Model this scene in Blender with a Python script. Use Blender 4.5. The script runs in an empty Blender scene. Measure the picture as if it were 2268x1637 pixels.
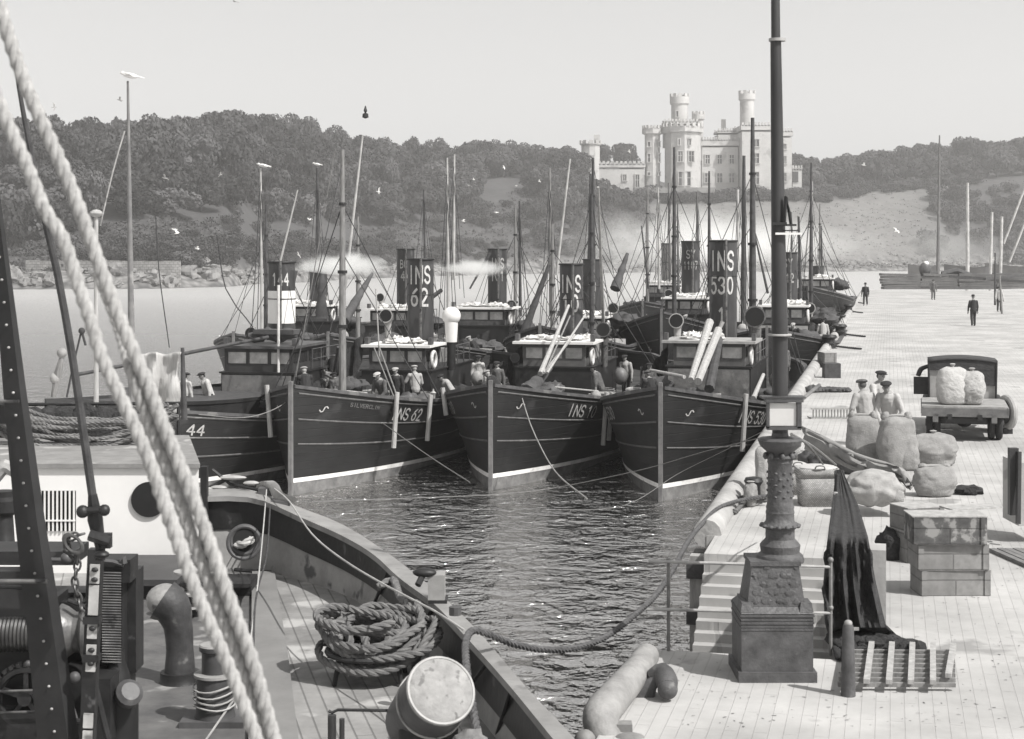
import bpy, bmesh, math, random
from mathutils import Vector, Matrix, noise
random.seed(7)
SC = bpy.context.scene
COL = SC.collection
R = math.radians
# ---------------------------------------------------------------- camera, sky, sun, exposure
F, U0, V0, CZ = 3600.0, 1133.5, 554.0, 7.3      # focal length and horizon measured from the photograph
cam = bpy.data.cameras.new('camera'); camo = bpy.data.objects.new('camera', cam); COL.objects.link(camo)
camo.location = (0, 0, CZ); camo.rotation_euler = (R(90), 0, 0)
cam.sensor_width = 36; cam.lens = 36*F/2267; cam.shift_y = -(818.5-V0)/2267
cam.clip_start = 0.5; cam.clip_end = 6000
cam.dof.use_dof = True; cam.dof.focus_distance = 50; cam.dof.aperture_fstop = 6.5
SC.camera = camo
SUN = Vector((.52, -.40, .76)).normalized()
w = bpy.data.worlds.new("World"); SC.world = w; w.use_nodes = True
nt = w.node_tree; bg = nt.nodes['Background']
sky = nt.nodes.new('ShaderNodeTexSky'); sky.sky_type = 'NISHITA'; sky.sun_disc = False
sky.sun_elevation = math.asin(SUN.z); sky.sun_rotation = math.atan2(SUN.x, SUN.y)
sky.air_density = 1.0; sky.dust_density = 2.0; sky.altitude = 0
bw = nt.nodes.new('ShaderNodeRGBToBW'); tint = nt.nodes.new('ShaderNodeMix'); tint.data_type = 'RGBA'; tint.blend_type = 'MULTIPLY'
tint.inputs[0].default_value = 1; tint.inputs[7].default_value = (1, .995, .985, 1)
nt.links.new(sky.outputs[0], bw.inputs[0]); hz0 = nt.nodes.new('ShaderNodeMath'); hz0.operation = 'MULTIPLY_ADD'; hz0.inputs[1].default_value = .6; hz0.inputs[2].default_value = 1.45   # hazy veil over the clear sky
nt.links.new(bw.outputs[0], hz0.inputs[0]); nt.links.new(hz0.outputs[0], tint.inputs[6]); nt.links.new(tint.outputs[2], bg.inputs[0])
bg.inputs[1].default_value = 0.15
sl = bpy.data.lights.new('sun', 'SUN'); sl.energy = 4.2; sl.angle = R(.5); sl.color = (1, .985, .96)
so = bpy.data.objects.new('sun', sl); COL.objects.link(so); so.rotation_euler = SUN.to_track_quat('Z', 'Y').to_euler()
SC.view_settings.view_transform = 'Standard'; SC.view_settings.look = 'None'
SC.view_settings.exposure = 0.38; SC.view_settings.gamma = 1
SC.cycles.volume_step_rate = 4; SC.cycles.max_bounces = 6; SC.cycles.volume_bounces = 2
# ---------------------------------------------------------------- helpers
QZ, DZ = 2.9, 2.8                                  # quay top, ship's deck
def P(u, v, Y): return Vector(((u-U0)/F*Y, Y, CZ-(v-V0)/F*Y))
def G(u, v, z=QZ): return P(u, v, (CZ-z)*F/(v-V0))
TH = math.atan(.2322); QD = Vector((math.sin(TH), math.cos(TH), 0)); QR = Vector((math.cos(TH), -math.sin(TH), 0))
def ST(s, t, z=0): return QD*s + QR*t + Vector((0, 0, z))
def rotz(a): return Matrix.Rotation(a, 4, 'Z')
def V3(*a): return Vector(a)

class MB:
    def __init__(s): s.v = []; s.f = []; s.m = []; s.mi = 0
    def add(s, vs, fs):
        b = len(s.v); s.v += [Vector(p) for p in vs]; s.f += [tuple(i+b for i in f) for f in fs]; s.m += [s.mi]*len(fs)
    def box(s, c, d, rot=None, taper=1.0):
        c = Vector(c); x, y, z = d[0]/2, d[1]/2, d[2]/2; q = []
        for k, t in ((-1, 1), (1, taper)):
            for a, b in ((-1, -1), (1, -1), (1, 1), (-1, 1)):
                p = Vector((a*x*t, b*y*t, k*z))
                if rot is not None: p = rot @ p
                q.append(c+p)
        s.add(q, [(3, 2, 1, 0), (4, 5, 6, 7), (0, 1, 5, 4), (1, 2, 6, 5), (2, 3, 7, 6), (3, 0, 4, 7)])
    def beam(s, a, b, wd, ht, up=(0, 0, 1)):
        a = Vector(a); b = Vector(b); d = b-a; L = d.length; y = d/L; x = y.cross(Vector(up))
        if x.length < 1e-4: x = y.cross(Vector((1, 0, 0)))
        x.normalize(); z = x.cross(y); M = Matrix((x, y, z)).transposed()
        s.box((a+b)/2, (wd, L, ht), M)
    def grid(s, rows, cu=False, cv=False):
        n = len(rows); m = len(rows[0]); fs = []
        for i in range(n if cv else n-1):
            for j in range(m if cu else m-1):
                a = i*m+j; b = i*m+(j+1) % m; c = ((i+1) % n)*m+(j+1) % m; d = ((i+1) % n)*m+j
                fs.append((a, b, c, d))
        s.add([p for r in rows for p in r], fs)
    def tube(s, pts, r, n=8, cap=True, up=None, flat=1.0):
        pts = [Vector(p) for p in pts]
        if not hasattr(r, '__len__'): r = [r]*len(pts)
        rows = []; prev = None
        for i, p in enumerate(pts):
            t = (pts[min(i+1, len(pts)-1)]-pts[max(i-1, 0)])
            if t.length < 1e-9: t = Vector((0, 0, 1))
            t.normalize()
            if prev is None:
                a = Vector(up) if up else (Vector((0, 0, 1)) if abs(t.z) < .9 else Vector((1, 0, 0)))
                x = t.cross(a).normalized()
            else:
                x = (prev - t*prev.dot(t))
                x = x.normalized() if x.length > 1e-6 else t.orthogonal().normalized()
            prev = x; y = t.cross(x)
            rows.append([p + (x*math.cos(2*math.pi*k/n)+y*flat*math.sin(2*math.pi*k/n))*r[i] for k in range(n)])
        b = len(s.v); s.grid(rows, cu=True)
        if cap:
            m = len(rows)
            s.f.append(tuple(b+k for k in range(n))[::-1]); s.m.append(s.mi)
            s.f.append(tuple(b+(m-1)*n+k for k in range(n))); s.m.append(s.mi)
    def lathe(s, prof, o=(0, 0, 0), axis=(0, 0, 1), n=20, cap=True):
        axis = Vector(axis).normalized(); o = Vector(o)
        s.tube_like([(o+axis*h, r) for r, h in prof], axis, n, cap)
    def tube_like(s, pr, axis, n, cap=True):
        x = axis.orthogonal().normalized(); y = axis.cross(x)
        rows = [[p+(x*math.cos(2*math.pi*k/n)+y*math.sin(2*math.pi*k/n))*r for k in range(n)] for p, r in pr]
        b = len(s.v); s.grid(rows, cu=True)
        if cap:
            m = len(rows); s.f.append(tuple(b+k for k in range(n))[::-1]); s.m.append(s.mi)
            s.f.append(tuple(b+(m-1)*n+k for k in range(n))); s.m.append(s.mi)
    def ball(s, c, r, n=12, m=8, rot=None, nz=0, sd=0, fr=2.0):
        c = Vector(c)
        if not hasattr(r, '__len__'): r = (r, r, r)
        rows = []
        for i in range(m+1):
            th = math.pi*(i/m); row = []
            for k in range(n):
                ph = 2*math.pi*k/n
                d = Vector((math.sin(th)*math.cos(ph), math.sin(th)*math.sin(ph), math.cos(th)))
                g = 1+nz*noise.noise(d*fr+Vector((sd, sd*.7, 0))) if nz else 1
                p = Vector((d.x*r[0]*g, d.y*r[1]*g, d.z*r[2]*g))
                if rot is not None: p = rot @ p
                row.append(c+p)
            rows.append(row)
        s.grid(rows, cu=True)
    def prism(s, poly, z0, z1):
        n = len(poly); b = [(p[0], p[1], z0) for p in poly]; t = [(p[0], p[1], z1) for p in poly]
        s.add(b+t, [tuple(range(n))[::-1], tuple(range(n, 2*n))]+[(i, (i+1) % n, n+(i+1) % n, n+i) for i in range(n)])
    def torus(s, c, R_, r, axis=(0, 0, 1), n=20, m=8, sq=1.0):
        axis = Vector(axis).normalized(); x = axis.orthogonal().normalized(); y = axis.cross(x); c = Vector(c)
        rows = []
        for i in range(n):
            a = 2*math.pi*i/n; d = x*math.cos(a)+y*math.sin(a)*sq
            rows.append([c+d*R_+(d*math.cos(2*math.pi*k/m)+axis*math.sin(2*math.pi*k/m))*r for k in range(m)])
        s.grid(rows, cu=True, cv=True)
    def rope(s, path, r, lay=None, n=6, seg=None, strands=3):
        lay = lay or r*7; pts = smooth(path, seg or lay/9)
        T = []; d = 0; prev = None; fr = []
        for i, p in enumerate(pts):
            t = (pts[min(i+1, len(pts)-1)]-pts[max(i-1, 0)]).normalized()
            if prev is None: x = t.orthogonal().normalized()
            else:
                x = prev-t*prev.dot(t); x = x.normalized() if x.length > 1e-6 else t.orthogonal().normalized()
            prev = x; fr.append((p, x, t.cross(x), d))
            if i < len(pts)-1: d += (pts[i+1]-p).length
        for k in range(strands):
            q = [p+(x*math.cos(d/lay*2*math.pi+k*2*math.pi/strands)+y*math.sin(d/lay*2*math.pi+k*2*math.pi/strands))*r*.5 for p, x, y, d in fr]
            s.tube(q, r*.56, n)
    def obj(s, name, mat, parent=None, angle=35, loc=None, flip=False):
        me = bpy.data.meshes.new(name); me.from_pydata([tuple(p) for p in s.v], [], s.f)
        for mm in (mat if isinstance(mat, (list, tuple)) else [mat]): me.materials.append(mm)
        if any(s.m): me.polygons.foreach_set('material_index', s.m)
        bm = bmesh.new(); bm.from_mesh(me); bmesh.ops.recalc_face_normals(bm, faces=bm.faces); bm.to_mesh(me); bm.free()
        if angle:
            me.polygons.foreach_set('use_smooth', [True]*len(me.polygons)); me.set_sharp_from_angle(angle=R(angle))
        o = bpy.data.objects.new(name, me); COL.objects.link(o)
        if parent is not None: o.parent = parent
        if loc is not None: o.location = loc
        return o

def smooth(path, step):
    pts = [Vector(p) for p in path]
    if len(pts) < 3:
        a, b = pts; n = max(2, int((b-a).length/step)); return [a.lerp(b, i/n) for i in range(n+1)]
    P_ = [pts[0]*2-pts[1]]+pts+[pts[-1]*2-pts[-2]]; out = []
    for i in range(1, len(P_)-2):
        a, b, c, d = P_[i-1:i+3]; n = max(2, int((c-b).length/step))
        for k in range(n):
            t = k/n; t2 = t*t; t3 = t2*t
            out.append(.5*((2*b)+(c-a)*t+(2*a-5*b+4*c-d)*t2+(3*b-a-3*c+d)*t3))
    out.append(pts[-1]); return out
def stube(m, pts, rs, step=.08, n=10, cap=True, nz=0, sd=0):
    P_ = smooth(pts, step); C_ = [0]
    for a, b in zip(pts, pts[1:]): C_.append(C_[-1]+(Vector(b)-Vector(a)).length)
    L = [0]
    for a, b in zip(P_, P_[1:]): L.append(L[-1]+(b-a).length)
    q = []
    for x in L:
        x = x/L[-1]*C_[-1]; i = 0
        while i < len(C_)-2 and x > C_[i+1]: i += 1
        f = (x-C_[i])/max(1e-6, C_[i+1]-C_[i]); q.append((rs[i]+(rs[i+1]-rs[i])*f)*(1+nz*noise.noise(Vector((x*4, sd, 0)))))
    m.tube(P_, q, n, cap)
def sag(a, b, k, n=12):
    a = Vector(a); b = Vector(b)
    return [a.lerp(b, i/n)-Vector((0, 0, 4*k*(i/n)*(1-i/n))) for i in range(n+1)]

def tag(o, label, cat, group=None, kind=None):
    if label: o['label'] = label
    if cat: o['category'] = cat
    if group: o['group'] = group
    if kind: o['kind'] = kind
    return o
def thing(name, label, cat, loc=(0, 0, 0), rz=0, group=None):
    o = bpy.data.objects.new(name, None); COL.objects.link(o); o.location = loc; o.rotation_euler = (0, 0, rz)
    o.empty_display_size = .3
    return tag(o, label, cat, group)
def KIDS(o): return [c for c in bpy.data.objects if c.parent == o]
def copy_tree(o, parent=None, kids=None):
    c = o.copy(); COL.objects.link(c)
    if parent is not None: c.parent = parent
    for ch in (kids[o.name] if kids and o.name in kids else KIDS(o)): copy_tree(ch, c)
    return c
def struct(name, mb, m, angle=35):
    o = mb.obj(name, m, None, angle); o['kind'] = 'structure'; return o

# ---------------------------------------------------------------- materials
MATS = {}
def M(name, v, r=.7, a=.25, sc=3.0, bump=.0, bs=None, metal=0, spots=None, stretch=(1, 1, 1), tintc=(1, 1, 1), sp=.4):
    if name in MATS: return MATS[name]
    m = bpy.data.materials.new(name); m.use_nodes = True; n = m.node_tree.nodes; l = m.node_tree.links
    b = n['Principled BSDF']; tc = n.new('ShaderNodeTexCoord'); mp = n.new('ShaderNodeMapping'); mp.inputs['Scale'].default_value = stretch
    l.new(tc.outputs['Object'], mp.inputs[0])
    nz = n.new('ShaderNodeTexNoise'); nz.inputs['Scale'].default_value = sc; nz.inputs['Detail'].default_value = 6; nz.inputs['Roughness'].default_value = .65
    l.new(mp.outputs[0], nz.inputs[0]); cr = n.new('ShaderNodeValToRGB'); l.new(nz.outputs[0], cr.inputs[0])
    def c(x): return (x*tintc[0]*1.0, x*tintc[1]*.985, x*tintc[2]*(1.0 if x < .12 else .965), 1)
    cr.color_ramp.elements[0].position = .3; cr.color_ramp.elements[0].color = c(v*(1-a))
    cr.color_ramp.elements[1].position = .72; cr.color_ramp.elements[1].color = c(min(.9, v*(1+a)))
    out = cr.outputs[0]
    if spots:   # (scale, threshold, value): stains and wear
        n2 = n.new('ShaderNodeTexNoise'); n2.inputs['Scale'].default_value = spots[0]; n2.inputs['Detail'].default_value = 5
        l.new(mp.outputs[0], n2.inputs[0]); c2 = n.new('ShaderNodeValToRGB'); l.new(n2.outputs[0], c2.inputs[0])
        c2.color_ramp.elements[0].position = spots[1]; c2.color_ramp.elements[0].color = (0, 0, 0, 1)
        c2.color_ramp.elements[1].position = spots[1]+.06; c2.color_ramp.elements[1].color = (1, 1, 1, 1)
        mx = n.new('ShaderNodeMix'); mx.data_type = 'RGBA'; l.new(c2.outputs[0], mx.inputs[0]); l.new(out, mx.inputs[6]); mx.inputs[7].default_value = c(spots[2])
        out = mx.outputs[2]
    l.new(out, b.inputs['Base Color']); b.inputs['Roughness'].default_value = r; b.inputs['Metallic'].default_value = metal
    b.inputs['Specular IOR Level'].default_value = sp
    if bump:
        n3 = n.new('ShaderNodeTexNoise'); n3.inputs['Scale'].default_value = bs or sc*4; n3.inputs['Detail'].default_value = 6; l.new(mp.outputs[0], n3.inputs[0])
        bp = n.new('ShaderNodeBump'); bp.inputs['Strength'].default_value = 1; bp.inputs['Distance'].default_value = bump
        l.new(n3.outputs[0], bp.inputs['Height']); l.new(bp.outputs[0], b.inputs['Normal'])
    MATS[name] = m; return m
def lined(name, v, line, ang, pitch, across=0, dark=.55, a=.15, sc=2.0, r=.75, thick=.06, spots=None, bump=.004, axis='XY', stretch=(1, 1, 1)):
    """surface of boards or setts: lines every `pitch` along angle `ang`, joints every `across`"""
    m = M(name, v, r, a, sc, 0, spots=spots, stretch=stretch); n = m.node_tree.nodes; l = m.node_tree.links; b = n['Principled BSDF']
    tc = n.new('ShaderNodeTexCoord'); mp = n.new('ShaderNodeMapping')
    if axis == 'XY': mp.inputs['Rotation'].default_value = (0, 0, ang)
    if axis == 'XZ': mp.inputs['Rotation'].default_value = (R(90), 0, 0)
    if axis == 'YZ': mp.inputs['Rotation'].default_value = Matrix(((0, 1, 0), (0, 0, 1), (1, 0, 0))).to_euler()
    l.new(tc.outputs['Object'], mp.inputs[0])
    br = n.new('ShaderNodeTexBrick'); l.new(mp.outputs[0], br.inputs[0])
    br.inputs['Color1'].default_value = (1, 1, 1, 1); br.inputs['Color2'].default_value = (.8, .8, .8, 1); br.inputs['Mortar'].default_value = (dark, dark, dark, 1)
    br.inputs['Scale'].default_value = 1; br.inputs['Row Height'].default_value = pitch; br.inputs['Brick Width'].default_value = across or 400
    br.inputs['Mortar Size'].default_value = pitch*thick; br.inputs['Mortar Smooth'].default_value = .3; br.inputs['Bias'].default_value = .1
    src = b.inputs['Base Color'].links[0].from_socket
    mx = n.new('ShaderNodeMix'); mx.data_type = 'RGBA'; mx.blend_type = 'MULTIPLY'; mx.inputs[0].default_value = line
    l.new(src, mx.inputs[6]); l.new(br.outputs[0], mx.inputs[7]); l.new(mx.outputs[2], b.inputs['Base Color'])
    bp = n.new('ShaderNodeBump'); bp.inputs['Distance'].default_value = bump; inv = n.new('ShaderNodeMath'); inv.operation = 'SUBTRACT'; inv.inputs[0].default_value = 1
    l.new(br.outputs['Fac'], inv.inputs[1]); l.new(inv.outputs[0], bp.inputs['Height']); l.new(bp.outputs[0], b.inputs['Normal'])
    return m
black = M('black_paint', .016, .55, .45, 2.5, .004, 8, spots=(1.3, .62, .05))
hullm = lined('hull_planking', .012, .45, 0, .24, 0, .6, .6, 1.3, .6, .05, spots=(1.1, .57, .03), bump=.012, axis='YZ', stretch=(1, .35, 1))
hull2 = M('hull_rusty', .03, .6, .5, 1.2, .006, 5, spots=(.9, .58, .06))
iron = M('dark_iron', .02, .5, .5, 5, .003, 30, spots=(4, .66, .09))
steel = M('worn_steel', .16, .38, .5, 7, .002, 30, metal=.5, spots=(5, .6, .04))
cast = M('cast_iron_paint', .085, .55, .35, 5, .012, 22, spots=(3, .66, .17))
castp = M('cast_iron_plain', .08, .6, .4, 5, .006, 26, spots=(6, .64, .16))
white = M('white_paint', .72, .5, .07, 2, spots=(2.2, .68, .6))
canvas = M('pale_canvas', .50, .85, .2, 2.5, .03, 6)
gcanvas = M('grey_canvas', .30, .9, .3, 3, .02, 7)
dcanvas = M('dark_canvas', .07, .9, .4, 2, .02, 6)
grey = M('grey_paint', .15, .5, .3, 3, .003, 20, spots=(2, .6, .09))
lgrey = M('light_grey_paint', .34, .55, .3, 3, .003, 18, spots=(2.5, .62, .2))
mgrey = M('mid_grey_paint', .075, .5, .4, 3, .003, 18, spots=(2.5, .62, .12))
wood = M('weathered_wood', .20, .8, .4, 5, .004, 30, stretch=(3, 3, .5))
pwood = M('pale_wood', .36, .75, .3, 4, .004, 25, stretch=(3, 3, .5))
dwood = M('dark_wood', .06, .75, .45, 5, .004, 30)
sacking = M('sacking', .25, .95, .25, 5, .012, 45, spots=(3.5, .64, .17))
sackp = M('pale_sacking', .33, .95, .2, 5, .012, 45, spots=(3, .66, .22))
ropem = M('manila_rope', .40, .9, .25, 12, .004, 60)
ropef = M('foreground_rope', .33, .9, .3, 40, .001, 300)
roped = M('weathered_hawser', .17, .9, .4, 8, .004, 60)
ropek = M('tarred_rope', .05, .9, .4, 8, .004, 60)
ropel = M('thin_line', .17, .9, .25, 8)
net = M('tarred_net', .032, .95, .5, 6, .03, 26)
glass = M('window_glass', .5, .3, .5, 1.5, sp=.6)  # pale base colour stands in for the sky reflected in the panes
darkg = M('dark_glass', .03, .1, .4, 1.5)
letter = M('white_lettering', .55, .6, .3, 9)
letterw = M('worn_lettering', .36, .6, .45, 12)
skin = M('skin', .26, .6, .1, 10); hair = M('dark_hair', .03, .8, .3, 30)
# ---------------------------------------------------------------- water
def water_mat():
    m = bpy.data.materials.new('harbour_water'); m.use_nodes = True; n = m.node_tree.nodes; l = m.node_tree.links
    b = n['Principled BSDF']; b.inputs['Base Color'].default_value = (.06, .059, .058, 1); b.inputs['Roughness'].default_value = .1
    b.inputs['IOR'].default_value = 2.15
    tc = n.new('ShaderNodeTexCoord'); last = None
    for sc, st, d, rot in ((.8, (1, 1.1, 1), .5, .3), (2.3, (1.1, .9, 1), .25, -.3), (5.5, (1.1, .9, 1), .055, .5)):
        mp = n.new('ShaderNodeMapping'); mp.inputs['Scale'].default_value = st; mp.inputs['Rotation'].default_value = (0, 0, rot)
        l.new(tc.outputs['Object'], mp.inputs[0])
        nz = n.new('ShaderNodeTexNoise'); nz.inputs['Scale'].default_value = sc; nz.inputs['Detail'].default_value = 3; nz.inputs['Distortion'].default_value = .6
        l.new(mp.outputs[0], nz.inputs[0]); bp = n.new('ShaderNodeBump'); bp.inputs['Distance'].default_value = d; bp.inputs['Strength'].default_value = 1
        l.new(nz.outputs[0], bp.inputs['Height'])
        if last: l.new(last.outputs[0], bp.inputs['Normal'])
        last = bp
    l.new(last.outputs[0], b.inputs['Normal'])
    gl = n.new('ShaderNodeBsdfGlossy'); gl.inputs['Roughness'].default_value = .16; gl.inputs['Color'].default_value = (.9, .89, .88, 1); l.new(last.outputs[0], gl.inputs['Normal'])
    sx = n.new('ShaderNodeSeparateXYZ'); l.new(tc.outputs['Object'], sx.inputs[0]); rr = n.new('ShaderNodeMapRange'); rr.inputs[1].default_value = 50; rr.inputs[2].default_value = 260; rr.inputs[3].default_value = .10; rr.inputs[4].default_value = .5; l.new(sx.outputs[1], rr.inputs[0]); l.new(rr.outputs[0], gl.inputs['Roughness'])
    fr = n.new('ShaderNodeFresnel'); fr.inputs[0].default_value = 1.33; l.new(last.outputs[0], fr.inputs['Normal'])
    mr = n.new('ShaderNodeMapRange'); mr.inputs[3].default_value = .78; mr.inputs[4].default_value = 1.0; l.new(fr.outputs[0], mr.inputs[0])
    mx = n.new('ShaderNodeMixShader'); l.new(mr.outputs[0], mx.inputs[0]); l.new(b.outputs[0], mx.inputs[1]); l.new(gl.outputs[0], mx.inputs[2]); l.new(mx.outputs[0], n['Material Output'].inputs[0]); return m
mb = MB(); mb.add([(-700, -60, 0), (900, -60, 0), (900, 2500, 0), (-700, 2500, 0)], [(0, 1, 2, 3)])
struct('water', mb, water_mat(), 0)
# ---------------------------------------------------------------- far shore
TAB = [  # u, v of shoreline, depth of tree line / v there, v of ridge ground
    (-400, 642, 300, 40, 560, 350), (0, 641, 302, 40, 556, 350), (300, 640, 305, 55, 476, 345), (480, 636, 315, 60, 470, 332),
    (600, 628, 340, 65, 492, 334), (850, 616, 400, 70, 500, 372), (1000, 611, 440, 75, 478, 378), (1100, 608, 470, 80, 440, 372),
    (1250, 606, 490, 80, 430, 376), (1380, 604, 520, 70, 445, 380), (1480, 603, 535, 62, 446, 410), (1800, 602, 540, 62, 442, 402),
    (2000, 601, 545, 66, 420, 380), (2267, 600, 555, 70, 400, 360), (2700, 600, 560, 70, 400, 355), (3300, 600, 560, 70, 400, 355)]
def shore(u):
    for a, b in zip(TAB, TAB[1:]):
        if a[0] <= u <= b[0] or b is TAB[-1]:
            t = min(1, max(0, (u-a[0])/(b[0]-a[0]))); t = t*t*(3-2*t)
            return [x+(y-x)*t for x, y in zip(a[1:], b[1:])]
    return list(TAB[0][1:])
def zone(u):
    v, _, dt, vt, vr = shore(max(-400, u)); Ys = CZ*F/(v-V0); Yt = Ys+dt; zt = CZ-(vt-V0)/F*Yt
    Yr = Yt+130; zr = CZ-(vr-V0)/F*Yr
    return Ys, Yt, max(2.5, zt), Yr, max(zr, zt+.5)
def gz(u, Y):
    Ys, Yt, zt, Yr, zr = zone(u); d = Y-Ys
    if d < 0: z = d*.12
    elif d < 9: z = .2+2.6*(d/9)**.7
    elif Y < Yt: t = (Y-Ys-9)/(Yt-Ys-9); z = 2.8+(zt-2.8)*(t**.85)
    elif Y < Yr: t = (Y-Yt)/(Yr-Yt); z = zt+(zr-zt)*(1-(1-t)**1.6)
    else: z = zr+1.5-(Y-Yr)*.01
    X = (u-U0)/F*Y
    z += (1.1 if d > 9 else .9)*noise.noise(Vector((X*.05, Y*.05, 0)))*min(1, max(0, d)/8) + .5*noise.noise(Vector((X*.22, Y*.22, 3)))*min(1, max(0, d)/5)
    return z
def terrain_mat():
    m = M('hillside_grass', .058, .95, .35, .06, .25, .5, spots=(.05, .56, .06)); n = m.node_tree.nodes; l = m.node_tree.links; b = n['Principled BSDF']
    src = b.inputs['Base Color'].links[0].from_socket
    at = n.new('ShaderNodeAttribute'); at.attribute_name = 'field'; at.attribute_type = 'GEOMETRY'
    nz = n.new('ShaderNodeTexNoise'); nz.inputs['Scale'].default_value = .16; nz.inputs['Detail'].default_value = 12; nz.inputs['Roughness'].default_value = .75
    tc = n.new('ShaderNodeTexCoord'); l.new(tc.outputs['Object'], nz.inputs[0])
    cr = n.new('ShaderNodeValToRGB'); l.new(nz.outputs[0], cr.inputs[0]); cr.color_ramp.elements[0].position = .35; cr.color_ramp.elements[0].color = (.125, .123, .12, 1)
    cr.color_ramp.elements[1].position = .7; cr.color_ramp.elements[1].color = (.185, .182, .178, 1)
    mx = n.new('ShaderNodeMix'); mx.data_type = 'RGBA'; l.new(at.outputs['Fac'], mx.inputs[0]); l.new(src, mx.inputs[6]); l.new(cr.outputs[0], mx.inputs[7])
    # rock at the shore
    at2 = n.new('ShaderNodeAttribute'); at2.attribute_name = 'rock'; vo = n.new('ShaderNodeTexVoronoi'); vo.inputs['Scale'].default_value = .55; l.new(tc.outputs['Object'], vo.inputs[0])
    c2 = n.new('ShaderNodeValToRGB'); l.new(vo.outputs['Distance'], c2.inputs[0]); c2.color_ramp.elements[0].color = (.26, .255, .25, 1); c2.color_ramp.elements[1].color = (.07, .07, .07, 1); c2.color_ramp.elements[1].position = .8
    m2 = n.new('ShaderNodeMix'); m2.data_type = 'RGBA'; l.new(at2.outputs['Fac'], m2.inputs[0]); l.new(mx.outputs[2], m2.inputs[6]); l.new(c2.outputs[0], m2.inputs[7])
    l.new(m2.outputs[2], b.inputs['Base Color']); return m
us = list(range(-400, 3301, 22)); ds = [-12, -4, 0, 1.5, 3, 5, 7, 9, 12, 16, 21, 27, 34, 42, 50, 58, 66, 75, 85, 100, 120, 145, 170, 200, 240, 300, 420, 800]
rows = []; fld = []; rk = []
for d in ds:
    row = []
    for u in us:
        Ys, Yt, zt, Yr, zr = zone(u); Y = Ys+d; row.append(Vector(((u-U0)/F*Y, Y, gz(u, Y))))
        fld.append(max(0, min(1, (u-1395)/90))*(1 if d > 6 and Y < Yt+2 else 0)*max(0, min(1, (2160-u)/180)))
        rk.append(1 if d < 9 else max(0, 1-(d-9)/5))
    rows.append(row)
mb = MB(); mb.grid(rows); o = struct('hillside', mb, terrain_mat(), 80)
for nm, dat in (('field', fld), ('rock', rk)):
    a = o.data.attributes.new(nm, 'FLOAT', 'POINT'); a.data.foreach_set('value', dat)
def spot(u, Y): return Vector(((u-U0)/F*Y, Y, gz(u, Y)))
scr = MB(); rnd = random.Random(8)
for i in range(5200):
    u = rnd.uniform(-20, 1440); Ys, Yt = zone(u)[:2]; Y = Ys+9+(Yt+14-Ys-9)*rnd.random(); p = spot(u, Y)
    if noise.noise(p*.045) < -.12: continue
    s_ = rnd.uniform(.35, 1.0)
    for k in range(7):
        q = p+Vector((rnd.gauss(0, .8)*s_, rnd.gauss(0, .8)*s_, rnd.uniform(0, .9)*s_)); x = Vector((rnd.uniform(-1, 1), rnd.uniform(-1, 1), rnd.uniform(-.4, .4))).normalized()*.33*s_; y = Vector((rnd.uniform(-1, 1), rnd.uniform(-1, 1), rnd.uniform(.2, 1))).normalized()*.3*s_
        scr.add([q-x-y, q+x-y, q+x*.7+y, q-x*.8+y], [(0, 1, 2, 3)])
tag(scr.obj('scrub', M('scrub_leaf', .062, .9, .5, .2), None, 0), None, None, kind='stuff')
scr = MB()
for i in range(3000):
    u = rnd.uniform(1400, 2400); Ys, Yt = zone(u)[:2]; Y = Ys+2+(Yt-Ys)*rnd.random()**1.7; p = spot(u, Y); s_ = rnd.uniform(.2, .7)*(1.5 if Y < Ys+10 else 1)
    for k in range(4):
        q = p+Vector((rnd.gauss(0, .9)*s_, rnd.gauss(0, .9)*s_, rnd.uniform(0, .6)*s_)); x = Vector((rnd.uniform(-1, 1), rnd.uniform(-1, 1), 0)).normalized()*.4*s_; y = Vector((0, rnd.uniform(-1, 1), rnd.uniform(.2, 1))).normalized()*.25*s_
        scr.add([q-x-y, q+x-y, q+x*.7+y, q-x*.8+y], [(0, 1, 2, 3)])
tag(scr.obj('rough_grass', M('dry_grass', .13, .9, .45, .2), None, 0), None, None, kind='stuff')
# pale rocks and retaining wall along the left shore
rockm = M('shore_rock', .19, .9, .5, .8, .1, 2, spots=(.7, .6, .07))
def rock_mesh(sd):
    m = MB(); m.ball((0, 0, 0), (1, .8, .62), 12, 8, nz=.9, sd=sd, fr=1.9); return m
rk_o = [rock_mesh(i*3.3).obj('shore_rock', rockm, None, 20) for i in range(5)]
k = 0
for i in range(120):
    u = random.uniform(-40, 1100)**1.0; Ys = zone(u)[0]; d = random.uniform(0.5, 12 if u < 700 else 6); s_ = random.uniform(.5, 1.9)*(1 if u < 620 else .7)
    src = rk_o[i % 5]; o = src if i < 5 else src.copy()
    if i >= 5: COL.objects.link(o)
    p = spot(u, Ys+d); o.location = p+Vector((0, 0, .2*s_)); o.scale = (s_*1.3, s_, s_*random.uniform(.8, 1.4)); o.rotation_euler = (random.uniform(-.4, .4), random.uniform(-.4, .4), random.uniform(0, 6))
    tag(o, 'pale weathered rock on the foreshore below the wood', 'rock', 'rocks along the far shore')
mb = MB(); wallp = [G(30+i*14, 640, 0.0) for i in range(26)]
for i, p in enumerate(wallp[:-1]):
    q = wallp[i+1]; hgt = 5.2+.5*noise.noise(p*.2)
    mb.beam(p+Vector((0, 8, hgt/2)), q+Vector((0, 8, hgt/2)), 1.0, hgt)
tag(mb.obj('sea_wall', lined('rubble_wall', .26, .9, 0, .5, .8, .45, .3, .8, .9, .1, axis='XZ', bump=.05), None), 'pale rubble sea wall along the far shore below the wood', 'wall')
mb = MB(); mb.tube([spot(60, 320)+Vector((0, 0, 1)), spot(330, 325)+Vector((0, 0, 1))], .1, 5)
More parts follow.
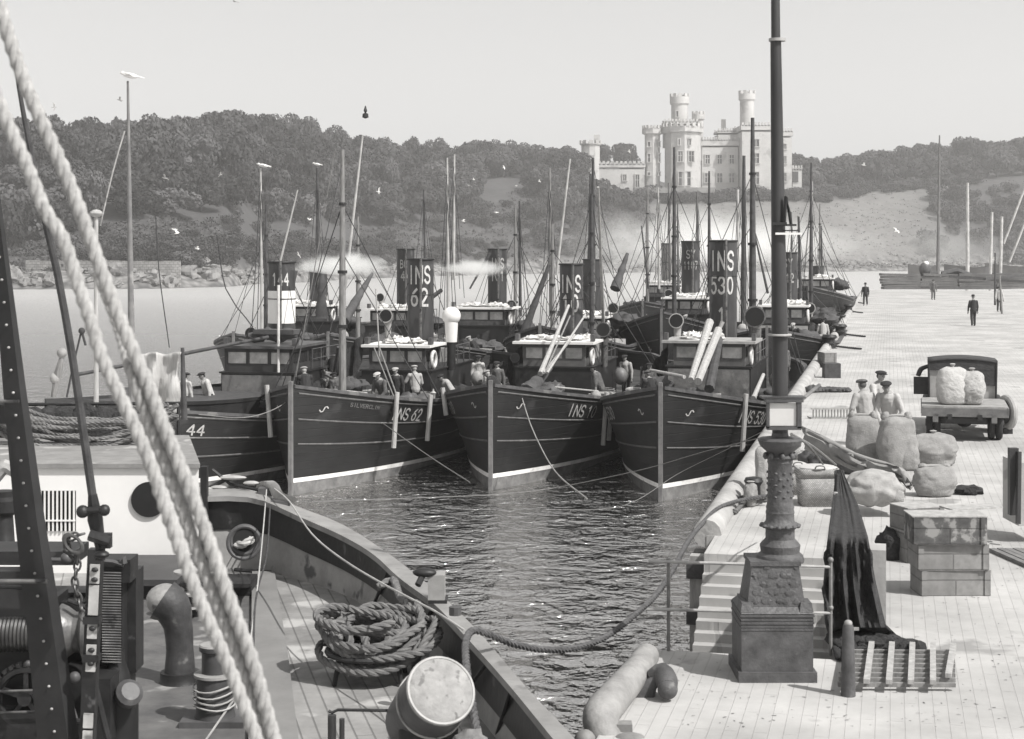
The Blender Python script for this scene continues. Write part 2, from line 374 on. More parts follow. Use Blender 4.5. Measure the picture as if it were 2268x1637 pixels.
# ---------------------------------------------------------------- trees
leafm = [M('foliage_dark', .029, .8, .5, .35, 0), M('foliage_mid', .042, .8, .5, .35, 0), M('foliage_pale', .058, .8, .45, .35, 0)]
for fm in leafm:      # each tree its own tone
    n = fm.node_tree.nodes; l = fm.node_tree.links; b = n['Principled BSDF']; src = b.inputs['Base Color'].links[0].from_socket
    oi = n.new('ShaderNodeObjectInfo'); mr = n.new('ShaderNodeMapRange'); mr.inputs[3].default_value = .6; mr.inputs[4].default_value = 1.5; l.new(oi.outputs['Random'], mr.inputs[0])
    mx = n.new('ShaderNodeVectorMath'); mx.operation = 'SCALE'; l.new(src, mx.inputs[0]); l.new(mr.outputs[0], mx.inputs['Scale']); l.new(mx.outputs[0], b.inputs['Base Color'])
barkm = M('bark', .09, .9, .3, 2)
def crown_mesh(sd, n, w=1.0, h=1.0):
    rnd = random.Random(sd); m = MB(); lobes = []
    for i in range(11):
        a = rnd.uniform(0, 6.28); q = rnd.uniform(.1, .72); z = rnd.uniform(.32, .95)
        lobes.append((Vector((math.cos(a)*q*w, math.sin(a)*q*w, z*h)), rnd.uniform(.26, .42)))
    for i in range(n):
        c, r = lobes[rnd.randrange(len(lobes))]
        d = Vector((rnd.gauss(0, 1), rnd.gauss(0, 1), rnd.gauss(.25, 1))).normalized()
        p = c+Vector((d.x, d.y, d.z*.72))*r*rnd.uniform(.72, 1.08)
        nn = (d+Vector((rnd.gauss(0, .5), rnd.gauss(0, .5), rnd.gauss(.2, .5)))).normalized(); x = nn.orthogonal().normalized(); y = nn.cross(x)
        a = rnd.uniform(0, 6.28); x, y = x*math.cos(a)+y*math.sin(a), y*math.cos(a)-x*math.sin(a); s_ = rnd.uniform(.028, .062)
        m.add([p-x*s_-y*s_*.6, p+x*s_-y*s_*.7, p+x*s_*.8+y*s_*.7+nn*s_*.3, p-x*s_*.9+y*s_*.6], [(0, 1, 2, 3)])
    return m, lobes
tree_proto = []
for i in range(6):
    m, lobes = crown_mesh(i, 2700, 1.0, 1.0); t = thing('tree', None, None)
    cr = m.obj('crown', leafm[i % 3], t, 0)
    tm = MB(); tm.tube([(0, 0, -.2), (.02, 0, .3), (0, .02, .6)], [.05, .035, .02], 6)
    for c, r in lobes[:6]: tm.tube([(0, 0, .3), c*.55+Vector((0, 0, .12)), c], [.025, .016, .008], 5)
    tm.obj('trunk', barkm, t); tree_proto.append(t)
kids = {t.name: KIDS(t) for t in tree_proto}; used = set(); ntree = 0
TL = ('broad-leaved tree in the dense dark wood across the harbour', 'tree', 'trees of the wood across the harbour')
def plant(u, Y, hgt, wd, lab=TL, kind=None, sink=.6):
    global ntree
    i = kind if kind is not None else random.randrange(6); t = tree_proto[i]
    if i not in used: used.add(i); o = t
    else: o = copy_tree(t, None, kids)
    o.location = spot(u, Y)-Vector((0, 0, sink)); o.scale = (wd/2, wd/2, hgt); o.rotation_euler = (0, 0, random.uniform(0, 6.28))
    o['label'] = lab[0]; o['category'] = lab[1]
    if lab[2]: o['group'] = lab[2]
    elif 'group' in o: del o['group']
    ntree += 1; return o
u = -60
while u < 1272:                                        # the wood, front rows to ridge
    Ys, Yt, zt, Yr, zr = zone(u); d = 0; r = 0
    while d < 135:
        uu = u+random.uniform(-12, 12); Y = Yt+d+random.uniform(-3, 3)
        if not (1050 < uu < 1185 and d < 42) and uu < 1270:
            reg = 'behind the left mast' if uu < 330 else 'behind the white-banded funnel' if uu < 680 else 'behind the INS 62 funnel' if uu < 1000 else 'behind the INS 10 funnel'
            row_ = 'front-edge' if r < 2 else 'middle-row' if d < 90 else 'skyline'
            plant(uu, Y, random.uniform(6.5, 11.5)*(1 if r else .85), random.uniform(10, 19), (row_+' tree of the dark wood '+reg, 'tree', 'trees of the wood across the harbour'))
        d += 15 if r else 9; r += 1
    u += 8.2*3600/zone(u)[1]
def Yat(u, v):
    Ys, Yt = zone(u)[:2]; Y = Ys
    while Y < Yt+80 and V0+(CZ-gz(u, Y))*F/Y > v: Y += 1
    return Y
for u, v, hg, wd in ((1190, 505, 9, 12), (1222, 495, 10, 13), (1258, 490, 11, 14), (1296, 482, 11.5, 15), (1334, 480, 11, 15), (1368, 482, 9.5, 13), (1404, 490, 8, 12), (1240, 468, 9, 12), (1282, 455, 10, 13), (1318, 458, 9, 13), (1352, 466, 8, 12), (1425, 505, 6, 10), (1385, 470, 7, 10), (1210, 530, 7, 11), (1275, 520, 8, 12), (1340, 520, 7, 12)):
    plant(u, Yat(u, v), hg, wd, ('leafy tree of the dark clump on the shore in front of the castle', 'tree', 'clump of trees in front of the castle'))
u = 1320
while u < 2420:                                        # woods behind and right of the castle
    for d in (100, 125):
        if not (1420 < u < 1740): plant(u+random.uniform(-14, 14), 640+d+random.uniform(-5, 5), random.uniform(8, 11), random.uniform(14, 19), ('tree of the pale hazy woodland beyond the castle', 'tree', 'woodland beyond the castle'), sink=1)
    u += 62
u = 1790
while u < 2420:
    for d in (14, 36, 62, 90):
        plant(u+random.uniform(-16, 16), zone(u)[1]+d, random.uniform(8, 12), random.uniform(14, 19), ('tree of the pale hazy woodland to the right of the castle', 'tree', 'woodland right of the castle'), sink=1)
    u += 70
plant(1102, 470, 6, 7, ('small round tree standing alone on the grass clearing', 'tree', None), 1)
plant(262, zone(262)[3]+6, 10, 4, ('tall thin spruce rising above the wood behind the left mast', 'tree', None), 4)
# shrubs on the banks and hedge below castle
bush = []
for i in range(3):
    m, _ = crown_mesh(50+i, 1300, 1, 1); b_ = m.obj('bush', leafm[i], None, 0); bush.append(b_)
nb = 0
def put_bush(u, Y, s_, lab, grp, hs=.6):
    global nb
    src = bush[nb % 3]; o = src if nb < 3 else src.copy()
    if nb >= 3: COL.objects.link(o)
    nb += 1; o.location = spot(u, Y)-Vector((0, 0, .5*s_*hs)); o.scale = (s_, s_, s_*hs*1.6); o.rotation_euler = (0, 0, random.uniform(0, 6)); tag(o, lab, 'bush', grp)
for i in range(125):
    u = random.choice([random.uniform(180, 1100), random.uniform(330, 900)]); Ys, Yt = zone(u)[:2]
    put_bush(u, Ys+random.uniform(9, 30 if random.random() < .8 else 48), random.uniform(2.2, 4.2), 'dark scrubby bush on the grass bank '+('behind the left mast' if u < 400 else 'behind the white-banded funnel' if u < 700 else 'behind the INS 62 funnel' if u < 980 else 'behind the INS 10 funnel'), 'bushes on the bank below the wood')
for i in range(75):
    u = random.uniform(960, 1440); Ys, Yt = zone(u)[:2]
    put_bush(u, Ys+random.uniform(8, 70), random.uniform(2.4, 5.5), ('low' if i % 2 else 'rounded')+' bush on the slope '+('left of the dark tree clump' if u < 1180 else 'below the dark tree clump'), 'bushes on the slope below the dark tree clump')
for i in range(60):
    u = 1420+i*12.6+random.uniform(-5, 5)
    put_bush(u, zone(u)[1]+random.uniform(-3, 12), random.uniform(4, 6), 'bush of the dark hedge along the slope below the castle', 'hedge bushes below the castle', .55)
for i in range(30):
    u = random.uniform(2040, 2280)
    put_bush(u, zone(u)[0]+random.uniform(8, 60), random.uniform(4, 7), 'hazy bush on the slope at the right above the far jetty', 'bushes on the right slope', .7)
# ---------------------------------------------------------------- castle
stone = lined('castle_stone', .44, .35, 0, .9, 1.8, .8, .08, .12, .85, .04, spots=(.22, .58, .33), bump=.02, axis='XZ')
cs = thing('castle', 'pale stone mock Tudor castle with battlements and round turrets on the hill', 'castle')
K = 610/F
def cz(v): return CZ-(v-V0)*K
def cx(u): return (u-U0)*K
def poly_tower(u0, u1, vt, vc, vb, n, corb=.6, depth=610, name='tower', merl=12, rot=0):
    r = (u1-u0)/2*K; c = (cx((u0+u1)/2), depth+r*.9); m = MB(); rb = r-corb; t = thing(name, None, None); t.parent = cs
    zt, zc, zb = cz(vt), cz(vc), cz(vb)-4
    m.tube_like([(Vector((c[0], c[1], z)), q) for z, q in ((zb, rb*1.0), (zc, rb), (zc+.4, r), (zt-1.1, r))], Vector((0, 0, 1)), n)
    for k in range(merl):
        a = 2*math.pi*(k+.5)/merl+rot
        m.box((c[0]+math.cos(a)*(r-.3), c[1]+math.sin(a)*(r-.3), zt-.5), (.55, 2*math.pi*r/merl*.55, 1.3), Matrix.Rotation(a, 3, 'Z'))
    m.obj('wall', stone, t, 25); return t, c, rb
def block(u0, u1, vt, vc, vb, y0, y1, name='wing', merl=0):
    t = thing(name, None, None); t.parent = cs; m = MB(); x0, x1, zt, zc, zb = cx(u0), cx(u1), cz(vt), cz(vc), cz(vb)-4
    m.box(((x0+x1)/2, (y0+y1)/2, (zb+zc)/2), (x1-x0-.8, y1-y0-.8, zc-zb)); m.box(((x0+x1)/2, (y0+y1)/2, (zc+zt)/2), (x1-x0, y1-y0, zt-zc-1.2))
    nn = merl or max(3, int((x1-x0)/2.2))
    for k in range(nn):
        m.box((x0+(x1-x0)*(k+.5)/nn, y0+.3, zt-.3), ((x1-x0)/nn*.55, .6, 1.5))
        m.box((x0+(x1-x0)*(k+.5)/nn, y1-.3, zt-.3), ((x1-x0)/nn*.55, .6, 1.5))
    m.obj('wall', stone, t, 25); return t
def cwin(t, u, v0, v1, wd, y, mull=1):
    """a window: stone frame proud of the wall, dark panes recessed inside it"""
    x, z0, z1 = cx(u), cz(v1), cz(v0); wd *= K; f = MB()
    for sx in (-1, 1): f.box((x+sx*wd/2, y-.16, (z0+z1)/2), (.3, .5, z1-z0+.5))
    f.box((x, y-.2, z1+.1), (wd+.6, .6, .3)); f.box((x, y-.2, z0-.1), (wd+.6, .6, .25))
    if mull: f.box((x, y-.12, (z0+z1)/2), (.2, .3, z1-z0))
    if z1-z0 > 3: f.box((x, y-.1, (z0+z1)/2+.3), (wd, .26, .2))
    w_ = f.obj('window', stone, t, 0); g = MB(); g.box((x, y+.0, (z0+z1)/2), (wd-.25, .1, z1-z0-.05)); g.obj('pane', M('castle_pane', .05, .3, .3, 1), w_, 0)
t = poly_tower(1284, 1333, 311, 322, 379, 10, merl=10, name='gate_turret')[0]; m = MB(); m.box((cx(1322), 612, cz(305)), (2.2, 1.2, 2.4)); m.obj('chimney', stone, t)
cwin(t, 1313, 345, 360, 3.5, 610.6, 0)
t = block(1313, 1430, 359, 374, 417, 612, 622, 'low_wing', 12); cwin(t, 1384, 386, 400, 9, 612.4); cwin(t, 1412, 386, 414, 10, 612.4)
t, c, rb = poly_tower(1424, 1470, 277, 297, 419, 8, 1.0, 612, 'octagonal_tower', 16, 0); 
for v in ((313, 324), (340, 358), (381, 388)): cwin(t, 1438, v[0], v[1], 7, c[1]-rb*.93, 0); cwin(t, 1461, v[0], v[1], 4.5, c[1]-rb*.9, 0)
t, c, rb = poly_tower(1468, 1560, 274, 295, 417, 8, 1.0, 607, 'main_tower', 20, 0)
yy = c[1]-rb*.93
for u in (1502, 1526): cwin(t, u, 309, 322, 5, yy, 0); cwin(t, u+3, 336, 359, 12, yy, 1)
cwin(t, 1514, 381, 412, 28, yy, 1)
block(1472, 1550, 264, 276, 300, 614, 624, 'upper_stage', 10)
t, c, rb = poly_tower(1488, 1532, 204, 228, 280, 18, .55, 616, 'round_turret', 10); cwin(t, 1503, 243, 256, 6, c[1]-rb, 0)
poly_tower(1537, 1566, 244, 263, 330, 14, .6, 616, 'stair_turret', 8)
t = block(1556, 1642, 304, 324, 407, 616, 630, 'middle_wing', 14)
for u in (1571, 1598, 1625): cwin(t, u, 341, 361, 11, 616.4); cwin(t, u, 382, 403, 13, 616.4)
block(1597, 1650, 281, 293, 320, 622, 634, 'rear_block', 8)
m = MB(); m.box((cx(1614), 626, cz(269)), (1.6, 1.6, 4)); m.obj('chimney', stone, cs)
t = block(1640, 1712, 274, 292, 408, 609, 630, 'front_block', 10)
for v in ((309, 325), (340, 362), (381, 408)): cwin(t, 1673, v[0], v[1], 15, 609.4)
t = block(1706, 1758, 286, 304, 405, 612, 630, 'east_block', 8)
for v in ((318, 330), (345, 362), (382, 402)): cwin(t, 1740, v[0], v[1], 8, 612.4)
poly_tower(1644, 1682, 196, 218, 285, 18, .5, 618, 'tall_turret', 8)
t = block(1757, 1782, 368, 376, 402, 614, 620, 'porch', 4); m = MB(); m.box((cx(1765), 614.2, cz(391)), (2.2, .3, 4)); m.obj('archway', darkg, t)
m = MB(); m.box((cx(1490), 606, cz(417)-1), (30, 6, 2)); m.obj('terrace', M('terrace_wall', .2, .9, .3, .5), cs)
# ---------------------------------------------------------------- quay
qm = lined('quay_setts', .41, .3, -TH-R(90)+R(180), .135, 1.3, .86, .3, .45, .85, .05, spots=(.9, .63, .27), bump=.008)
mp = [x for x in qm.node_tree.nodes if x.type == 'MAPPING'][-1]; mp.inputs['Rotation'].default_value = (0, 0, TH-R(90))
def sbox(mb, s0, s1, t0, t1, z0, z1):
    a = [ST(s0, t0, z0), ST(s0, t1, z0), ST(s1, t1, z0), ST(s1, t0, z0)]; b = [p+Vector((0, 0, z1-z0)) for p in a]
    mb.add(a+b, [(3, 2, 1, 0), (4, 5, 6, 7), (0, 1, 5, 4), (1, 2, 6, 5), (2, 3, 7, 6), (3, 0, 4, 7)])
mb = MB()
sbox(mb, -8, 17.8, -2.57, 45, -2, QZ); sbox(mb, 17.8, 25.1, -.42, 45, -2, QZ); sbox(mb, 23.6, 25.1, -2.62, -.42, -2, QZ); sbox(mb, 25.1, 183, -2.75, 45, -2, QZ)
struct('quay', mb, qm, 0)
mb = MB()
for i in range(17): sbox(mb, 23.6-.2*(i+1), 23.6-.2*i, -2.6, -.44, -1, QZ-.02-.12*i-.09)
tag(mb.obj('stone_stairs', lined('step_stone', .40, .6, 0, .8, 1.4, .6, .2, .9, .85, .05, spots=(1.2, .62, .25)), None, 0), 'pale stone steps going down beside the quay under the handrail', 'stairs')
# timber facing of the quay and its raised edge beam
mb = MB(); cop = M('edge_timber', .34, .8, .3, 1.2, .02, 7, spots=(1.1, .66, .3))
for i in range(40):
    s0 = 25.1+i*4; e = .01
    mb.tube([ST(s0+e, -2.74, QZ+.02), ST(s0+4-e, -2.74, QZ+.02)], .22, 12)
tag(mb.obj('edge_beam', cop, None, 40), 'thick pale rounded timber beam along the quay edge beside the drifters', 'kerb')
mb = MB()
for i in range(60): sbox(mb, 25.3+i*2.6, 25.62+i*2.6, -2.98, -2.75, -1, QZ-.3)
tag(mb.obj('fender_piles', wood, None, 0), 'row of upright timber fender piles on the face of the quay', 'fender')
mb = MB(); sbox(mb, 24.85, 25.09, -2.98, -2.66, -1, QZ-.28); m2 = mb.obj('end_pile', pwood, None, 0)
t = thing('corner_pile', 'pale squared timber pile with dark cross pieces at the end of the edge beam', 'pile'); m2.parent = t
for z in (2.45, 1.75, 1.1): mb = MB(); sbox(mb, 24.75, 24.85, -3.02, -2.6, z-.16, z+.06); mb.obj('cross_piece', dwood, t, 0)
mb = MB(); sbox(mb, 24.78, 24.86, -2.86, -2.74, -.5, .94); mb.obj('upright', dwood, t, 0)
# ---------------------------------------------------------------- lettering by strokes
def arc(cx_, cy_, rx, ry, a0, a1, n=10): return [(cx_+rx*math.cos(R(a0+(a1-a0)*i/n)), cy_+ry*math.sin(R(a0+(a1-a0)*i/n))) for i in range(n+1)]
GL = {'A': [[(0, 0), (.3, 1), (.6, 0)], [(.12, .35), (.48, .35)]], 'I': [[(.3, 0), (.3, 1)]], 'N': [[(0, 0), (0, 1), (.6, 0), (.6, 1)]],
      'S': [arc(.3, .745, .27, .255, 20, 270, 10)+arc(.3, .245, .27, .245, 90, -160, 10)[1:]], 'Y': [[(0, 1), (.3, .5), (.6, 1)], [(.3, .5), (.3, 0)]],
      '0': [arc(.3, .5, .28, .5, 0, 360, 18)], '1': [[(.12, .8), (.32, 1), (.32, 0)]], '2': [arc(.3, .72, .27, .28, 170, -20, 8)+[(.03, 0), (.6, 0)]],
      '3': [arc(.28, .75, .25, .25, 160, -90, 8)+arc(.28, .25, .28, .25, 90, -160, 8)[1:]], '4': [[(.45, 0), (.45, 1), (0, .3), (.6, .3)]],
      '5': [[(.55, 1), (.1, 1), (.06, .55)]+arc(.28, .32, .29, .32, 110, -150, 9)], '6': [[(.5, .97), (.22, .75)]+arc(.3, .3, .27, .3, 150, -210, 14)],
      '7': [[(0, 1), (.6, 1), (.2, 0)]], 'B': [[(0, 0), (0, 1)], [(0, 1)]+arc(.3, .76, .25, .24, 90, -90, 6)+[(0, .52)], [(.3, .52)]+arc(.3, .26, .3, .26, 90, -90, 6)+[(0, 0)]],
      'V': [[(0, 1), (.3, 0), (.6, 1)]], 'E': [[(.58, 1), (0, 1), (0, 0), (.58, 0)], [(0, .5), (.45, .5)]], 'L': [[(0, 1), (0, 0), (.55, 0)]], 'R': [[(0, 0), (0, 1)]+arc(.3, .75, .27, .25, 90, -90, 6)+[(0, .5)], [(.3, .5), (.6, 0)]],
      'C': [arc(.32, .5, .3, .5, 50, 310, 12)], 'K': [[(0, 0), (0, 1)], [(.58, 1), (0, .42)], [(.2, .6), (.6, 0)]], '.': [[(.2, 0), (.2, .08)]],
      '~': [[(-.1, .25), (.02, .08), (.2, .1), (.3, .3), (.4, .52), (.58, .56), (.7, .4)]]}
def lettering(text, h, mapper, wt=.16, serif=False, gap=.22, wd=1.0):
    m = MB(); total = sum((.35 if ch == ' ' else .6+gap) for ch in text)-gap; x = -total/2
    for ch in text:
        if ch == ' ': x += .35; continue
        st = list(GL.get(ch, []))
        if serif: st = st+[[(p[0]-.13, p[1]), (p[0]+.13, p[1])] for s_ in st for p in (s_[0], s_[-1]) if p[1] in (0, 1)]
        for line in st:
            pts = [Vector((p[0]+x, p[1])) for p in line]; fine = []
            for a, b in zip(pts, pts[1:]):
                n = max(1, int((b-a).length/.12)); fine += [a.lerp(b, i/n) for i in range(n)]
            fine.append(pts[-1]); L = []; R_ = []
            for i, p in enumerate(fine):
                d = (fine[min(i+1, len(fine)-1)]-fine[max(i-1, 0)]).normalized(); nn = Vector((-d.y, d.x))*wt/2
                e = d*wt/2 if i == len(fine)-1 else (-d*wt/2 if i == 0 else d*0)
                L.append(mapper((p+nn+e).x*h*wd, (p+nn+e).y*h)); R_.append(mapper((p-nn+e).x*h*wd, (p-nn+e).y*h))
            m.grid([L, R_])
        x += .6+gap
    return m
def cyl_map(c, r, z0, face):   # letters wrapped round a funnel; face = direction angle the text looks to
    def f(x, y): a = face+x/r; return Vector((c[0]+math.cos(a)*(r+.012), c[1]+math.sin(a)*(r+.012), z0+y))
    return f
# ---------------------------------------------------------------- steam drifter
def cubic(t): return t*t*(3-2*t)
class Hull:
    def __init__(s, L=26, B=5.6, bow=3.25, mid=2.2, stern=2.7, deck=.75): s.L, s.B, s.bow, s.mid, s.stern, s.deck = L, B, bow, mid, stern, deck
    def zs(s, y):
        return s.mid+(s.bow-s.mid)*(1-min(1, y/9.5))**2.0+(s.stern-s.mid)*max(0, (y-s.L*.58)/(s.L*.42))**2
    def hb(s, y):
        f = (1-(1-min(1, y/7.5))**2.6); q = max(0, (y-(s.L-6.5))/6.5); return s.B/2*f*math.sqrt(max(.0, 1-q**2.6))+.03
    def hw(s, y):
        f = (1-(1-min(1, y/10.5))**1.75); q = max(0, (y-(s.L-9))/9); return s.B*.47*f*(1-min(1, q)**1.7)+.03
    def x(s, y, z):
        zt = s.zs(y); t = max(0, min(1, z/zt)); return s.hw(y)+(s.hb(y)-s.hw(y))*t**1.15+(min(0, z)*.5*s.hw(y)*.4 if z < 0 else 0)
def drifter(name, label, pos, yaw, H, cfg):
    t = thing(name, label, 'drifter', (pos[0], pos[1], 0), -R(yaw), cfg.get('group'))
    ys = [0, .15, .4, .8, 1.3, 1.9, 2.5, 3.1, 3.7, 4.3, 5, 5.8, 6.6, 7.5, 8.5, 10, 12, 14, 16, 18]+[18+(H.L-18)*k/7 for k in range(1, 8)]
    zf = [-.25, 0, .08, .16, .28, .4, .5, .58, .66, .74, .82, .9, 1]
    def side(sx, off=0, fs=zf): return [[Vector((sx*(H.x(y, H.zs(y)*f)+off), y-(.02 if y == 0 else 0), H.zs(y)*f)) for f in fs] for y in ys]
    m = MB()
    for sx in (-1, 1): m.grid(side(sx))
    m.grid([[Vector((sx*H.x(H.L, H.zs(H.L)*f), H.L, H.zs(H.L)*f)) for f in zf] for sx in (-1, 1)])
    for sx in (-1, 1):   # inner bulwark
        m.grid([[Vector((sx*max(.008, H.x(y, H.zs(y)-k*H.deck)-.10), y, H.zs(y)-k*H.deck)) for k in (0, .5, 1)] for y in ys])
    m.obj('hull', cfg.get('paint', hullm), t, 50)
    m = MB(); m.grid([[Vector((sx*max(.01, H.x(y, H.zs(y)-H.deck)-.06), y, H.zs(y)-H.deck)) for sx in (-1, 0, 1)] for y in ys[2:]])
    m.obj('deck', lined('drifter_deck', .11, .6, 0, .16, 5, .6, .4, 1, .85, .06, axis='XY'), t, 0)
    m = MB()
    for sx in (-1, 1): m.grid([[Vector((sx*(H.hb(y)+d), y, H.zs(y)+e)) for d, e in ((.05, -.05), (.05, .05), (-.15, .05), (-.15, -.05))] for y in ys], cu=True)
    m.obj('rail', M('rail_wood', .075, .6, .4, 4, .004, 30, spots=(1.5, .6, .14)), t, 40)
    m = MB()
    for f0, e in ((.94, 0), (.70, 0), (.47, 0)):
        for sx in (-1, 1): m.tube([Vector((sx*(H.x(y, H.zs(y)*f0-.0)+.012), y, H.zs(y)*f0)) for y in ys[1:-1]], .028, 5)
    m.obj('rubbing_strake', M('strake', .095, .55, .4, 5, spots=(2, .62, .16)), t, 40)
    def zl(y): return .5-.02*y
    m = MB()
    for sx in (-1, 1): m.grid([[Vector((sx*(H.x(y, zl(y)-k*.13)+.014), y, zl(y)-k*.13)) for k in (0, 1)] for y in ys[:17]])
    m.obj('boot_top_line', M('boot_top_white', .70, .6, .2, 2, spots=(1.6, .64, .3)), t, 40)
    m = MB()
    for sx in (-1, 1): m.grid([[Vector((sx*(H.x(y, z)+.011), y, z)) for z in (zl(y)-.135, .15, -.1)] for y in ys[:17]])
    m.obj('bottom_paint', M('weedy_bottom', .13, .7, .55, 2.5, .01, 12), t, 40)
    m = MB(); m.box((0, -.05, H.bow/2), (.11, .16, H.bow+.3)); m.obj('stem_post', M('stem_wood', .15, .6, .3, 4), t, 0)
    for sx in (-1, 1):    # scroll on each bow
        f = lambda x, y, sx=sx: Vector((sx*(H.x(.85+x, 2.45+y)+.02), .85+x, 2.40+y))
        if cfg.get('scroll', 1): lettering('~', .30, f, .12).obj('bow_scroll', letterw, t, 0)
        y0 = cfg.get('num_y', 6.2)
        if cfg.get('hull_text'):
            g = lambda x, y, sx=sx: Vector((sx*(H.x(y0+x*sx, H.zs(y0+x*sx)-.66+y)+.03), y0+x*sx, H.zs(y0+x*sx)-.66+y))
            lettering(cfg['hull_text'], cfg.get('num_h', .36), g, .15, False, wd=1.15).obj('hull_number', letterw, t, 0)
    if cfg.get('name'): lettering(cfg['name'], .11, lambda x, y: Vector((H.x(2.2+x, H.zs(2.2+x)-.40+y)+.03, 2.2+x, H.zs(2.2+x)-.40+y)), .17, wd=1.25).obj('bow_name', M('faded_lettering', .13, .6, .4, 9), t, 0)
    dk = lambda y: H.zs(y)-H.deck
    rnd = random.Random(int(pos[0]*10)+5)
    # fenders: slim poles hung outside
    for fy, sx, ln in cfg.get('poles', []):
        zt = H.zs(fy)+.18; x = sx*(H.hb(fy)+.12); m = MB(); m.tube([(x, fy, zt), (x-sx*.12, fy, zt-ln)], [.075, .08], 8)
        m.obj('fender_pole', pwood, t)
    # hatch, capstan, bitts
    yh = cfg.get('hatch', 7.5); m = MB(); m.box((0, yh, dk(yh)+.3), (1.9, 2.2, .6)); m.box((0, yh, dk(yh)+.64), (1.7, 2.0, .08)); m.obj('hatch', dwood, t, 0)
    m = MB(); m.lathe([(.3, 0), (.28, .12), (.17, .25), (.16, .7), (.26, .85), (.26, .98), (.1, 1.05)], (-.5, 4.8, dk(4.8))); m.obj('capstan', iron, t)
    for sx in (-1, 1):
        m = MB(); m.box((sx*.35, 2.2, dk(2.2)+.45), (.16, .16, .9)); m.box((sx*.35, 2.2, dk(2.2)+.7), (.5, .1, .1)); m.obj('bitt', wood, t, 0)
    # wheelhouse
    wy = cfg.get('wy', 11.3); wz = cfg.get('wz', 3.85); ww = cfg.get('ww', 2.1); wl = cfg.get('wl', 1.7); zb = dk(wy); zw = wz-.95
    cm = cfg.get('case_mat', black)
    m = MB(); cw = cfg.get('cw', ww+.5); m.box((0, wy+2.6, (zb+zw)/2), (cw, 6.2, zw-zb)); m.box((0, wy+2.6, zw+.03), (cw+.12, 6.3, .06)); m.obj('casing', cm, t, 30)
    if cfg.get('front_mat'):
        m = MB(); m.box((0, wy-.53, (zb+zw)/2), (cw-.1, .04, zw-zb-.1)); m.obj('casing_front', cfg['front_mat'], t, 0)
    wh = thing('wheelhouse', None, None); wh.parent = t
    m = MB(); x = ww/2; y0, y1 = wy-.35, wy+wl; z0, z1 = zw+.06, wz-.1; hs = z0+.27; pt = .09
    m.box((0, (y0+y1)/2, (z0+hs)/2), (ww, y1-y0, hs-z0)); m.box((0, (y0+y1)/2, z1-.06), (ww, y1-y0, .12))
    npn = cfg.get('panes', 3)
    for k in range(npn+1): m.box((-x+pt/2+(ww-pt)*k/npn, y0+pt/2, (hs+z1)/2), (pt*1.3, pt, z1-hs)); m.box((-x+pt/2+(ww-pt)*k/npn, y1-pt/2, (hs+z1)/2), (pt*1.3, pt, z1-hs))
    for sx in (-1, 1):
        for k in (1,): m.box((sx*(x-pt/2), (y0+y1)/2, (hs+z1)/2), (pt, pt*1.3, z1-hs))
    m.obj('wall', cfg.get('wh_mat', dwood), wh, 0)
    for k in range(npn):
        g = MB(); g.box((-x+pt/2+(ww-pt)*(k+.5)/npn, y0+.05, (hs+z1)/2-.04), ((ww-pt)/npn-pt*1.3, .02, z1-hs-.1)); g.obj('window_pane', glass, wh, 0)
    for sx in (-1, 1):
        g = MB(); g.box((sx*(x-.05), (y0+y1)/2, (hs+z1)/2-.04), (.02, y1-y0-.3, z1-hs-.1)); g.obj('window_pane', darkg, wh, 0)
    rw = cfg.get('roof_w', ww+.5); m = MB()
    m.box((0, (y0+y1)/2, wz-.04), (rw, y1-y0+.45, .09)); m.obj('roof', cfg.get('roof_mat', white), wh, 0)
    if cfg.get('cover', 1):   # bundled white awning on the roof
        m = MB()
        for k in range(9): m.ball((rnd.uniform(-.33, .33)*rw, (y0+y1)/2+rnd.uniform(-.35, .35), wz+.05), (rnd.uniform(.22, .45), rnd.uniform(.2, .4), rnd.uniform(.08, .2)), 14, 10, nz=.9, sd=k*3+pos[0], fr=3.5)
        m.obj('roof_cover', M('white_awning', .58, .9, .25, 6, .03, 9), wh, 50)
    # funnel
    fy = cfg.get('fy', 14.2); fr = cfg.get('fr', .5); fz = cfg.get('fz', 6.9); fx = cfg.get('fx', 0); fu = thing('funnel', None, None); fu.parent = t
    rake = cfg.get('rake', .0)
    m = MB(); m.tube([(fx, fy, zw-.2), (fx, fy, zw+.6), (fx, fy, fz)], [fr*1.12, fr, fr], 24); m.obj('shell', cfg.get('fun_mat', M('funnel_paint', .045, .5, .4, 2, .003, 10, spots=(1.6, .6, .09), stretch=(1, 1, .3))), fu)
    m = MB(); m.torus((fx, fy, fz), fr+.02, .035, n=24); m.torus((fx, fy, fz-1.35), fr+.01, .02, n=24, m=6); m.obj('rim', iron, fu)
    m = MB(); m.tube([(fx, fy, fz-.25), (fx, fy, fz+.004)], fr*.93, 20); m.obj('mouth', M('soot', .008, .9), fu)
    if cfg.get('band'):
        m = MB(); b0, b1 = cfg['band']; m.tube_like([(Vector((fx, fy, z)), fr+.008) for z in (b0, b1)], Vector((0, 0, 1)), 24, False); m.obj('white_band', M('band_white', .8, .5, .04, 2), fu)
    fw = rotz(-R(yaw)) @ Vector((fx, fy, 0))+Vector((pos[0], pos[1], 0)); face = math.atan2(-fw.y, -fw.x)+R(yaw)
    for txt, z0_, hh in cfg.get('ftext', []):
        lettering(txt, hh, cyl_map((fx, fy), fr, z0_, face+cfg.get('tface', .0)), .17, gap=.25, wd=cfg.get('twd', .62) if len(txt) > 2 else .72).obj('funnel_number', cfg.get('tmat', letter), fu, 0)
    m = MB(); m.tube([(fx+fr*.35, fy-fr-.1, zw), (fx+fr*.35, fy-fr-.1, fz+.05)], .05, 8); m.obj('steam_pipe', steel, fu)
    m = MB()
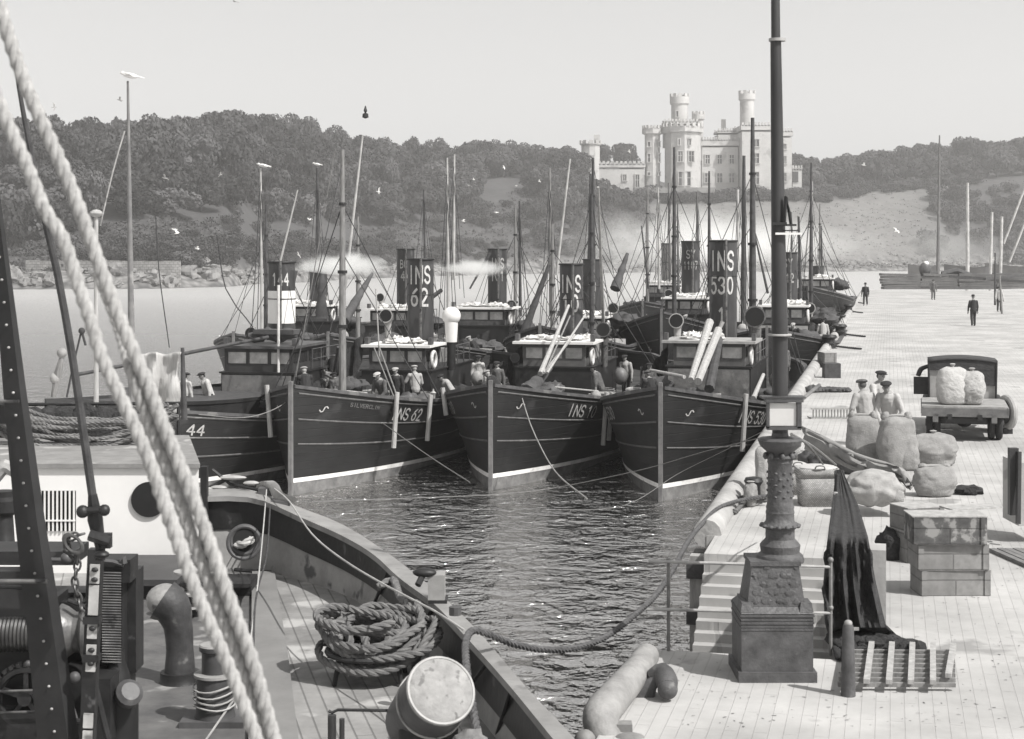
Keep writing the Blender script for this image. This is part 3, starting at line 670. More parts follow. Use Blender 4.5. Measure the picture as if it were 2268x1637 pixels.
    for a in (30, 150, 215, 325): m.tube([(fx+math.cos(R(a))*fr, fy+math.sin(R(a))*fr, fz-.9), (fx+math.cos(R(a))*1.6, fy+math.sin(R(a))*2.6, zw+.05)], .014, 5, False)
    m.obj('stay_wire', iron, fu)
    # ventilator cowls
    for (vx, vy, vh, vm, vs) in cfg.get('cowls', []):
        cwl = thing('ventilator', None, None); cwl.parent = t; m = MB(); m.tube([(vx, vy, zw-.1 if vy > wy-.4 else dk(vy)), (vx, vy, vh-.3)], .16*vs, 12); m.obj('pipe', black if vm is white else vm, cwl)
        m = MB(); stube(m, [(vx, vy, vh-.62*vs), (vx, vy, vh-.25), (vx, vy-.12*vs, vh), (vx, vy-.38*vs, vh+.06)], [.17*vs, .18*vs, .3*vs, .36*vs], .05, 14)
        if vm is white: m = MB(); m.ball((vx, vy, vh-.02), (.34*vs, .3*vs, .33*vs), 18, 12); m.tube([(vx, vy, vh-.95*vs), (vx, vy, vh-.2*vs)], [.2*vs, .24*vs], 14)
        m.obj('cowl', vm, cwl)
        if vm is not white: m = MB(); m.lathe([(.31*vs, 0), (.31*vs, .01)], (vx, vy-.39*vs, vh+.06), (0, -1, .15), 16); m.obj('cowl_mouth', M('soot', .01), cwl)  # dark disc paints the shade inside the closed cowl mouth
    # lifebuoy, nav lamp, dinghy-like gear
    if cfg.get('buoy', 1):
        m = MB(); m.torus((ww/2+.15, wy+.3, zw+.4), .28, .07, (1, 0, 0), 18, 8); m.obj('lifebuoy', letter, t)
    if cfg.get('boat', 1):
        m = MB(); Hb = Hull(L=3.6, B=1.4, bow=.75, mid=.5, stern=.6, deck=.2); yb = [0, .1, .3, .7, 1.2, 1.8, 2.6, 3.2, 3.6]
        for sx in (-1, 1): m.grid([[Vector((-.75+sx*Hb.x(y, Hb.zs(y)*f), fy+1.3+y, zw+.3+Hb.zs(y)*f)) for f in (0, .3, .7, 1)] for y in yb]); m.grid([[Vector((-.75+sx*q*Hb.hb(y), fy+1.3+y, zw+.3+Hb.zs(y)-.06)) for q in (0, 1)] for y in yb])
        m.obj('lifeboat', lgrey, t, 60)
    if cfg.get('skylight', 1): m = MB(); m.box((.5, fy+1.5, zw+.3), (.8, 1.1, .55), taper=.7); m.obj('skylight', wood, t, 0)
    for (ax_, ay, az, bx_, by, bz_, dp) in cfg.get('hungnet', [(-2.2, 9.6, 2.9, .6, 10.2, 3.3, 1.2)] if cfg.get('group') else []):
        rows = []; a, b = Vector((ax_, ay, az)), Vector((bx_, by, bz_))
        for i in range(9): rows.append([a.lerp(b, j/16)+Vector((.05*math.sin(j*1.9), .12*math.sin(j*1.3+i*.2), -dp*(i/8)*(.75+.3*math.sin(j*.7))-.25*math.sin(math.pi*j/16))) for j in range(17)])
        m = MB(); m.grid(rows); m.obj('drying_net', net, t, 80)
    for sx in (-1, 1): m = MB(); m.box((sx*(rw/2-.1), wy-.1, wz+.14), (.14, .3, .24)); m.obj('side_lamp', mgrey, t, 0)
    # low aft house, mizzen
    for (my, mh, mr, mx, ms) in cfg.get('masts', []):
        ma = thing('mast', None, None); ma.parent = t; m = MB(); tl = cfg.get('lean', {}).get(my, (0, 0))
        top = Vector((mx+tl[0], my+tl[1], mh)); m.tube([(mx, my, dk(my)), Vector((mx, my, dk(my))).lerp(top, .5), top], [mr, mr*.85, mr*.45], 10); m.obj('pole', ms, ma)
        for f_, rr in ((.55, mr+.03), (.8, mr*.7+.03), (.35, mr+.04)): m = MB(); q = Vector((mx, my, dk(my))).lerp(top, f_); m.lathe([(rr, -.05), (rr, .05)], q, n=10); m.obj('band', iron, ma)
        m = MB()
        sp = [(1, .2, .62), (-1, .2, .62), (1, 1.3, .8), (-1, 1.3, .8)]
        for sx, dy, f_ in sp: q = Vector((mx, my, dk(my))).lerp(top, f_ if cfg.get('shroud') is None else f_+.1); m.tube([q, (sx*H.hb(min(my+dy, H.L-1)), min(my+dy, H.L-1), H.zs(my))], .016, 4, False)
        m.tube([top-(top-Vector((mx, my, 0)))*.04, (0, .1, H.bow)], .016, 4, False) if my < 14 else m.tube([top-Vector((0, 0, .3)), (0, H.L-.3, H.stern)], .016, 4, False)
        m.obj('rigging', ropek, ma)
    for (a, b, r0, r1, sm) in cfg.get('spars', []):
        m = MB(); a = Vector(a); b = Vector(b); m.tube([a, a.lerp(b, .5), b], [r0, (r0+r1)/2*1.1, r1], 9); m.obj('spar', sm, t)
    for (a, b, rr) in cfg.get('sails', []):     # sail furled along a spar
        m = MB(); a = Vector(a); b = Vector(b); n = 14; pts = [a.lerp(b, i/n) for i in range(n+1)]
        m.tube(pts, [rr*rnd.uniform(.85, 1.1)*(1-.6*i/n) for i in range(n+1)], 10); m.obj('furled_sail', dcanvas, t, 60)
    m = None   # rails on the casing
    for sx in (-1, 1):
        m = MB()
        for k in range(5): m.tube([(sx*cw/2, wy+1.5+k*.95, zw), (sx*cw/2, wy+1.5+k*.95, zw+.75)], .02, 5)
        m.tube([(sx*cw/2, wy+1.5, zw+.75), (sx*cw/2, wy+5.3, zw+.75)], .02, 5); m.tube([(sx*cw/2, wy+1.5, zw+.4), (sx*cw/2, wy+5.3, zw+.4)], .015, 5); m.obj('handrail', mgrey, t)
    PI_ = (Matrix.Translation(Vector((pos[0], pos[1], 0))) @ rotz(-R(yaw))).inverted()
    for (a0, a1, a2, b0, b1, b2, r0, r1, sm) in cfg.get('pspars', []):
        m = MB(); a, b = P(a0, a1, a2), P(b0, b1, b2); m.tube([a, a.lerp(b, .5), b], [r0, (r0+r1)/2, r1], 9); o = m.obj('spar', sm, t); o.matrix_parent_inverse = PI_
    for (a0, a1, a2, b0, b1, b2, rr) in cfg.get('psails', []):
        m = MB(); a, b = P(a0, a1, a2), P(b0, b1, b2); n = 18; pts = [a.lerp(b, i/n) for i in range(n+1)]
        m.tube(pts, [rr*rnd.uniform(.85, 1.1)*(1.05-.75*i/n) for i in range(n+1)], 9); o = m.obj('furled_sail', dcanvas, t, 60); o.matrix_parent_inverse = PI_
    MW = Matrix.Translation(Vector((pos[0], pos[1], 0))) @ rotz(-R(yaw))
    t['_dk'] = 0
    return t, (lambda x, y, dz=0, H=H, MW=MW: MW @ Vector((x, y, dk(y)+dz))), (lambda p, MW=MW: MW @ Vector(p))
def stem(u, v): Y = CZ*F/(v-V0); return ((u-U0)/F*Y, Y)
drift = {}
H1 = Hull()
D1 = dict(hungnet=[(-2.6, 10.4, 3.3, -1.2, 10.9, 4.4, 1.5)], masts=[(5.2, 10.6, .13, -.15, wood)], lean={}, ftext=[('INS', 6.05, .62), ('62', 5.2, .62)], hull_text='INS 62', num_y=4.3, name='SILVERCLIN', fy=14.1, fz=6.95, fr=.5,
     poles=[(1.4, -1, 1.6), (3.25, 1, 1.75), (5.3, 1, 1.5)], cowls=[(1.45, 13.2, 4.85, white, 1.05), (-1.15, 13.6, 4.75, lgrey, .75)],
     spars=[((-2.0, 9.2, 1.8), (-.9, 7.0, 4.0), .05, .05, dwood)],
     psails=[(761, 712, 66, 824, 606, 70, .24), (711, 705, 70, 713, 590, 70, .28)], pspars=[(840, 790, 58, 832, 640, 58, .025, .025, pwood), (655, 835, 53, 742, 330, 53.5, .016, .014, ropel), (838, 765, 56, 884, 892, 54, .03, .03, ropel), (828, 770, 56, 872, 880, 54, .025, .025, ropel)], tface=-.12)
drift['a'] = drifter('steam_drifter', 'black steam drifter with INS 62 on its dark funnel, second hull from the left', stem(645, 1097), 12.6, H1, D1)
H2 = Hull(bow=3.2, B=5.7)
D2 = dict(hungnet=[(-2.7, 11.5, 3.0, -1.4, 12, 3.9, 1.3)], masts=[(17.5, 9.6, .11, .2, dwood)], ftext=[('INS', 5.7, .6), ('10', 4.95, .6)], hull_text='INS 10', num_y=3.7, fy=13.9, fz=6.75, fr=.45, ww=2.3, roof_w=3.0, wy=10.6, wz=3.95,
     wh_mat=M('varnished_house', .10, .4, .3, 3), poles=[(4.8, 1, 1.75), (5.4, 1, 1.6), (3.4, -1, .9)], cowls=[(1.5, 12.6, 4.25, steel, .8), (-1.4, 10.2, 3.3, black, .5)],
     pspars=[(1196, 828, 54, 1259, 677, 59, .09, .05, pwood), (1211, 826, 54, 1296, 697, 59, .045, .035, pwood), (1203, 826, 54, 1272, 742, 59, .05, .04, pwood), (1206, 826, 54, 1262, 700, 59, .03, .03, wood)], psails=[(1165, 872, 53, 1218, 815, 55.5, .3), (1362, 640, 76, 1389, 562, 77, .26)], spars=[
            ((1.0, 16, 2.5), (1.6, 10.5, 9.6), .07, .045, pwood)], roof_mat=white, tface=-.1)
drift['b'] = drifter('steam_drifter', 'black steam drifter with INS 10 on its funnel, between the other two near bows', stem(1087, 1086), 12.2, H2, D2)
H3 = Hull(bow=3.3, B=5.7)
D3 = dict(hungnet=[(-2.7, 12.5, 3.0, -1.7, 13, 3.9, 1.3)], masts=[(17.4, 12.5, .16, .95, dwood)], ftext=[('INS', 6.55, .68), ('530', 5.65, .62), ('1', 4.55, .55)], hull_text='INS 530', num_y=4.0, fy=15.6, fz=7.65, fr=.53, ww=2.55, cw=3.0, roof_w=3.35, wy=11.6, wz=4.05, wl=1.9,
     front_mat=M('stained_canvas_dodger', .13, .9, .5, 2.5, .02, 6, spots=(1.5, .55, .22)), wh_mat=M('varnished_house', .10, .4, .3, 3), poles=[(2.85, 1, 1.75)], cowls=[(1.35, 14.6, 4.75, steel, 1.15), (-1.5, 13.8, 4.6, lgrey, .8)],
     pspars=[(1529, 842, 52, 1571, 714, 57, .1, .15, pwood), (1545, 845, 52, 1590, 732, 57, .13, .15, pwood), (1590, 736, 57, 1600, 712, 57, .06, .08, pwood), (1570, 862, 54, 1592, 752, 57, .17, .14, dwood), (1515, 835, 50, 1440, 820, 52, .06, .05, pwood), (1668, 882, 52, 1690, 830, 54, .08, .06, pwood)], sails=[], roof_mat=lgrey, tface=-.1)
drift['c'] = drifter('steam_drifter', 'black steam drifter with INS 530 on its tall funnel, nearest the quay', stem(1463, 1110), 14.0, H3, D3)
H0 = Hull(bow=2.7, mid=1.85, B=5.8)
D0 = dict(boat=0, skylight=0, masts=[], ftext=[('144', 6.02, .42)], hull_text='44', num_h=.3, num_y=1.3, fy=13.2, fx=-.7, fz=6.85, fr=.5, band=(4.6, 5.8), ww=2.45, cw=2.6, roof_w=2.7, wy=9.4, wz=4.0, wl=2.9, panes=3, cover=0, wh_mat=M('wheelhouse_dark', .04, .5, .3, 3),
     roof_mat=mgrey, front_mat=grey, poles=[], cowls=[(-1.6, 12.6, 4.2, black, .6)], spars=[((-4.6, 4.6, 3.25), (.15, 9.6, 4.28), .06, .06, dwood)], scroll=0, buoy=0, tface=-.1, fun_mat=M('funnel_paint'  , .045))
s0 = stem(318, 1112); drift['d'] = drifter('steam_drifter', 'dark steam vessel with broad white band on its funnel, partly behind the white deckhouse', s0, 12.4, H0, D0)
t, dk0, L0 = drift['d']
m = MB()
for k in range(4): m.ball((-.6+k*.35, 10.6, 4.25+.1*(k % 2)), (.4, .3, .2), 10, 6, nz=.6, sd=k)
m.box((.1, 10.6, 4.42), (1.5, .8, .16)); m.obj('roof_gear', dcanvas, t)
m = MB(); m.tube([(.75, 9.0, 3.0), (.75, 9.0, 6.1)], .05, 8); m.obj('pipe', M('white_pipe', .6), t)
# second row, farther
far = []
def fardrift(label, u, v_funtop, Y, yaw, ftext, cfg, stem_back=14.0, Hh=None, tm=None):
    X = (u-U0)/F*Y; c, s_ = math.cos(R(yaw)), math.sin(R(yaw)); pos = (X-s_*stem_back, Y-c*stem_back)
    fz = CZ-(v_funtop-V0)/F*Y
    d = dict(fy=stem_back, fz=fz, fr=.5, hull_text=None, poles=[], group='drifters moored in the farther rows', tmat=tm or letterw)
    d['ftext'] = [(a, fz-b, h) for a, b, h in ftext]; d.update(cfg)
    r = drifter('steam_drifter', label, pos, yaw, Hh or Hull(), d); far.append(r); return r
fardrift('far drifter with pale 44 on its slim funnel, left of the INS 62 funnel', 898, 552, 92, 11, [('BCK', 1.05, .42), ('44', 1.75, .5)], dict(masts=[(5, 9, .12, 0, wood)], cowls=[(-1, 13, 4.6, lgrey, .7)], sails=[((-1.2, 17, 3), (1.4, 17.5, 5), .3)], wz=4.1), 14.5)
fardrift('far drifter with INS 101 on its funnel and a wide white wheelhouse roof', 1101, 552, 86, 11, [('INS', 1.0, .5), ('101', 1.65, .5)], dict(masts=[(19, 9.8, .11, .2, wood)], cowls=[(1.2, 13, 4.4, lgrey, .8)], roof_w=3.2, ww=2.4, wz=4.4), 15)
fardrift('far drifter with SY on its funnel and dark bow left of the INS 530 funnel', 1529, 535, 92, 12, [('SY', .95, .45), ('1107', 1.55, .42)], dict(masts=[(5.6, 12.6, .13, 0, dwood), (19, 12.0, .12, .6, dwood)], cowls=[(-1.1, 13, 4.8, lgrey, .7)], num_y=5, wz=4.7, fr=.52), 14, Hull(bow=4.3, mid=2.9, B=5.8))
fardrift('far drifter moored at the quay with SY 112 on its funnel', 1744, 560, 84, 13.2, [('SY', .75, .42), ('112', 1.5, .42)], dict(masts=[(18, 10.5, .12, 1.0, dwood)], cowls=[(1.2, 13, 4.3, lgrey, .8)], ww=2.0, wz=4.55, front_mat=lgrey), 14.2, Hull(bow=3.9, mid=2.9))
fardrift('farthest drifter with a pale funnel showing just above the SY 112 boat', 1808, 590, 124, 13, [], dict(masts=[(4, 13.5, .14, 0, dwood), (19, 11, .12, 0, wood)], cowls=[], ww=2.2, wz=5.2, fr=.55), 13, Hull(bow=4.8, mid=3.7))
fardrift('far drifter whose dark side shows between the INS 62 and INS 10 wheelhouses', 1312, 575, 84, 12, [('Y', 1.0, .42), ('11', 1.6, .42)], dict(masts=[(16.5, 12.2, .16, -.35, dwood), (4.5, 8.5, .11, -.3, wood)], cowls=[(1.3, 13, 4.3, lgrey, .8)], sails=[((-2.5, 7, 2.4), (-1, 7.4, 6.6), .24)], wz=4.0), 14.2, Hull(bow=4.0, mid=2.7))
fardrift('far drifter with thin pale funnel beside the mast left of the SY funnel', 1478, 540, 118, 12, [], dict(masts=[(5.6, 11.6, .12, -.4, wood), (19, 10, .1, 0, wood)], cowls=[], fun_mat=M('pale_funnel', .22, .6, .3, 2), fr=.45, wz=4.9), 14, Hull(bow=4.0, mid=3.0))
fardrift('far drifter mostly hidden behind the broad white funnel band', 705, 580, 92, 10, [], dict(masts=[(4.5, 9.6, .12, .1, dwood)], cowls=[(.6, 13, 4.6, lgrey, .7)], sails=[((-.6, 9, 3), (.2, 9, 6.2), .34)], wz=4.3, ww=2.8, fr=.5), 14)
# ---------------------------------------------------------------- loose masts, spars and halyards that stand behind the fleet
def polething(name, label, u0, v0, u1, v1, Y, w0, w1, mat, cat='mast', cap=False, group=None):
    a = P(u1, v1, Y); b = P(u0, v0, Y); r1, r0 = w1/2/F*Y, w0/2/F*Y; m = MB(); m.tube([a, a.lerp(b, .6), b], [r1, (r1*.45+r0*.55), r0], 10)
    t = thing(name, label, cat, a, 0, group); o = m.obj('pole', mat, t); o.matrix_parent_inverse = Matrix.Translation(-a)
    if cat == 'mast' and 50 < Y < 140:
        for k, (du, dv) in enumerate(((-26, 30), (24, 40), (-12, 60), (14, 20))):
            q = MB(); q.tube([b.lerp(a, .06+.05*k), P(u1+du, min(v1+dv, 790), Y-1)], .016, 4, False); q = q.obj('stay', ropek, t); q.matrix_parent_inverse = Matrix.Translation(-a)
    if cap: c = MB(); c.ball(b+Vector((0, 0, .05)), (r0*3.2, r0*3.2, r0*2), 12, 6); q = c.obj('cap', mat, t); q.matrix_parent_inverse = Matrix.Translation(-a)
    return t
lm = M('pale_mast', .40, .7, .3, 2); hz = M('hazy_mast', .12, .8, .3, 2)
for nm, lab, *a in (
    ('mast', 'tall grey mast with pointed top on the left before the wood', 283, 180, 293, 900, 40, 5, 17, M('mast_grey', .17, .7, .3, 3, spots=(2, .6, .28)), 'mast'),
    ('mast', 'pale pole with mushroom cap left of the tall grey mast', 213, 478, 213, 905, 36, 9, 11, pwood, 'pole', True),
    ('mast', 'slim pale mast topped by a gull beside the white-banded funnel', 577, 372, 580, 760, 64, 4, 7, lm, 'mast'),
    ('spar', 'pale slanting spar left of the tall mast of INS 62', 659, 421, 618, 590, 86, 3, 5, lm, 'spar'),
    ('spar', 'long pale slanting spar right of the tall mast of INS 62', 803, 300, 764, 640, 70, 4, 7, lm, 'spar'),
    ('mast', 'dark mast topped by a gull before the wood', 702, 372, 705, 640, 92, 5, 9, dwood, 'mast'),
    ('mast', 'white-topped mast right of the INS 62 funnel', 990, 350, 993, 760, 74, 4, 9, lm, 'mast'),
    ('mast', 'mast with short crossbar beside the white-topped mast', 1006, 342, 1004, 620, 90, 4, 8, lm, 'mast'),
    ('mast', 'dark stubby mast standing left of the paired spars', 1150, 445, 1152, 700, 96, 4, 8, dwood, 'mast'),
    ('mast', 'pale mast of the pair left of the INS 10 funnel', 1217, 372, 1220, 700, 80, 5, 9, wood, 'mast'),
    ('spar', 'light slanting spar beside the mast left of the INS 10 funnel', 1262, 352, 1232, 610, 78, 4, 6, lm, 'spar'),
    ('mast', 'dark mast with heavy rigging right of the INS 10 funnel', 1307, 385, 1304, 720, 86, 4, 12, dwood, 'mast'),
    ('mast', 'thin white-topped pole below the castle windows', 1457, 415, 1459, 640, 110, 3, 6, lm, 'mast'),
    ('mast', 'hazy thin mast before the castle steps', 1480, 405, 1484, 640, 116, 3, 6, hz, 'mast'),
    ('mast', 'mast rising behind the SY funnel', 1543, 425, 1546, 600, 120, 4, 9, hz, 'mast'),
    ('mast', 'white-topped pole left of the tall dark mast near the lamp pole', 1633, 420, 1634, 600, 110, 6, 6, lm, 'mast'),
    ('mast', 'tall dark mast between the INS 530 funnel and the lamp pole', 1647, 345, 1646, 780, 96, 7, 15, dwood, 'mast'),
    ('mast', 'dark mast standing on the moored boat right of the lamp pole', 1768, 480, 1773, 690, 100, 5, 9, dwood, 'mast'),
    ('mast', 'hazy white-topped pole over the quay boats', 1797, 402, 1799, 640, 130, 5, 5, lm, 'mast'),
    ('mast', 'thin dark mast left of the paired INS 62 funnel masts', 938, 420, 941, 600, 100, 3, 6, dwood, 'mast'),
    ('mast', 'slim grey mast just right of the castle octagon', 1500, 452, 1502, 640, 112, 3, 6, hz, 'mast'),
    ('spar', 'short slanting spar before the pale field', 1420, 500, 1436, 640, 104, 3, 5, dwood, 'spar'),
    ('spar', 'slanting dark boom between the two SY funnels', 1660, 470, 1700, 650, 100, 3, 6, dwood, 'spar'),
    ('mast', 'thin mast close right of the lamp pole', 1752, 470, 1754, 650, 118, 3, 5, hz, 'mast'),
    ('mast', 'thin mast of the farthest quayside boat', 1818, 500, 1820, 650, 126, 3, 5, dwood, 'mast'),
    ('spar', 'dark slanting boom over the INS 101 wheelhouse', 1040, 640, 1085, 560, 84, 4, 7, dwood, 'spar'),
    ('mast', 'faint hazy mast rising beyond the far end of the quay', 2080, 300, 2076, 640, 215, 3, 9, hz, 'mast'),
    ('mast', 'white-topped mast beyond the far quay end', 2142, 405, 2142, 650, 205, 6, 9, lm, 'mast'),
    ('mast', 'short pale post right of the white-topped mast', 2196, 470, 2192, 650, 200, 6, 7, lm, 'mast'),
    ('mast', 'hazy pole second from the right edge', 2218, 480, 2214, 650, 200, 6, 7, lm, 'mast'),
    ('spar', 'slanting pale spar at the right edge', 2275, 400, 2222, 540, 190, 5, 5, lm, 'spar'),
    ('spar', 'lower slanting spar at the right edge', 2290, 440, 2235, 580, 190, 5, 5, lm, 'spar')):
    polething(nm, lab, *a[:9], *a[9:])
# ---------------------------------------------------------------- people
def remesh(mb, name, mat, vox, parent, sub=1):
    o = mb.obj('tmp', mat, None, 0); md = o.modifiers.new('r', 'REMESH'); md.mode = 'VOXEL'; md.voxel_size = vox
    s = o.modifiers.new('s', 'SMOOTH'); s.iterations = 3; s.factor = .5
    dg = bpy.context.evaluated_depsgraph_get(); me = bpy.data.meshes.new_from_object(o.evaluated_get(dg)); me.name = name
    bpy.data.objects.remove(o); me.materials.clear(); me.materials.append(mat); me.polygons.foreach_set('use_smooth', [True]*len(me.polygons))
    q = bpy.data.objects.new(name, me); COL.objects.link(q); q.parent = parent; return q
def limb(m, pts, rs): m.tube(smooth(pts, .06) if len(pts) > 2 else pts, rs if len(pts) == 2 else [rs[0]+(rs[-1]-rs[0])*i/max(1, len(smooth(pts, .06))-1) for i in range(len(smooth(pts, .06)))], 10); [m.ball(p, r, 10, 6) for p, r in zip(pts, rs)]
def person(label, pos, head, lean=0, arms=((.26, .05, 1.12, .27, .14, .86), (-.26, .05, 1.12, -.27, .14, .86)), stride=0, jk=None, tr=None, capm=None, capk='cap', group=None, crouch=0, turn=0):
    """faces local +y; arms = (elbow xyz, hand xyz) for the right then the left arm, before leaning"""
    t = thing('person', label, 'person', pos, head, group); c = .94-crouch
    def up(p):   # lean the upper body about the hips
        p = Vector(p); a = R(lean); d = p-Vector((0, 0, .94)); return Vector((d.x, d.y*math.cos(a)+d.z*math.sin(a), c+d.z*math.cos(a)-d.y*math.sin(a)))
    b = MB(); hipw = .095; feet = []
    for sx in (1, -1):
        f = stride*sx; hip = Vector((sx*hipw, 0, c)); an = Vector((sx*.11, f*.28, .09+max(0, -f)*.05)); kn = (hip+an)/2+Vector((0, .05+crouch*.7+abs(f)*.05, 0)); feet.append((sx, hip, kn, an))
        limb(b, [hip, kn], [.085, .06]); limb(b, [kn, an], [.058, .04]); limb(b, [an, an+Vector((0, .13, -.04))], [.045, .035])
    limb(b, [up((0, 0, .94)), up((0, .0, 1.2)), up((0, .0, 1.42))], [.14, .13, .14]); limb(b, [up((.17, 0, 1.42)), up((-.17, 0, 1.42))], [.07, .07])
    limb(b, [up((0, 0, 1.45)), up((0, .02, 1.56))], [.058, .052]); hc = up((0, .035, 1.66)); up0 = up((0, 0, 1.75))-up((0, 0, 1.65)); up0.normalize()
    Mh = Matrix.Rotation(-R(lean*.6), 3, 'X') @ Matrix.Rotation(R(turn), 3, 'Z')
    H = lambda x, y, z: hc+Mh @ Vector((x, y, z))
    b.ball(hc, (.076, .095, .115), 14, 10, Mh); b.ball(H(0, .035, -.065), (.05, .05, .045), 10, 6)      # skull, jaw
    limb(b, [H(0, .09, .01), H(0, .112, -.022)], [.01, .015]); b.ball(H(.078, -.005, -.01), (.012, .02, .03), 8, 6); b.ball(H(-.078, -.005, -.01), (.012, .02, .03), 8, 6)
    b.ball(H(0, .085, -.055), (.024, .014, .008), 8, 6); b.ball(H(0, .085, .03), (.05, .016, .012), 8, 6)
    A = []
    for (sx, a) in zip((1, -1), arms):
        sh = up((sx*.19, 0, 1.42)); el = up(a[:3]); ha = up(a[3:]); A.append((sh, el, ha)); limb(b, [sh, el], [.05, .042]); limb(b, [el, ha], [.04, .027])
        d = (ha-el).normalized(); side = d.cross(Vector((0, 1, 0))).normalized() if abs(d.y) < .9 else Vector((1, 0, 0)); nrm = d.cross(side)
        b.ball(ha+d*.05, (.036, .036, .036), 8, 6); limb(b, [ha, ha+d*.09], [.03, .034])
        for k in range(4):
            o_ = side*(.03-.02*k); L_ = (.075, .085, .08, .062)[k]; q = ha+d*.095+o_; limb(b, [q, q+d*L_*.5+nrm*.008, q+d*L_*.85+nrm*.03], [.0105, .0095, .0085])
        limb(b, [ha+d*.03+side*.03, ha+d*.07+side*.062+nrm*.012, ha+d*.105+side*.06+nrm*.03], [.013, .012, .0105])
    remesh(b, 'body', skin, .0115, t)
    e = MB()
    for sx in (1, -1): e.ball(H(sx*.03, .084, .005), .011, 8, 6)
    e.obj('eyes', hair, t)
    j = MB(); limb(j, [up((0, 0, .9)), up((0, 0, 1.15)), up((0, .0, 1.38))], [.165, .155, .17]); j.ball(up((0, .01, 1.15)), (.2, .145, .28), 14, 10, Matrix.Rotation(-R(lean), 3, 'X')); limb(j, [up((.19, 0, 1.4)), up((-.19, 0, 1.4))], [.085, .085])
    j.ball(up((0, 0, .93)), (.19, .15, .16), 12, 8)
    for sh, el, ha in A: limb(j, [sh, el], [.078, .066]); limb(j, [el, el.lerp(ha, .93)], [.062, .048])
    limb(j, [up((0, 0, 1.42)), up((0, .015, 1.5))], [.085, .068])
    remesh(j, 'jacket', jk, .016, t)
    tr_ = MB(); tr_.ball((0, 0, c+.02), (.17, .14, .14), 12, 8)
    for sx, hip, kn, an in feet: limb(tr_, [hip, kn], [.105, .08]); limb(tr_, [kn, an+Vector((0, 0, .02))], [.08, .066])
    remesh(tr_, 'trousers', tr, .016, t)
    bo = MB()
    for sx, hip, kn, an in feet: limb(bo, [an+Vector((0, -.02, .03)), an+Vector((0, -.02, -.045))], [.055, .045]); limb(bo, [an+Vector((0, -.02, -.05)), an+Vector((0, .15, -.055))], [.042, .036])
    remesh(bo, 'boots', hair, .012, t)
    h = MB(); h.ball(H(0, -.02, .025), (.083, .09, .098), 12, 8, Mh); h.obj('hair', hair, t) if capk == 'none' else None
    if capk == 'cap':
        h = MB(); h.ball(H(0, -.005, .075), (.125, .14, .048), 16, 8, Mh); h.ball(H(0, .12, .05), (.07, .06, .012), 12, 6, Mh); h.ball(H(0, -.04, .0), (.079, .075, .075), 12, 8, Mh); h.obj('cap', capm, t)
    if capk == 'hat':
        h = MB(); h.lathe([(.15, -.0), (.152, .012), (.095, .02), (.09, .1), (.07, .12), (.02, .115)], H(0, 0, .05), Mh @ Vector((0, 0, 1)), 16); h.obj('hat', capm, t)
    return t
cl_l = M('light_shirt', .34, .9, .15, 8, .012, 14); cl_w = M('white_shirt', .42, .9, .1, 8, .012, 14); cl_d = M('dark_serge', .03, .95, .3, 8, .012, 14); cl_m = M('grey_tweed', .10, .95, .3, 10, .012, 14)
N_, E_ = 0, -R(90)      # heading 0 looks away from the camera (+y)
def qp(u, v, z=QZ): return G(u, v, z)
def yp(u, Y, z=QZ): return Vector(((u-U0)/F*Y, Y, z))
person('workman in pale shirt seen from behind, leftmost of three by the sacks', yp(1917, 34.6), R(20), 10, crouch=.12, jk=cl_l, tr=cl_m, capm=cl_m, arms=((.27, .12, 1.14, .16, .3, .98), (-.3, .02, 1.16, -.27, .2, .95)))
person('workman in cap and white shirt standing behind the other two by the sacks', yp(1943, 36.6), R(-150), 6, crouch=.08, jk=cl_w, tr=cl_m, capm=cl_d, arms=((.25, .15, 1.15, .1, .38, 1.05), (-.25, .15, 1.15, -.1, .38, 1.05)))
person('workman in white shirt bending, rightmost of the three by the sacks', yp(1972, 34.9), R(150), 24, crouch=.1, jk=cl_w, tr=cl_m, capm=cl_d, arms=((.24, .2, 1.15, .1, .4, .98), (-.3, .1, 1.12, -.3, .35, .9)), turn=20)
person('man in dark suit and brimmed hat walking away along the middle of the quay', qp(2155, 722), 0, 2, stride=.45, jk=cl_d, tr=cl_d, capm=cl_d, capk='hat')
person('man in dark suit and bowler hat walking by the edge of the quay', qp(1916, 677), R(160), 0, stride=.5, jk=cl_d, tr=cl_d, capm=cl_d, capk='hat')
person('distant small figure near the far end of the quay', qp(2066, 664), R(180), 0, jk=cl_m, tr=cl_m, capm=cl_d)
person('distant figure beside the two thin poles on the quay', qp(2212, 690), R(180), 0, jk=cl_w, tr=cl_d, capm=cl_d)
ta, dka, La = drift['a']; tb, dkb, Lb = drift['b']; tc_, dkc, Lc = drift['c']
person('crewman in pale jacket seen from behind before the INS 62 wheelhouse', dka(1.05, 9.7), R(15), 12, jk=cl_l, tr=cl_d, capm=cl_l, arms=((.27, .12, 1.14, .16, .3, .98), (-.32, .1, 1.2, -.45, .35, 1.1)))
person('crewman bending at the left rail of INS 62 in dark clothes', dka(-1.3, 5.4), R(-60), 50, jk=cl_d, tr=cl_d, capm=cl_m, arms=((.24, .2, 1.15, .1, .5, 1.0), (-.24, .2, 1.15, -.1, .5, 1.0)))
person('crewman in dark jersey stooping left of the INS 62 mast', dka(-.5, 6.2), R(40), 42, jk=cl_m, tr=cl_d, capm=cl_d, arms=((.24, .2, 1.15, .1, .5, 1.0), (-.24, .2, 1.15, -.1, .5, 1.0)))
person('crewman with pale cap working right of the INS 62 mast', dka(.9, 6.4), R(150), 30, jk=cl_m, tr=cl_d, capm=cl_w, arms=((.24, .2, 1.15, .1, .5, 1.0), (-.24, .2, 1.15, -.1, .5, 1.0)))
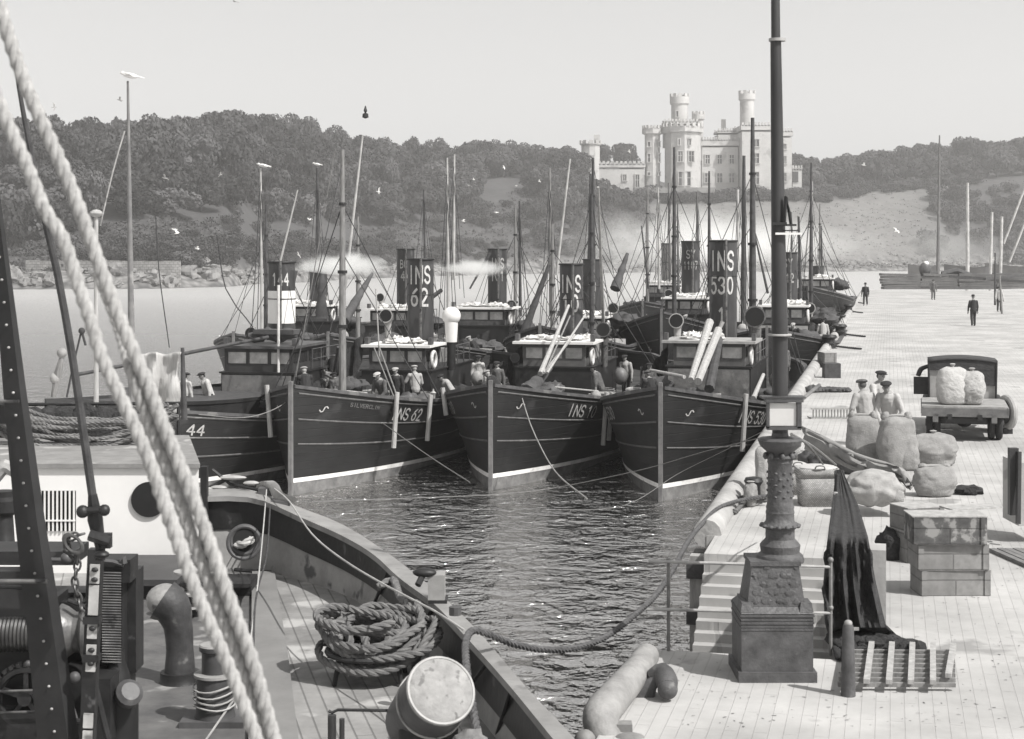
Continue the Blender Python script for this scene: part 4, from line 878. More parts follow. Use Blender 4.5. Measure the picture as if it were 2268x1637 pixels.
person('crewman in pale cap standing at the INS 62 hatch', dka(.6, 8.9), R(170), 14, jk=cl_d, tr=cl_d, capm=cl_l)
person('crewman in grey crouching at the right rail of INS 62', dka(2.1, 10.9), R(110), 35, jk=cl_l, tr=cl_m, capm=cl_d, crouch=.25)
person('crewman in white shirt nearer the bow of the white-banded vessel', L0((-1.5, 6.2, 1.5)), R(-30), 8, jk=cl_w, tr=cl_d, capm=cl_d)
person('second crewman in white shirt on the steam vessel left of its wheelhouse', L0((-1.0, 7.2, 1.5)), R(120), 20, jk=cl_w, tr=cl_d, capm=cl_d)
person('crewman in dark jersey beside the right rail of INS 10', dkb(1.9, 9.2), R(70), 20, jk=cl_m, tr=cl_d, capm=cl_d)
person('crewman in white shirt leaning at the quay side of INS 530', dkc(2.2, 13.2, .3), R(-60), 25, jk=cl_w, tr=cl_d, capm=cl_d)
person('crewman in dark clothes just aft of the man in white on INS 530', dkc(2.3, 16.5, .5), R(30), 12, jk=cl_m, tr=cl_d, capm=cl_l)

# ---------------------------------------------------------------- gear cluttering the drifters' decks
gear_n = 0
def gear(kind, lab, p, sc_=1, rz=0):
    global gear_n; gear_n += 1; m = MB(); rr = random.Random(gear_n)
    if kind == 'net_heap':
        for i in range(5): m.ball((rr.uniform(-.4, .4)*sc_, rr.uniform(-.3, .3)*sc_, .12*sc_+rr.uniform(0, .25)*sc_), (.4*sc_, .35*sc_, .22*sc_), 12, 8, nz=.7, sd=i+gear_n, fr=2.5)
        o = m.obj('net_heap', (net, dcanvas, mgrey)[gear_n % 3], None, 70, loc=p); c = 'net'
    elif kind == 'rope_coil':
        m.rope([(math.cos(k*.6)*(.32-.002*k)*sc_, math.sin(k*.6)*(.3-.002*k)*sc_, .04+.006*k) for k in range(40)], .03, n=5, seg=.08); o = m.obj('rope_coil', (roped, ropem)[gear_n % 2], None, 60, loc=p); c = 'rope'
    elif kind == 'fish_basket':
        m.tube_like([(V3(0, 0, 0), .2*sc_), (V3(0, 0, .3*sc_), .27*sc_), (V3(0, 0, .28*sc_), .24*sc_), (V3(0, 0, .08), .18*sc_)], V3(0, 0, 1), 16); m.torus((0, 0, .3*sc_), .26*sc_, .02, n=16, m=6); o = m.obj('fish_basket', M('basket_pale', .33, .9, .3, 14), None, 50, loc=p); c = 'basket'
    elif kind == 'buoy':
        m.ball((0, 0, .25*sc_), (.22*sc_, .22*sc_, .27*sc_), 14, 10); m.tube([(0, 0, .5*sc_), (0, 0, .62*sc_)], .03, 6); o = m.obj('net_float', (grey, gcanvas)[gear_n % 2], None, 60, loc=p); c = 'float'
    elif kind == 'fish_box':
        for sx in (-1, 1): m.box((sx*.36*sc_, 0, .13*sc_), (.03, .44*sc_, .26*sc_)); m.box((0, sx*.22*sc_, .13*sc_), (.7*sc_, .03, .24*sc_))
        m.box((0, 0, .02), (.7*sc_, .42*sc_, .03)); o = m.obj('fish_box', (pwood, wood)[gear_n % 2], None, 0, loc=p); c = 'box'
    elif kind == 'lantern':
        m.lathe([(.09, 0), (.1, .04), (.07, .06), (.08, .22), (.11, .26), (.03, .34), (.03, .4)], n=12); o = m.obj('lantern', lgrey, None, 50, loc=p); c = 'lamp'
    elif kind == 'oar':
        m.tube([(-1.2*sc_, 0, .1), (1.1*sc_, .15, .35)], [.03, .035], 7); m.ball((1.2*sc_, .16, .36), (.3*sc_, .03, .08), 10, 6); o = m.obj('oar', pwood, None, 50, loc=p); c = 'oar'
    o.rotation_euler = (0, 0, rz); tag(o, lab, c); return o
KN = {'net_heap': 'heap of dark net', 'rope_coil': 'coil of rope', 'fish_basket': 'pale fish basket', 'buoy': 'round net float', 'fish_box': 'open fish box', 'lantern': 'small pale lantern', 'oar': 'pale oar'}
def scatter(nm, dkf, spots):
    for k, (kd, x, y, dz, sc_) in enumerate(spots):
        same = sorted([q[2] for q in spots if q[0] == kd]); n_ = same.index(y); tot = len(same)
        od = '' if tot == 1 else ('foremost ', 'second ', 'third ', 'fourth ', 'fifth ', 'sixth ')[n_] if n_ < tot-1 else 'rearmost '
        gear(kd, '%s%s %s on %s' % (od, KN[kd], 'at the left' if x < -.5 else 'at the right' if x > .5 else 'amidships', nm), dkf(x, y, dz), sc_, k*1.7)
base_s = [('net_heap', -1.6, 3.6, .25, 1.0), ('rope_coil', .7, 1.9, .45, .8), ('fish_basket', 1.6, 5.0, .4, 1.1), ('fish_box', -.9, 5.9, .5, 1.0), ('net_heap', 1.5, 7.2, .2, 1.2), ('buoy', -2.1, 7.0, .5, .9), ('fish_basket', -1.9, 8.4, .4, 1.1), ('fish_box', .3, 7.4, .72, 1.1), ('net_heap', -.2, 7.9, .7, .8), ('lantern', 1.9, 9.0, .6, 1.2), ('rope_coil', -2.0, 10.4, .5, 1.0), ('net_heap', 2.0, 12.4, .3, 1.0), ('buoy', 2.2, 14.2, .7, 1.1), ('oar', -1.0, 6.6, .8, 1.0)]
import copy as _c
scatter('the second drifter from the left', dka, base_s+[('fish_box', 1.2, 10.4, .5, 1.0), ('buoy', .2, 3.4, .6, .8), ('net_heap', -1.8, 12.8, .6, 1.2)])
scatter('the middle drifter', dkb, [(a, -b*.95, c+.5, d, e) for a, b, c, d, e in base_s]+[('net_heap', .6, 4.6, .5, 1.1), ('fish_basket', 2.2, 8.2, .5, 1.1), ('buoy', 2.3, 11.3, .9, 1.2)])
scatter('the near quayside drifter', dkc, [(a, b*.9+.1, c+.3, d, e) for a, b, c, d, e in base_s]+[('net_heap', -1.9, 10.8, .7, 1.3), ('buoy', -2.3, 12.6, .9, 1.1)])
scatter('the white-banded vessel', lambda x, y, dz: L0((x, y, 1.45+dz)), [('net_heap', 1.8, 5.4, .2, 1.0), ('rope_coil', .6, 6.8, .2, 1.1), ('fish_box', 1.5, 7.6, .3, 1.0), ('buoy', 1.9, 9.2, .7, 1.0), ('net_heap', 2.1, 12.0, .6, 1.3)])
for i, (ft, fdk, fl_) in enumerate(far):
    nm_ = ('the far BCK drifter', 'the far wide-roofed drifter', 'the far SY drifter with dark bow', 'the far SY drifter by the quay', 'the farthest drifter', 'the far drifter right of INS 10', 'the pale-funnelled far drifter', 'the far drifter behind the white band')[i]
    scatter(nm_, fdk, [('net_heap', -1.2, 4.2, .4, 1.5), ('fish_basket', 1.4, 5.2, .6, 1.3), ('net_heap', .8, 7.6, .7, 1.4), ('buoy', -1.8, 8.4, .9, 1.3), ('fish_box', 1.8, 9.6, .7, 1.3), ('net_heap', 1.7, 13.2, 1.4, 1.4)])
    if i < 6:
        for k, (x, y) in enumerate(((.9, 6.0), (-1.5, 9.0), (1.9, 11.5))):
            person(('crewman stooping on the foredeck of ', 'crewman standing left of the wheelhouse of ', 'crewman in pale shirt at the right rail of ')[k]+nm_, fdk(x, y), R(60+k*100+i*30), (35, 6, 18)[k], jk=(cl_d, cl_m, cl_l)[k], tr=cl_d, capm=(cl_l, cl_d, cl_d)[k]) if i in (1, 2, 3) else None

for k, (nm2, fdk, x, y, hd, ln, a_, b_, c_) in enumerate((
    ('crewman in grey jersey mending net at the second drifter wheelhouse', dka, -1.9, 9.6, 80, 30, cl_m, cl_d, cl_d), ('crewman in pale cap beside the second drifter bow rail', dka, -.9, 3.8, 20, 25, cl_d, cl_d, cl_l), ('crewman in white shirt standing aft of the white ventilator', dka, 1.9, 15.5, 200, 5, cl_w, cl_d, cl_d),
    ('crewman stooping over baskets on the middle drifter foredeck', dkb, -1.0, 5.6, 60, 40, cl_d, cl_d, cl_l), ('crewman in grey waistcoat left of the middle drifter wheelhouse', dkb, -2.1, 10.2, 170, 8, cl_m, cl_d, cl_d), ('crewman in pale shirt aft on the middle drifter', dkb, 2.0, 15.0, 150, 12, cl_l, cl_d, cl_d),
    ('crewman in dark coat at the foredeck of the quayside drifter', dkc, -1.2, 6.0, 30, 20, cl_d, cl_d, cl_m), ('crewman in grey coat left of the quayside drifter wheelhouse', dkc, -2.2, 11.4, 190, 5, cl_m, cl_d, cl_d))):
    person(nm2, fdk(x, y), R(hd), ln, jk=a_, tr=b_, capm=c_, arms=((.24, .2, 1.15, .1, .5, 1.0), (-.24, .2, 1.15, -.1, .5, 1.0)) if ln > 15 else ((.26, .05, 1.12, .27, .14, .86), (-.26, .05, 1.12, -.27, .14, .86)))
# ---------------------------------------------------------------- foreground ship
ship = thing('foreground_ship', 'dark steel ship in the foreground with curved bulwark, planked deck and white deckhouse', 'ship', (0, 0, 0))
CI = [(446, 1100, 3.85), (520, 1098, 3.84), (587, 1110, 3.8), (664, 1145, 3.68), (745, 1180, 3.6), (822, 1224, 3.55), (884, 1280, 3.52), (958, 1335, 3.5), (1030, 1409, 3.5), (1124, 1514, 3.5), (1225, 1637, 3.5)]
CO = [(446, 1083), (520, 1082), (587, 1094), (664, 1124), (756, 1160), (852, 1220), (918, 1270), (990, 1330), (1062, 1402), (1178, 1536), (1276, 1640)]
inn = [G(u, v, z) for u, v, z in CI]; out = [G(a[0], a[1], b[2]) for a, b in zip(CO, CI)]
d = (inn[-1]-inn[-2]).normalized(); inn.append(inn[-1]+d*4); out.append(out[-1]+d*4)
inn = [inn[0]+Vector((-3.2, 3.4, .1)), inn[0]+Vector((-.7, .9, .05))]+inn; out = [out[0]+Vector((-3.2, 3.6, .1)), out[0]+Vector((-.75, 1.0, .05))]+out
inn = smooth(inn, .35); out2 = smooth(out, .3)
def resamp(p, n):
    L = [0]
    for a, b in zip(p, p[1:]): L.append(L[-1]+(b-a).length)
    r = []
    for k in range(n):
        x = L[-1]*k/(n-1); i = 0
        while i < len(L)-2 and x > L[i+1]: i += 1
        r.append(p[i].lerp(p[i+1], (x-L[i])/(L[i+1]-L[i]+1e-9)))
    return r
NN = 70; inn = resamp(inn, NN); out = resamp(out2, NN)
def dn(p, z): return Vector((p.x, p.y, z))
nrm = []
for i in range(NN):
    t_ = (inn[min(i+1, NN-1)]-inn[max(i-1, 0)]); nrm.append(Vector((-t_.y, t_.x, 0)).normalized())   # outboard
m = MB(); m.grid([[i_, o_, o_-Vector((0, 0, .07)), i_-Vector((0, 0, .07))] for i_, o_ in zip(inn, out)], cu=True)
m.obj('rail_cap', M('rail_cap_paint', .24, .55, .25, 2.5, .003, 20, spots=(3, .62, .16)), ship, 40)
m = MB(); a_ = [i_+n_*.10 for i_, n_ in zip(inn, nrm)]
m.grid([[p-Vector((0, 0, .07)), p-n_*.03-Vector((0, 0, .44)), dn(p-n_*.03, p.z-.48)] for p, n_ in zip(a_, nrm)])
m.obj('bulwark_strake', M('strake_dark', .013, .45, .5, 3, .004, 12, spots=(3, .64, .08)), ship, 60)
m = MB(); m.grid([[p-n_*.0-Vector((0, 0, .45)), p-n_*.02-Vector((0, 0, .6)), dn(p-n_*.04, DZ)] for p, n_ in zip(a_, nrm)])
m.obj('bulwark_plate', M('bulwark_grey', .30, .5, .3, 1.5, .004, 14, spots=(2.2, .6, .085)), ship, 60)
m = MB(); m.grid([[dn(o_+n_*.0, o_.z-.06), dn(o_+n_*.05, 1.5), dn(o_-n_*.4, -.6)] for o_, n_ in zip(out, nrm)])
m.obj('hull_plating', black, ship, 60)
m = MB(); dkp = lined('ship_deck', .25, .75, R(0), .165, 5, .42, .35, 1.6, .75, .06, spots=(1.1, .55, .42), bump=.006)
mp = [x for x in dkp.node_tree.nodes if x.type == 'MAPPING'][-1]; mp.inputs['Rotation'].default_value = (0, 0, R(-103))
m.grid([[dn(p, DZ), dn(Vector((-14, p.y, 0)) if p.x > -14 else Vector((-14.2, p.y, 0)), DZ)] for p in a_[14:]]); m.obj('deck', dkp, ship, 0)
# waterway plate of smoother paint in mid deck
m = MB(); q = [G(558, 1268, DZ+.05), G(608, 1268, DZ+.05), G(640, 1470, DZ+.05), G(668, 1700, DZ+.05), G(548, 1700, DZ+.05), G(556, 1450, DZ+.05)]
m.prism([(p.x, p.y) for p in q], DZ+.01, DZ+.07); m.obj('deck_strip', M('strip_paint', .19, .7, .15, 2, .003, 20), ship, 0)
m = MB(); q = [G(u, v, DZ) for u, v in ((200, 1240), (556, 1262), (545, 1700), (150, 1700))]
m.prism([(p.x, p.y) for p in q], DZ+.004, DZ+.012); m.obj('deck_plating', M('plating_grey', .105, .6, .35, 2.5, .004, 20, spots=(1.8, .6, .26)), ship, 0)
# stanchions and stays along the bulwark
def st(name, pts, r, mat=iron, par=ship, n=7): m = MB(); m.tube(pts, r, n); return m.obj(name, mat, par)
for (u0, v0, z0, u1, v1) in ((510, 1104, 3.75, 499, 1236), (592, 1120, 3.7, 597, 1266), (585, 1120, 3.7, 585, 1262), (674, 1150, 3.6, 663, 1277), (753, 1190, 3.5, 738, 1302), (860, 1262, 3.45, 822, 1352), (958, 1345, 3.4, 905, 1420), (1075, 1470, 3.4, 1010, 1560), (1130, 1530, 3.4, 1100, 1630)):
    st('stanchion', [G(u0, v0, z0), G(u1, v1, DZ)], .022)
st('stay_bar', [G(677, 1160, 3.55), G(742, 1306, DZ)], .028)
st('waterway_bar', [G(520, 1262, DZ+.03), G(600, 1268, DZ+.03)], .03)
# round hawse hole: ring and opening
c = G(540, 1196, 3.32); c = c+Vector((0, -.12, 0)); c.y = 23.0; c = P(541, 1196, 22.15); ax = Vector((.18, -1, .12)); m = MB(); m.torus(c, .185, .035, ax, 28, 8); m.torus(c+Vector((0, -.02, -.03)), .215, .03, ax, 28, 8)
m.obj('hawse_ring', mgrey, ship); m = MB(); m.lathe([(.165, -.02), (.165, .015)], c, ax, 24); m.obj('hawse_opening', M('hole_dark', .012, .8), ship)
t = MB(); t.rope([c+V3(-.1, -.05, -.06), c+V3(.02, -.12, -.03), c+V3(.12, -.05, .03)], .055); tag(t.obj('hawser_end', ropem, None), 'pale rope end bundled in the round hawse hole of the bulwark', 'rope')
# slots behind hawse (mooring pipe in waterway)
m = MB(); m.box(G(528, 1296, DZ+.1), (.42, .5, .2)); m.box(G(528, 1290, DZ+.22), (.36, .4, .05)); m.obj('fairlead_box', iron, ship, 0)
# chock on the rail
fl = thing('fairlead', 'curved grey fairlead standing on the ship rail where the thin line passes', 'fairlead')
m = MB(); pts = [P(574, 1076, 23.6), P(590, 1071, 23.4), P(604, 1082, 23.1), P(612, 1098, 22.9), P(640, 1108, 22.7)]
rows = []
for i, p in enumerate(smooth(pts, .08)): rows.append([p+V3(-.06, .12, .02), p+V3(.1, -.05, .05), p+V3(.1, -.05, -.02), p+V3(-.06, .12, -.05)])
m.grid(rows, cu=True); m.obj('horn', lgrey, fl, 60); m = MB(); m.box(P(612, 1112, 22.9), (.42, .3, .06)); m.box(P(590, 1094, 23.4), (.2, .3, .2)); m.obj('base', mgrey, fl, 0)
an = thing('anchor', 'dark anchor gear with pale flukes lying on the ship rail left of the fairlead', 'anchor')
m = MB(); m.tube([P(452, 1086, 23.7), P(500, 1062, 23.7), P(520, 1058, 23.7)], [.03, .035, .03], 7); m.tube([P(470, 1040, 23.7), P(510, 1072, 23.7), P(575, 1086, 23.5)], .025, 6); m.obj('shank', iron, an)
for (u, v, w_) in ((516, 1058, .2), (456, 1084, .18), (484, 1080, .12), (545, 1088, .4), (556, 1070, .12)): m = MB(); m.ball(P(u, v, 23.65), (w_, .06, .035), 12, 6); m.obj('fluke', lgrey, an)
# deckhouse: white trunk at the left with grey roof
dh = thing('deckhouse', 'low white deckhouse with grey roof, slatted grille and round black opening', 'deckhouse')
z1 = 4.27; yf = 22.65; xr = (440-U0)/F*yf; m = MB(); m.prism([(-12, yf), (xr, yf), (xr-.85, yf+3.4), (-12, yf+3.4)], DZ, z1); m.obj('wall', M('deckhouse_white', .74, .6, .05, 1.5, spots=(1.5, .7, .66)), dh, 0)
m = MB(); m.prism([(-12, yf-.06), (xr+.03, yf-.06), (xr-.82, yf+3.45), (-12, yf+3.45)], z1+.003, z1+.06); m.obj('roof', M('roof_grey', .23, .7, .25, 3, .004, 20, spots=(2.2, .64, .4)), dh, 0)
m = MB(); m.box((xr+.06, yf+.1, 3.3), (.09, .14, 1.95)); m.obj('corner_post', black, dh, 0)
m = MB(); m.lathe([(.245, 0), (.245, .03)], P(330, 1106, yf-.01), (0, -1, 0), 32); m.obj('round_opening', M('hole_dark'  , .012, .8), dh)
g = MB(); bk = MB(); c0 = P(128, 1122, yf-.006); bk.box(c0+V3(0, 0, -.06), (.50, .01, .56))
for k in range(9): g.box(c0+V3(-.235+k*.058, -.02, -.06), (.022, .02, .56))
g.box(c0+V3(0, -.032, -.19), (.5, .02, .02)); bk.obj('grille_opening', M('hole_dark'  , .012, .8), dh, 0); g.obj('grille_bars', white, dh, 0)
# rope coils in hanging bights on the roof
t = MB(); rnd = random.Random(4)
for k in range(19):
    x0 = (rnd.uniform(-60, 40)-U0)/F*24.8; x1 = (rnd.uniform(330, 400)-U0)/F*24.8; zt = rnd.uniform(4.72, 4.95); dp = rnd.uniform(.1, .7); y = 24.8+rnd.uniform(-.15, .25)
    pts = [V3(x0+(x1-x0)*i/8, y+rnd.uniform(-.05, .05), max(4.34, zt-dp*(1-((i-4)/4)**2)**.8+rnd.uniform(-.02, .02))) for i in range(9)]
    t.rope(pts, .033, seg=.05, n=5)
tag(t.obj('rope_coils', roped, None), 'heap of long hanging coils of tarred rope on the grey deckhouse roof', 'rope')
rk = thing('rope_rack', 'dark rail rack behind the rope coils on the deckhouse roof', 'rack')
for u in (20, 120, 215, 330, 395): m = MB(); m.tube([P(u, 1000, 26.3), P(u, 893, 26.3)], .03, 6); m.obj('post', iron, rk)
m = MB(); m.tube([P(-60, 897, 26.3), P(400, 893, 26.3)], .03, 6); m.obj('bar', iron, rk)
m = MB()
for k in range(9): m.ball(P(-20+k*42, 950, 25.9), (.32, .22, .36), 12, 8, nz=.4, sd=k)
tag(m.obj('net_heap', net, None, 60), 'dark heap of net behind the hanging rope coils', 'net')
# hanging canvas with tear
rows = []
for i in range(22):
    row = []
    for j in range(14):
        u = 298+(402-298)*j/13-(6*math.sin(i*.3) if j == 13 else 0)-(i*.55 if j > 9 else 0); v = 782+(915-782)*i/21+3*math.sin(j*.9)*(1-i/21)
        row.append(P(u, v, 31+.05*math.sin(j*.9+i*.06)+.22*noise.noise(Vector((i*.12, j*.35, 0)))))
    rows.append(row)
m = MB(); m.grid(rows); o = m.obj('hung_sail', M('sail_cloth', .42, .9, .22, 2, .02, 5, stretch=(4, 1, .6)), None, 80); s = o.modifiers.new('t', 'SOLIDIFY'); s.thickness = .02
tag(o, 'pale grey sail cloth hung up to dry behind the crossing ropes', 'sail')
t = polething('spar', 'dark upright post with tackle at the edge of the hung sail', 404, 770, 408, 930, 31, 8, 14, dwood, 'post')
# small boat and davit beyond the roof on the left
sb = thing('small_boat', 'dark fishing boat bow beyond the rope coils on the left', 'boat', (-13.2, 46, 0))
Hs = Hull(L=15, B=4.4, bow=3.1, mid=2.55, stern=2.5, deck=.3); ys = [0, .3, .8, 1.6, 2.6, 3.6, 5, 6.5, 8, 10, 12, 14, 15]
m = MB(); off = Vector((0, 0, 0))
for sx in (-1, 1): m.grid([[Vector((y, sx*Hs.x(y*.99, Hs.zs(y)*f), Hs.zs(y)*f))+off for f in (-.2, .1, .4, .7, 1)] for y in ys])
m.obj('hull', hull2, sb, 50); m = MB(); m.grid([[Vector((y, sx*Hs.hb(y), Hs.zs(y)-.1))+off for sx in (-1, 0, 1)] for y in ys]); m.obj('deck', dwood, sb, 0); sb.rotation_euler = (0, 0, R(68))
m = MB(); m.ball((3.6, -.6, 2.9), (.9, .7, .35), 12, 8, nz=.7); m.obj('gear', dcanvas, sb)
dv = thing('davit', 'leaning davit with rounded float beyond the rope coils', 'davit')
m = MB(); m.tube([P(118, 880, 38), P(128, 830, 38), P(137, 790, 38)], [.06, .1, .05], 8); m.obj('arm', wood, dv); m = MB(); m.ball(P(122, 838, 38), .13); m.obj('float', gcanvas, dv); m = MB(); m.ball(P(137, 782, 38), .12); m.obj('float', gcanvas, dv)
m = MB(); m.tube([P(180, 735, 38), P(160, 820, 38), P(148, 880, 38)], .025, 5); m.ball(P(181, 733, 38), .08); m.tube([P(181, 733, 38), P(190, 765, 38)], .03, 5); m.obj('tackle', ropek, dv)
# riveted steel leg and frame at the left edge
lg = thing('derrick_leg', 'dark riveted steel leg slanting down the left edge of the picture', 'derrick', (0, 0, 0))
YL = 13.0; L0_ = [(-14, 430), (9, 640), (32, 860), (66, 1150), (100, 1400), (132, 1660)]
def wl_(v): return 14+ (v-430)*.027
m = MB(); rows = []
for u, v in L0_: hw_ = wl_(v); rows.append([P(u-hw_, v, YL), P(u+hw_*.45, v, YL-.06), P(u+hw_, v, YL), P(u+hw_, v, YL+.3), P(u-hw_, v, YL+.3)])
m.grid(rows, cu=True); m.obj('web', M('girder_paint', .022, .5, .3, 3, .003, 20), lg, 20)
m = MB()
for k in range(24):
    v = 470+k*50; 
    for a, b in zip(L0_, L0_[1:]):
        if a[1] <= v < b[1]: m = MB(); u = a[0]+(b[0]-a[0])*(v-a[1])/(b[1]-a[1]); m.ball(P(u-wl_(v)*.15, v, YL-.05), (.013, .012, .011), 8, 6); m.obj('rivet', lgrey, lg)
for (v, h_) in ((915, 42), (1330, 60), (1275, 30)): m = MB(); a = P(-60, v, YL+.1); b = P({915: 40, 1330: 98, 1275: 92}[v], v, YL+.1); m.beam(a, b, .2, h_/F*YL); m.obj('cross_girder', M('girder_paint'  , .033), lg, 0)
m = MB(); m.tube([P(-60, 1287, YL-.15), P(105, 1287, YL-.15)], .018, 6); m.tube([P(-60, 888, YL-.1), P(42, 889, YL-.1)], .014, 6); m.obj('bright_rod', steel, lg)
# wire stay with bottle screw
stt = thing('stay', 'dark wire stay with turnbuckle running from the top left down to the winch', 'stay')
pts = [(22, 60), (42, 195), (65, 320), (100, 490), (128, 610), (160, 790), (185, 960), (205, 1100)]
m = MB(); stube(m, [P(u, v, 12.5) for u, v in pts], [.014, .017, .022, .026, .03, .031, .033, .034], .3, 8); m.obj('wire', ropek, stt)
m = MB(); m.tube([P(205, 1095, 12.5), P(211, 1150, 12.5), P(222, 1210, 12.5), P(222, 1240, 12.5)], [.035, .06, .04, .04], 9); m.tube([P(182, 1132, 12.4), P(232, 1128, 12.4)], .028, 8); m.ball(P(183, 1133, 12.4), .05); m.ball(P(231, 1130, 12.4), .045); m.tube([P(198, 1185, 12.4), P(243, 1200, 12.4)], .045, 8)
m.box(P(236, 1197, 12.45), (.07, .08, .11)); m.ball(P(225, 1228, 12.4), (.06, .05, .03)); m.obj('turnbuckle', iron, stt)
# winch
wn = thing('winch', 'heavy dark deck winch with grooved wire drum and polished end drum at lower left', 'winch', (0, 0, 0)); YW = 14.0
m = MB(); a = P(-90, 1400, YW); b = P(98, 1400, YW); ax = (b-a).normalized(); Lw = (b-a).length
m.lathe([(.155+(.012 if i % 2 else 0), Lw*i/44) for i in range(45)], a, ax, 28); m.obj('wire_drum', M('wire_wound', .10, .35, .4, 9, metal=.6), wn, 20)
m = MB(); a = P(135, 1400, YW-.1); m.lathe([(.24, 0), (.22, .05), (.17, .12), (.17, .17), (.23, .2), (.25, .21), (.25, .24)], a, (1, .05, 0), 28); m.obj('end_drum', steel, wn)
m = MB(); m.box(P(-10, 1590, YW+.2), (1.0, .7, .3)); m.box(P(30, 1340, YW+.6), (1.4, .5, .16)); m.box(P(112, 1480, YW+.25), (.12, .7, 1.25)); m.box(P(20, 1225, YW+.55), (1.3, .5, .12)); m.box(P(200, 1560, YW+.2), (.5, .6, .6)); m.box(P(60, 1500, YW+.75), (1.9, .3, 1.6)); m.obj('frame', iron, wn, 0)
m = MB(); gc = P(58, 1545, YW-.12); m.torus(gc, .24, .035, (0, 1, 0), 32, 6)
for k in range(28): a = k*2*math.pi/28; m.box(gc+V3(math.cos(a)*.285, 0, math.sin(a)*.285), (.035, .06, .03), Matrix.Rotation(-a, 3, 'Y'))
for k in range(5): a = k*2*math.pi/5+.3; m.beam(gc, gc+V3(math.cos(a)*.23, 0, math.sin(a)*.23), .04, .04, (0, 1, 0))
m.lathe([(.06, -.06), (.06, .06)], gc, (0, 1, 0), 14); m.obj('gear_wheel', M('gear_iron', .035, .45, .5, 8, .003, 30, metal=.3), wn, 30)
for (u0, v0, u1, v1, r_) in ((-20, 1305, 96, 1308, .02), (120, 1360, 128, 1640, .025), (150, 1330, 190, 1345, .02), (100, 1590, 190, 1598, .022), (205, 1500, 240, 1640, .03)): m = MB(); m.tube([P(u0, v0, YW-.22), P(u1, v1, YW-.22)], r_, 8); m.obj('rod', M('gear_iron', .035), wn)
m = MB(); m.tube([P(-60, 1532, YW-.2), P(115, 1528, YW-.2), P(118, 1552, YW-.2), P(108, 1575, YW-.2), P(-60, 1580, YW-.2)], .012, 6); m.obj('guard_rod', steel, wn)
for u, v, r_ in ((147, 1236, .05), (110, 1260, .03), (150, 1575, .04), (62, 1470, .03), (165, 1500, .05), (120, 1335, .035)): m = MB(); m.ball(P(u, v, YW-.3), r_, 10, 6); m.obj('knob', mgrey, wn)
m = MB(); m.tube([P(60, 1240, YW-.1), P(140, 1240, YW-.1)], .02, 6); m.obj('cross_bar', mgrey, wn); m = MB(); m.tube([P(140, 1520, YW-.2), P(165, 1600, YW-.2)], .04, 8); m.obj('lever', mgrey, wn)
tl = thing('tool_post', 'dark upright machine with pale curved cap standing before the white deckhouse at far left', 'machine')
m = MB(); b = P(8, 1235, 17.5); m.lathe([(.2, 0), (.12, .12), (.1, .45), (.16, .5), (.16, .62), (.11, .66), (.11, .72)], b, n=16); m.obj('body', iron, tl); m = MB(); stube(m, [b+V3(-.1, 0, .85), b+V3(.02, 0, .98), b+V3(.17, 0, .86)], [.07, .08, .04], .04, 8); m.obj('cap', lgrey, tl)
# chain
ch = MB(); pts = smooth([P(175, 1185, 13.2), P(152, 1195, 13.2), P(152, 1225, 13.2), P(172, 1238, 13.2), P(166, 1290, 13.2), P(178, 1340, 13.2), P(188, 1385, 13.2)], .06)
for i, p in enumerate(pts[:-1]):
    d = (pts[i+1]-p).normalized(); s_ = d.cross(Vector((0, 1, 0))).normalized(); ax = Vector((0, 1, 0)) if i % 2 else s_
    oth = d.cross(ax).normalized(); R_ = .026; rows = []
    for k in range(12):
        a = 2*math.pi*k/12; c_ = p+d*math.cos(a)*.046+oth*math.sin(a)*R_; rd = (d*math.cos(a)+oth*math.sin(a)).normalized()
        rows.append([c_+(rd*math.cos(q*math.pi/3)+ax*math.sin(q*math.pi/3))*.010 for q in range(6)])
    ch.grid(rows, cu=True, cv=True)
ch.torus(P(162, 1205, 13.15), .055, .014, (0, 1, 0), 20, 8, 1.6)
tag(ch.obj('chain', M('chain_steel', .10, .45, .4, 20, metal=.4), None, 40), 'hanging iron chain with large shackle beside the winch', 'chain')
# painted post with brackets
po = thing('striped_post', 'upright post with pale painted sections and black clamps beside the chain', 'post'); YP = 12.9
m = MB(); m.beam(P(213, 1215, YP), P(192, 1690, YP), .11, .1, (0, 1, 0)); m.obj('post', iron, po, 0)
for (v0, v1) in ((1250, 1292), (1296, 1362), (1382, 1414), (1428, 1450), (1465, 1487), (1580, 1612), (1618, 1650)):
    u = 212-(v0-1215)*.044; m = MB(); m.beam(P(u, v0, YP-.07), P(u-(v1-v0)*.044, v1, YP-.07), .075, .02, (0, 1, 0)); m.obj('pale_panel', M('panel_paint', .42, .5, .3, 5, spots=(4, .6, .15)), po, 0)
for v in (1262, 1284, 1392, 1440, 1470): m = MB(); u = 212-(v-1215)*.044; m.ball(P(u, v, YP-.09), (.028, .02, .02), 8, 6); m.obj('bolt', iron, po)
for u, v in ((205, 1372), (203, 1456)): m = MB(); m.box(P(u, v, YP-.05), (.13, .1, .055)); m.obj('clamp', iron, po, 0)
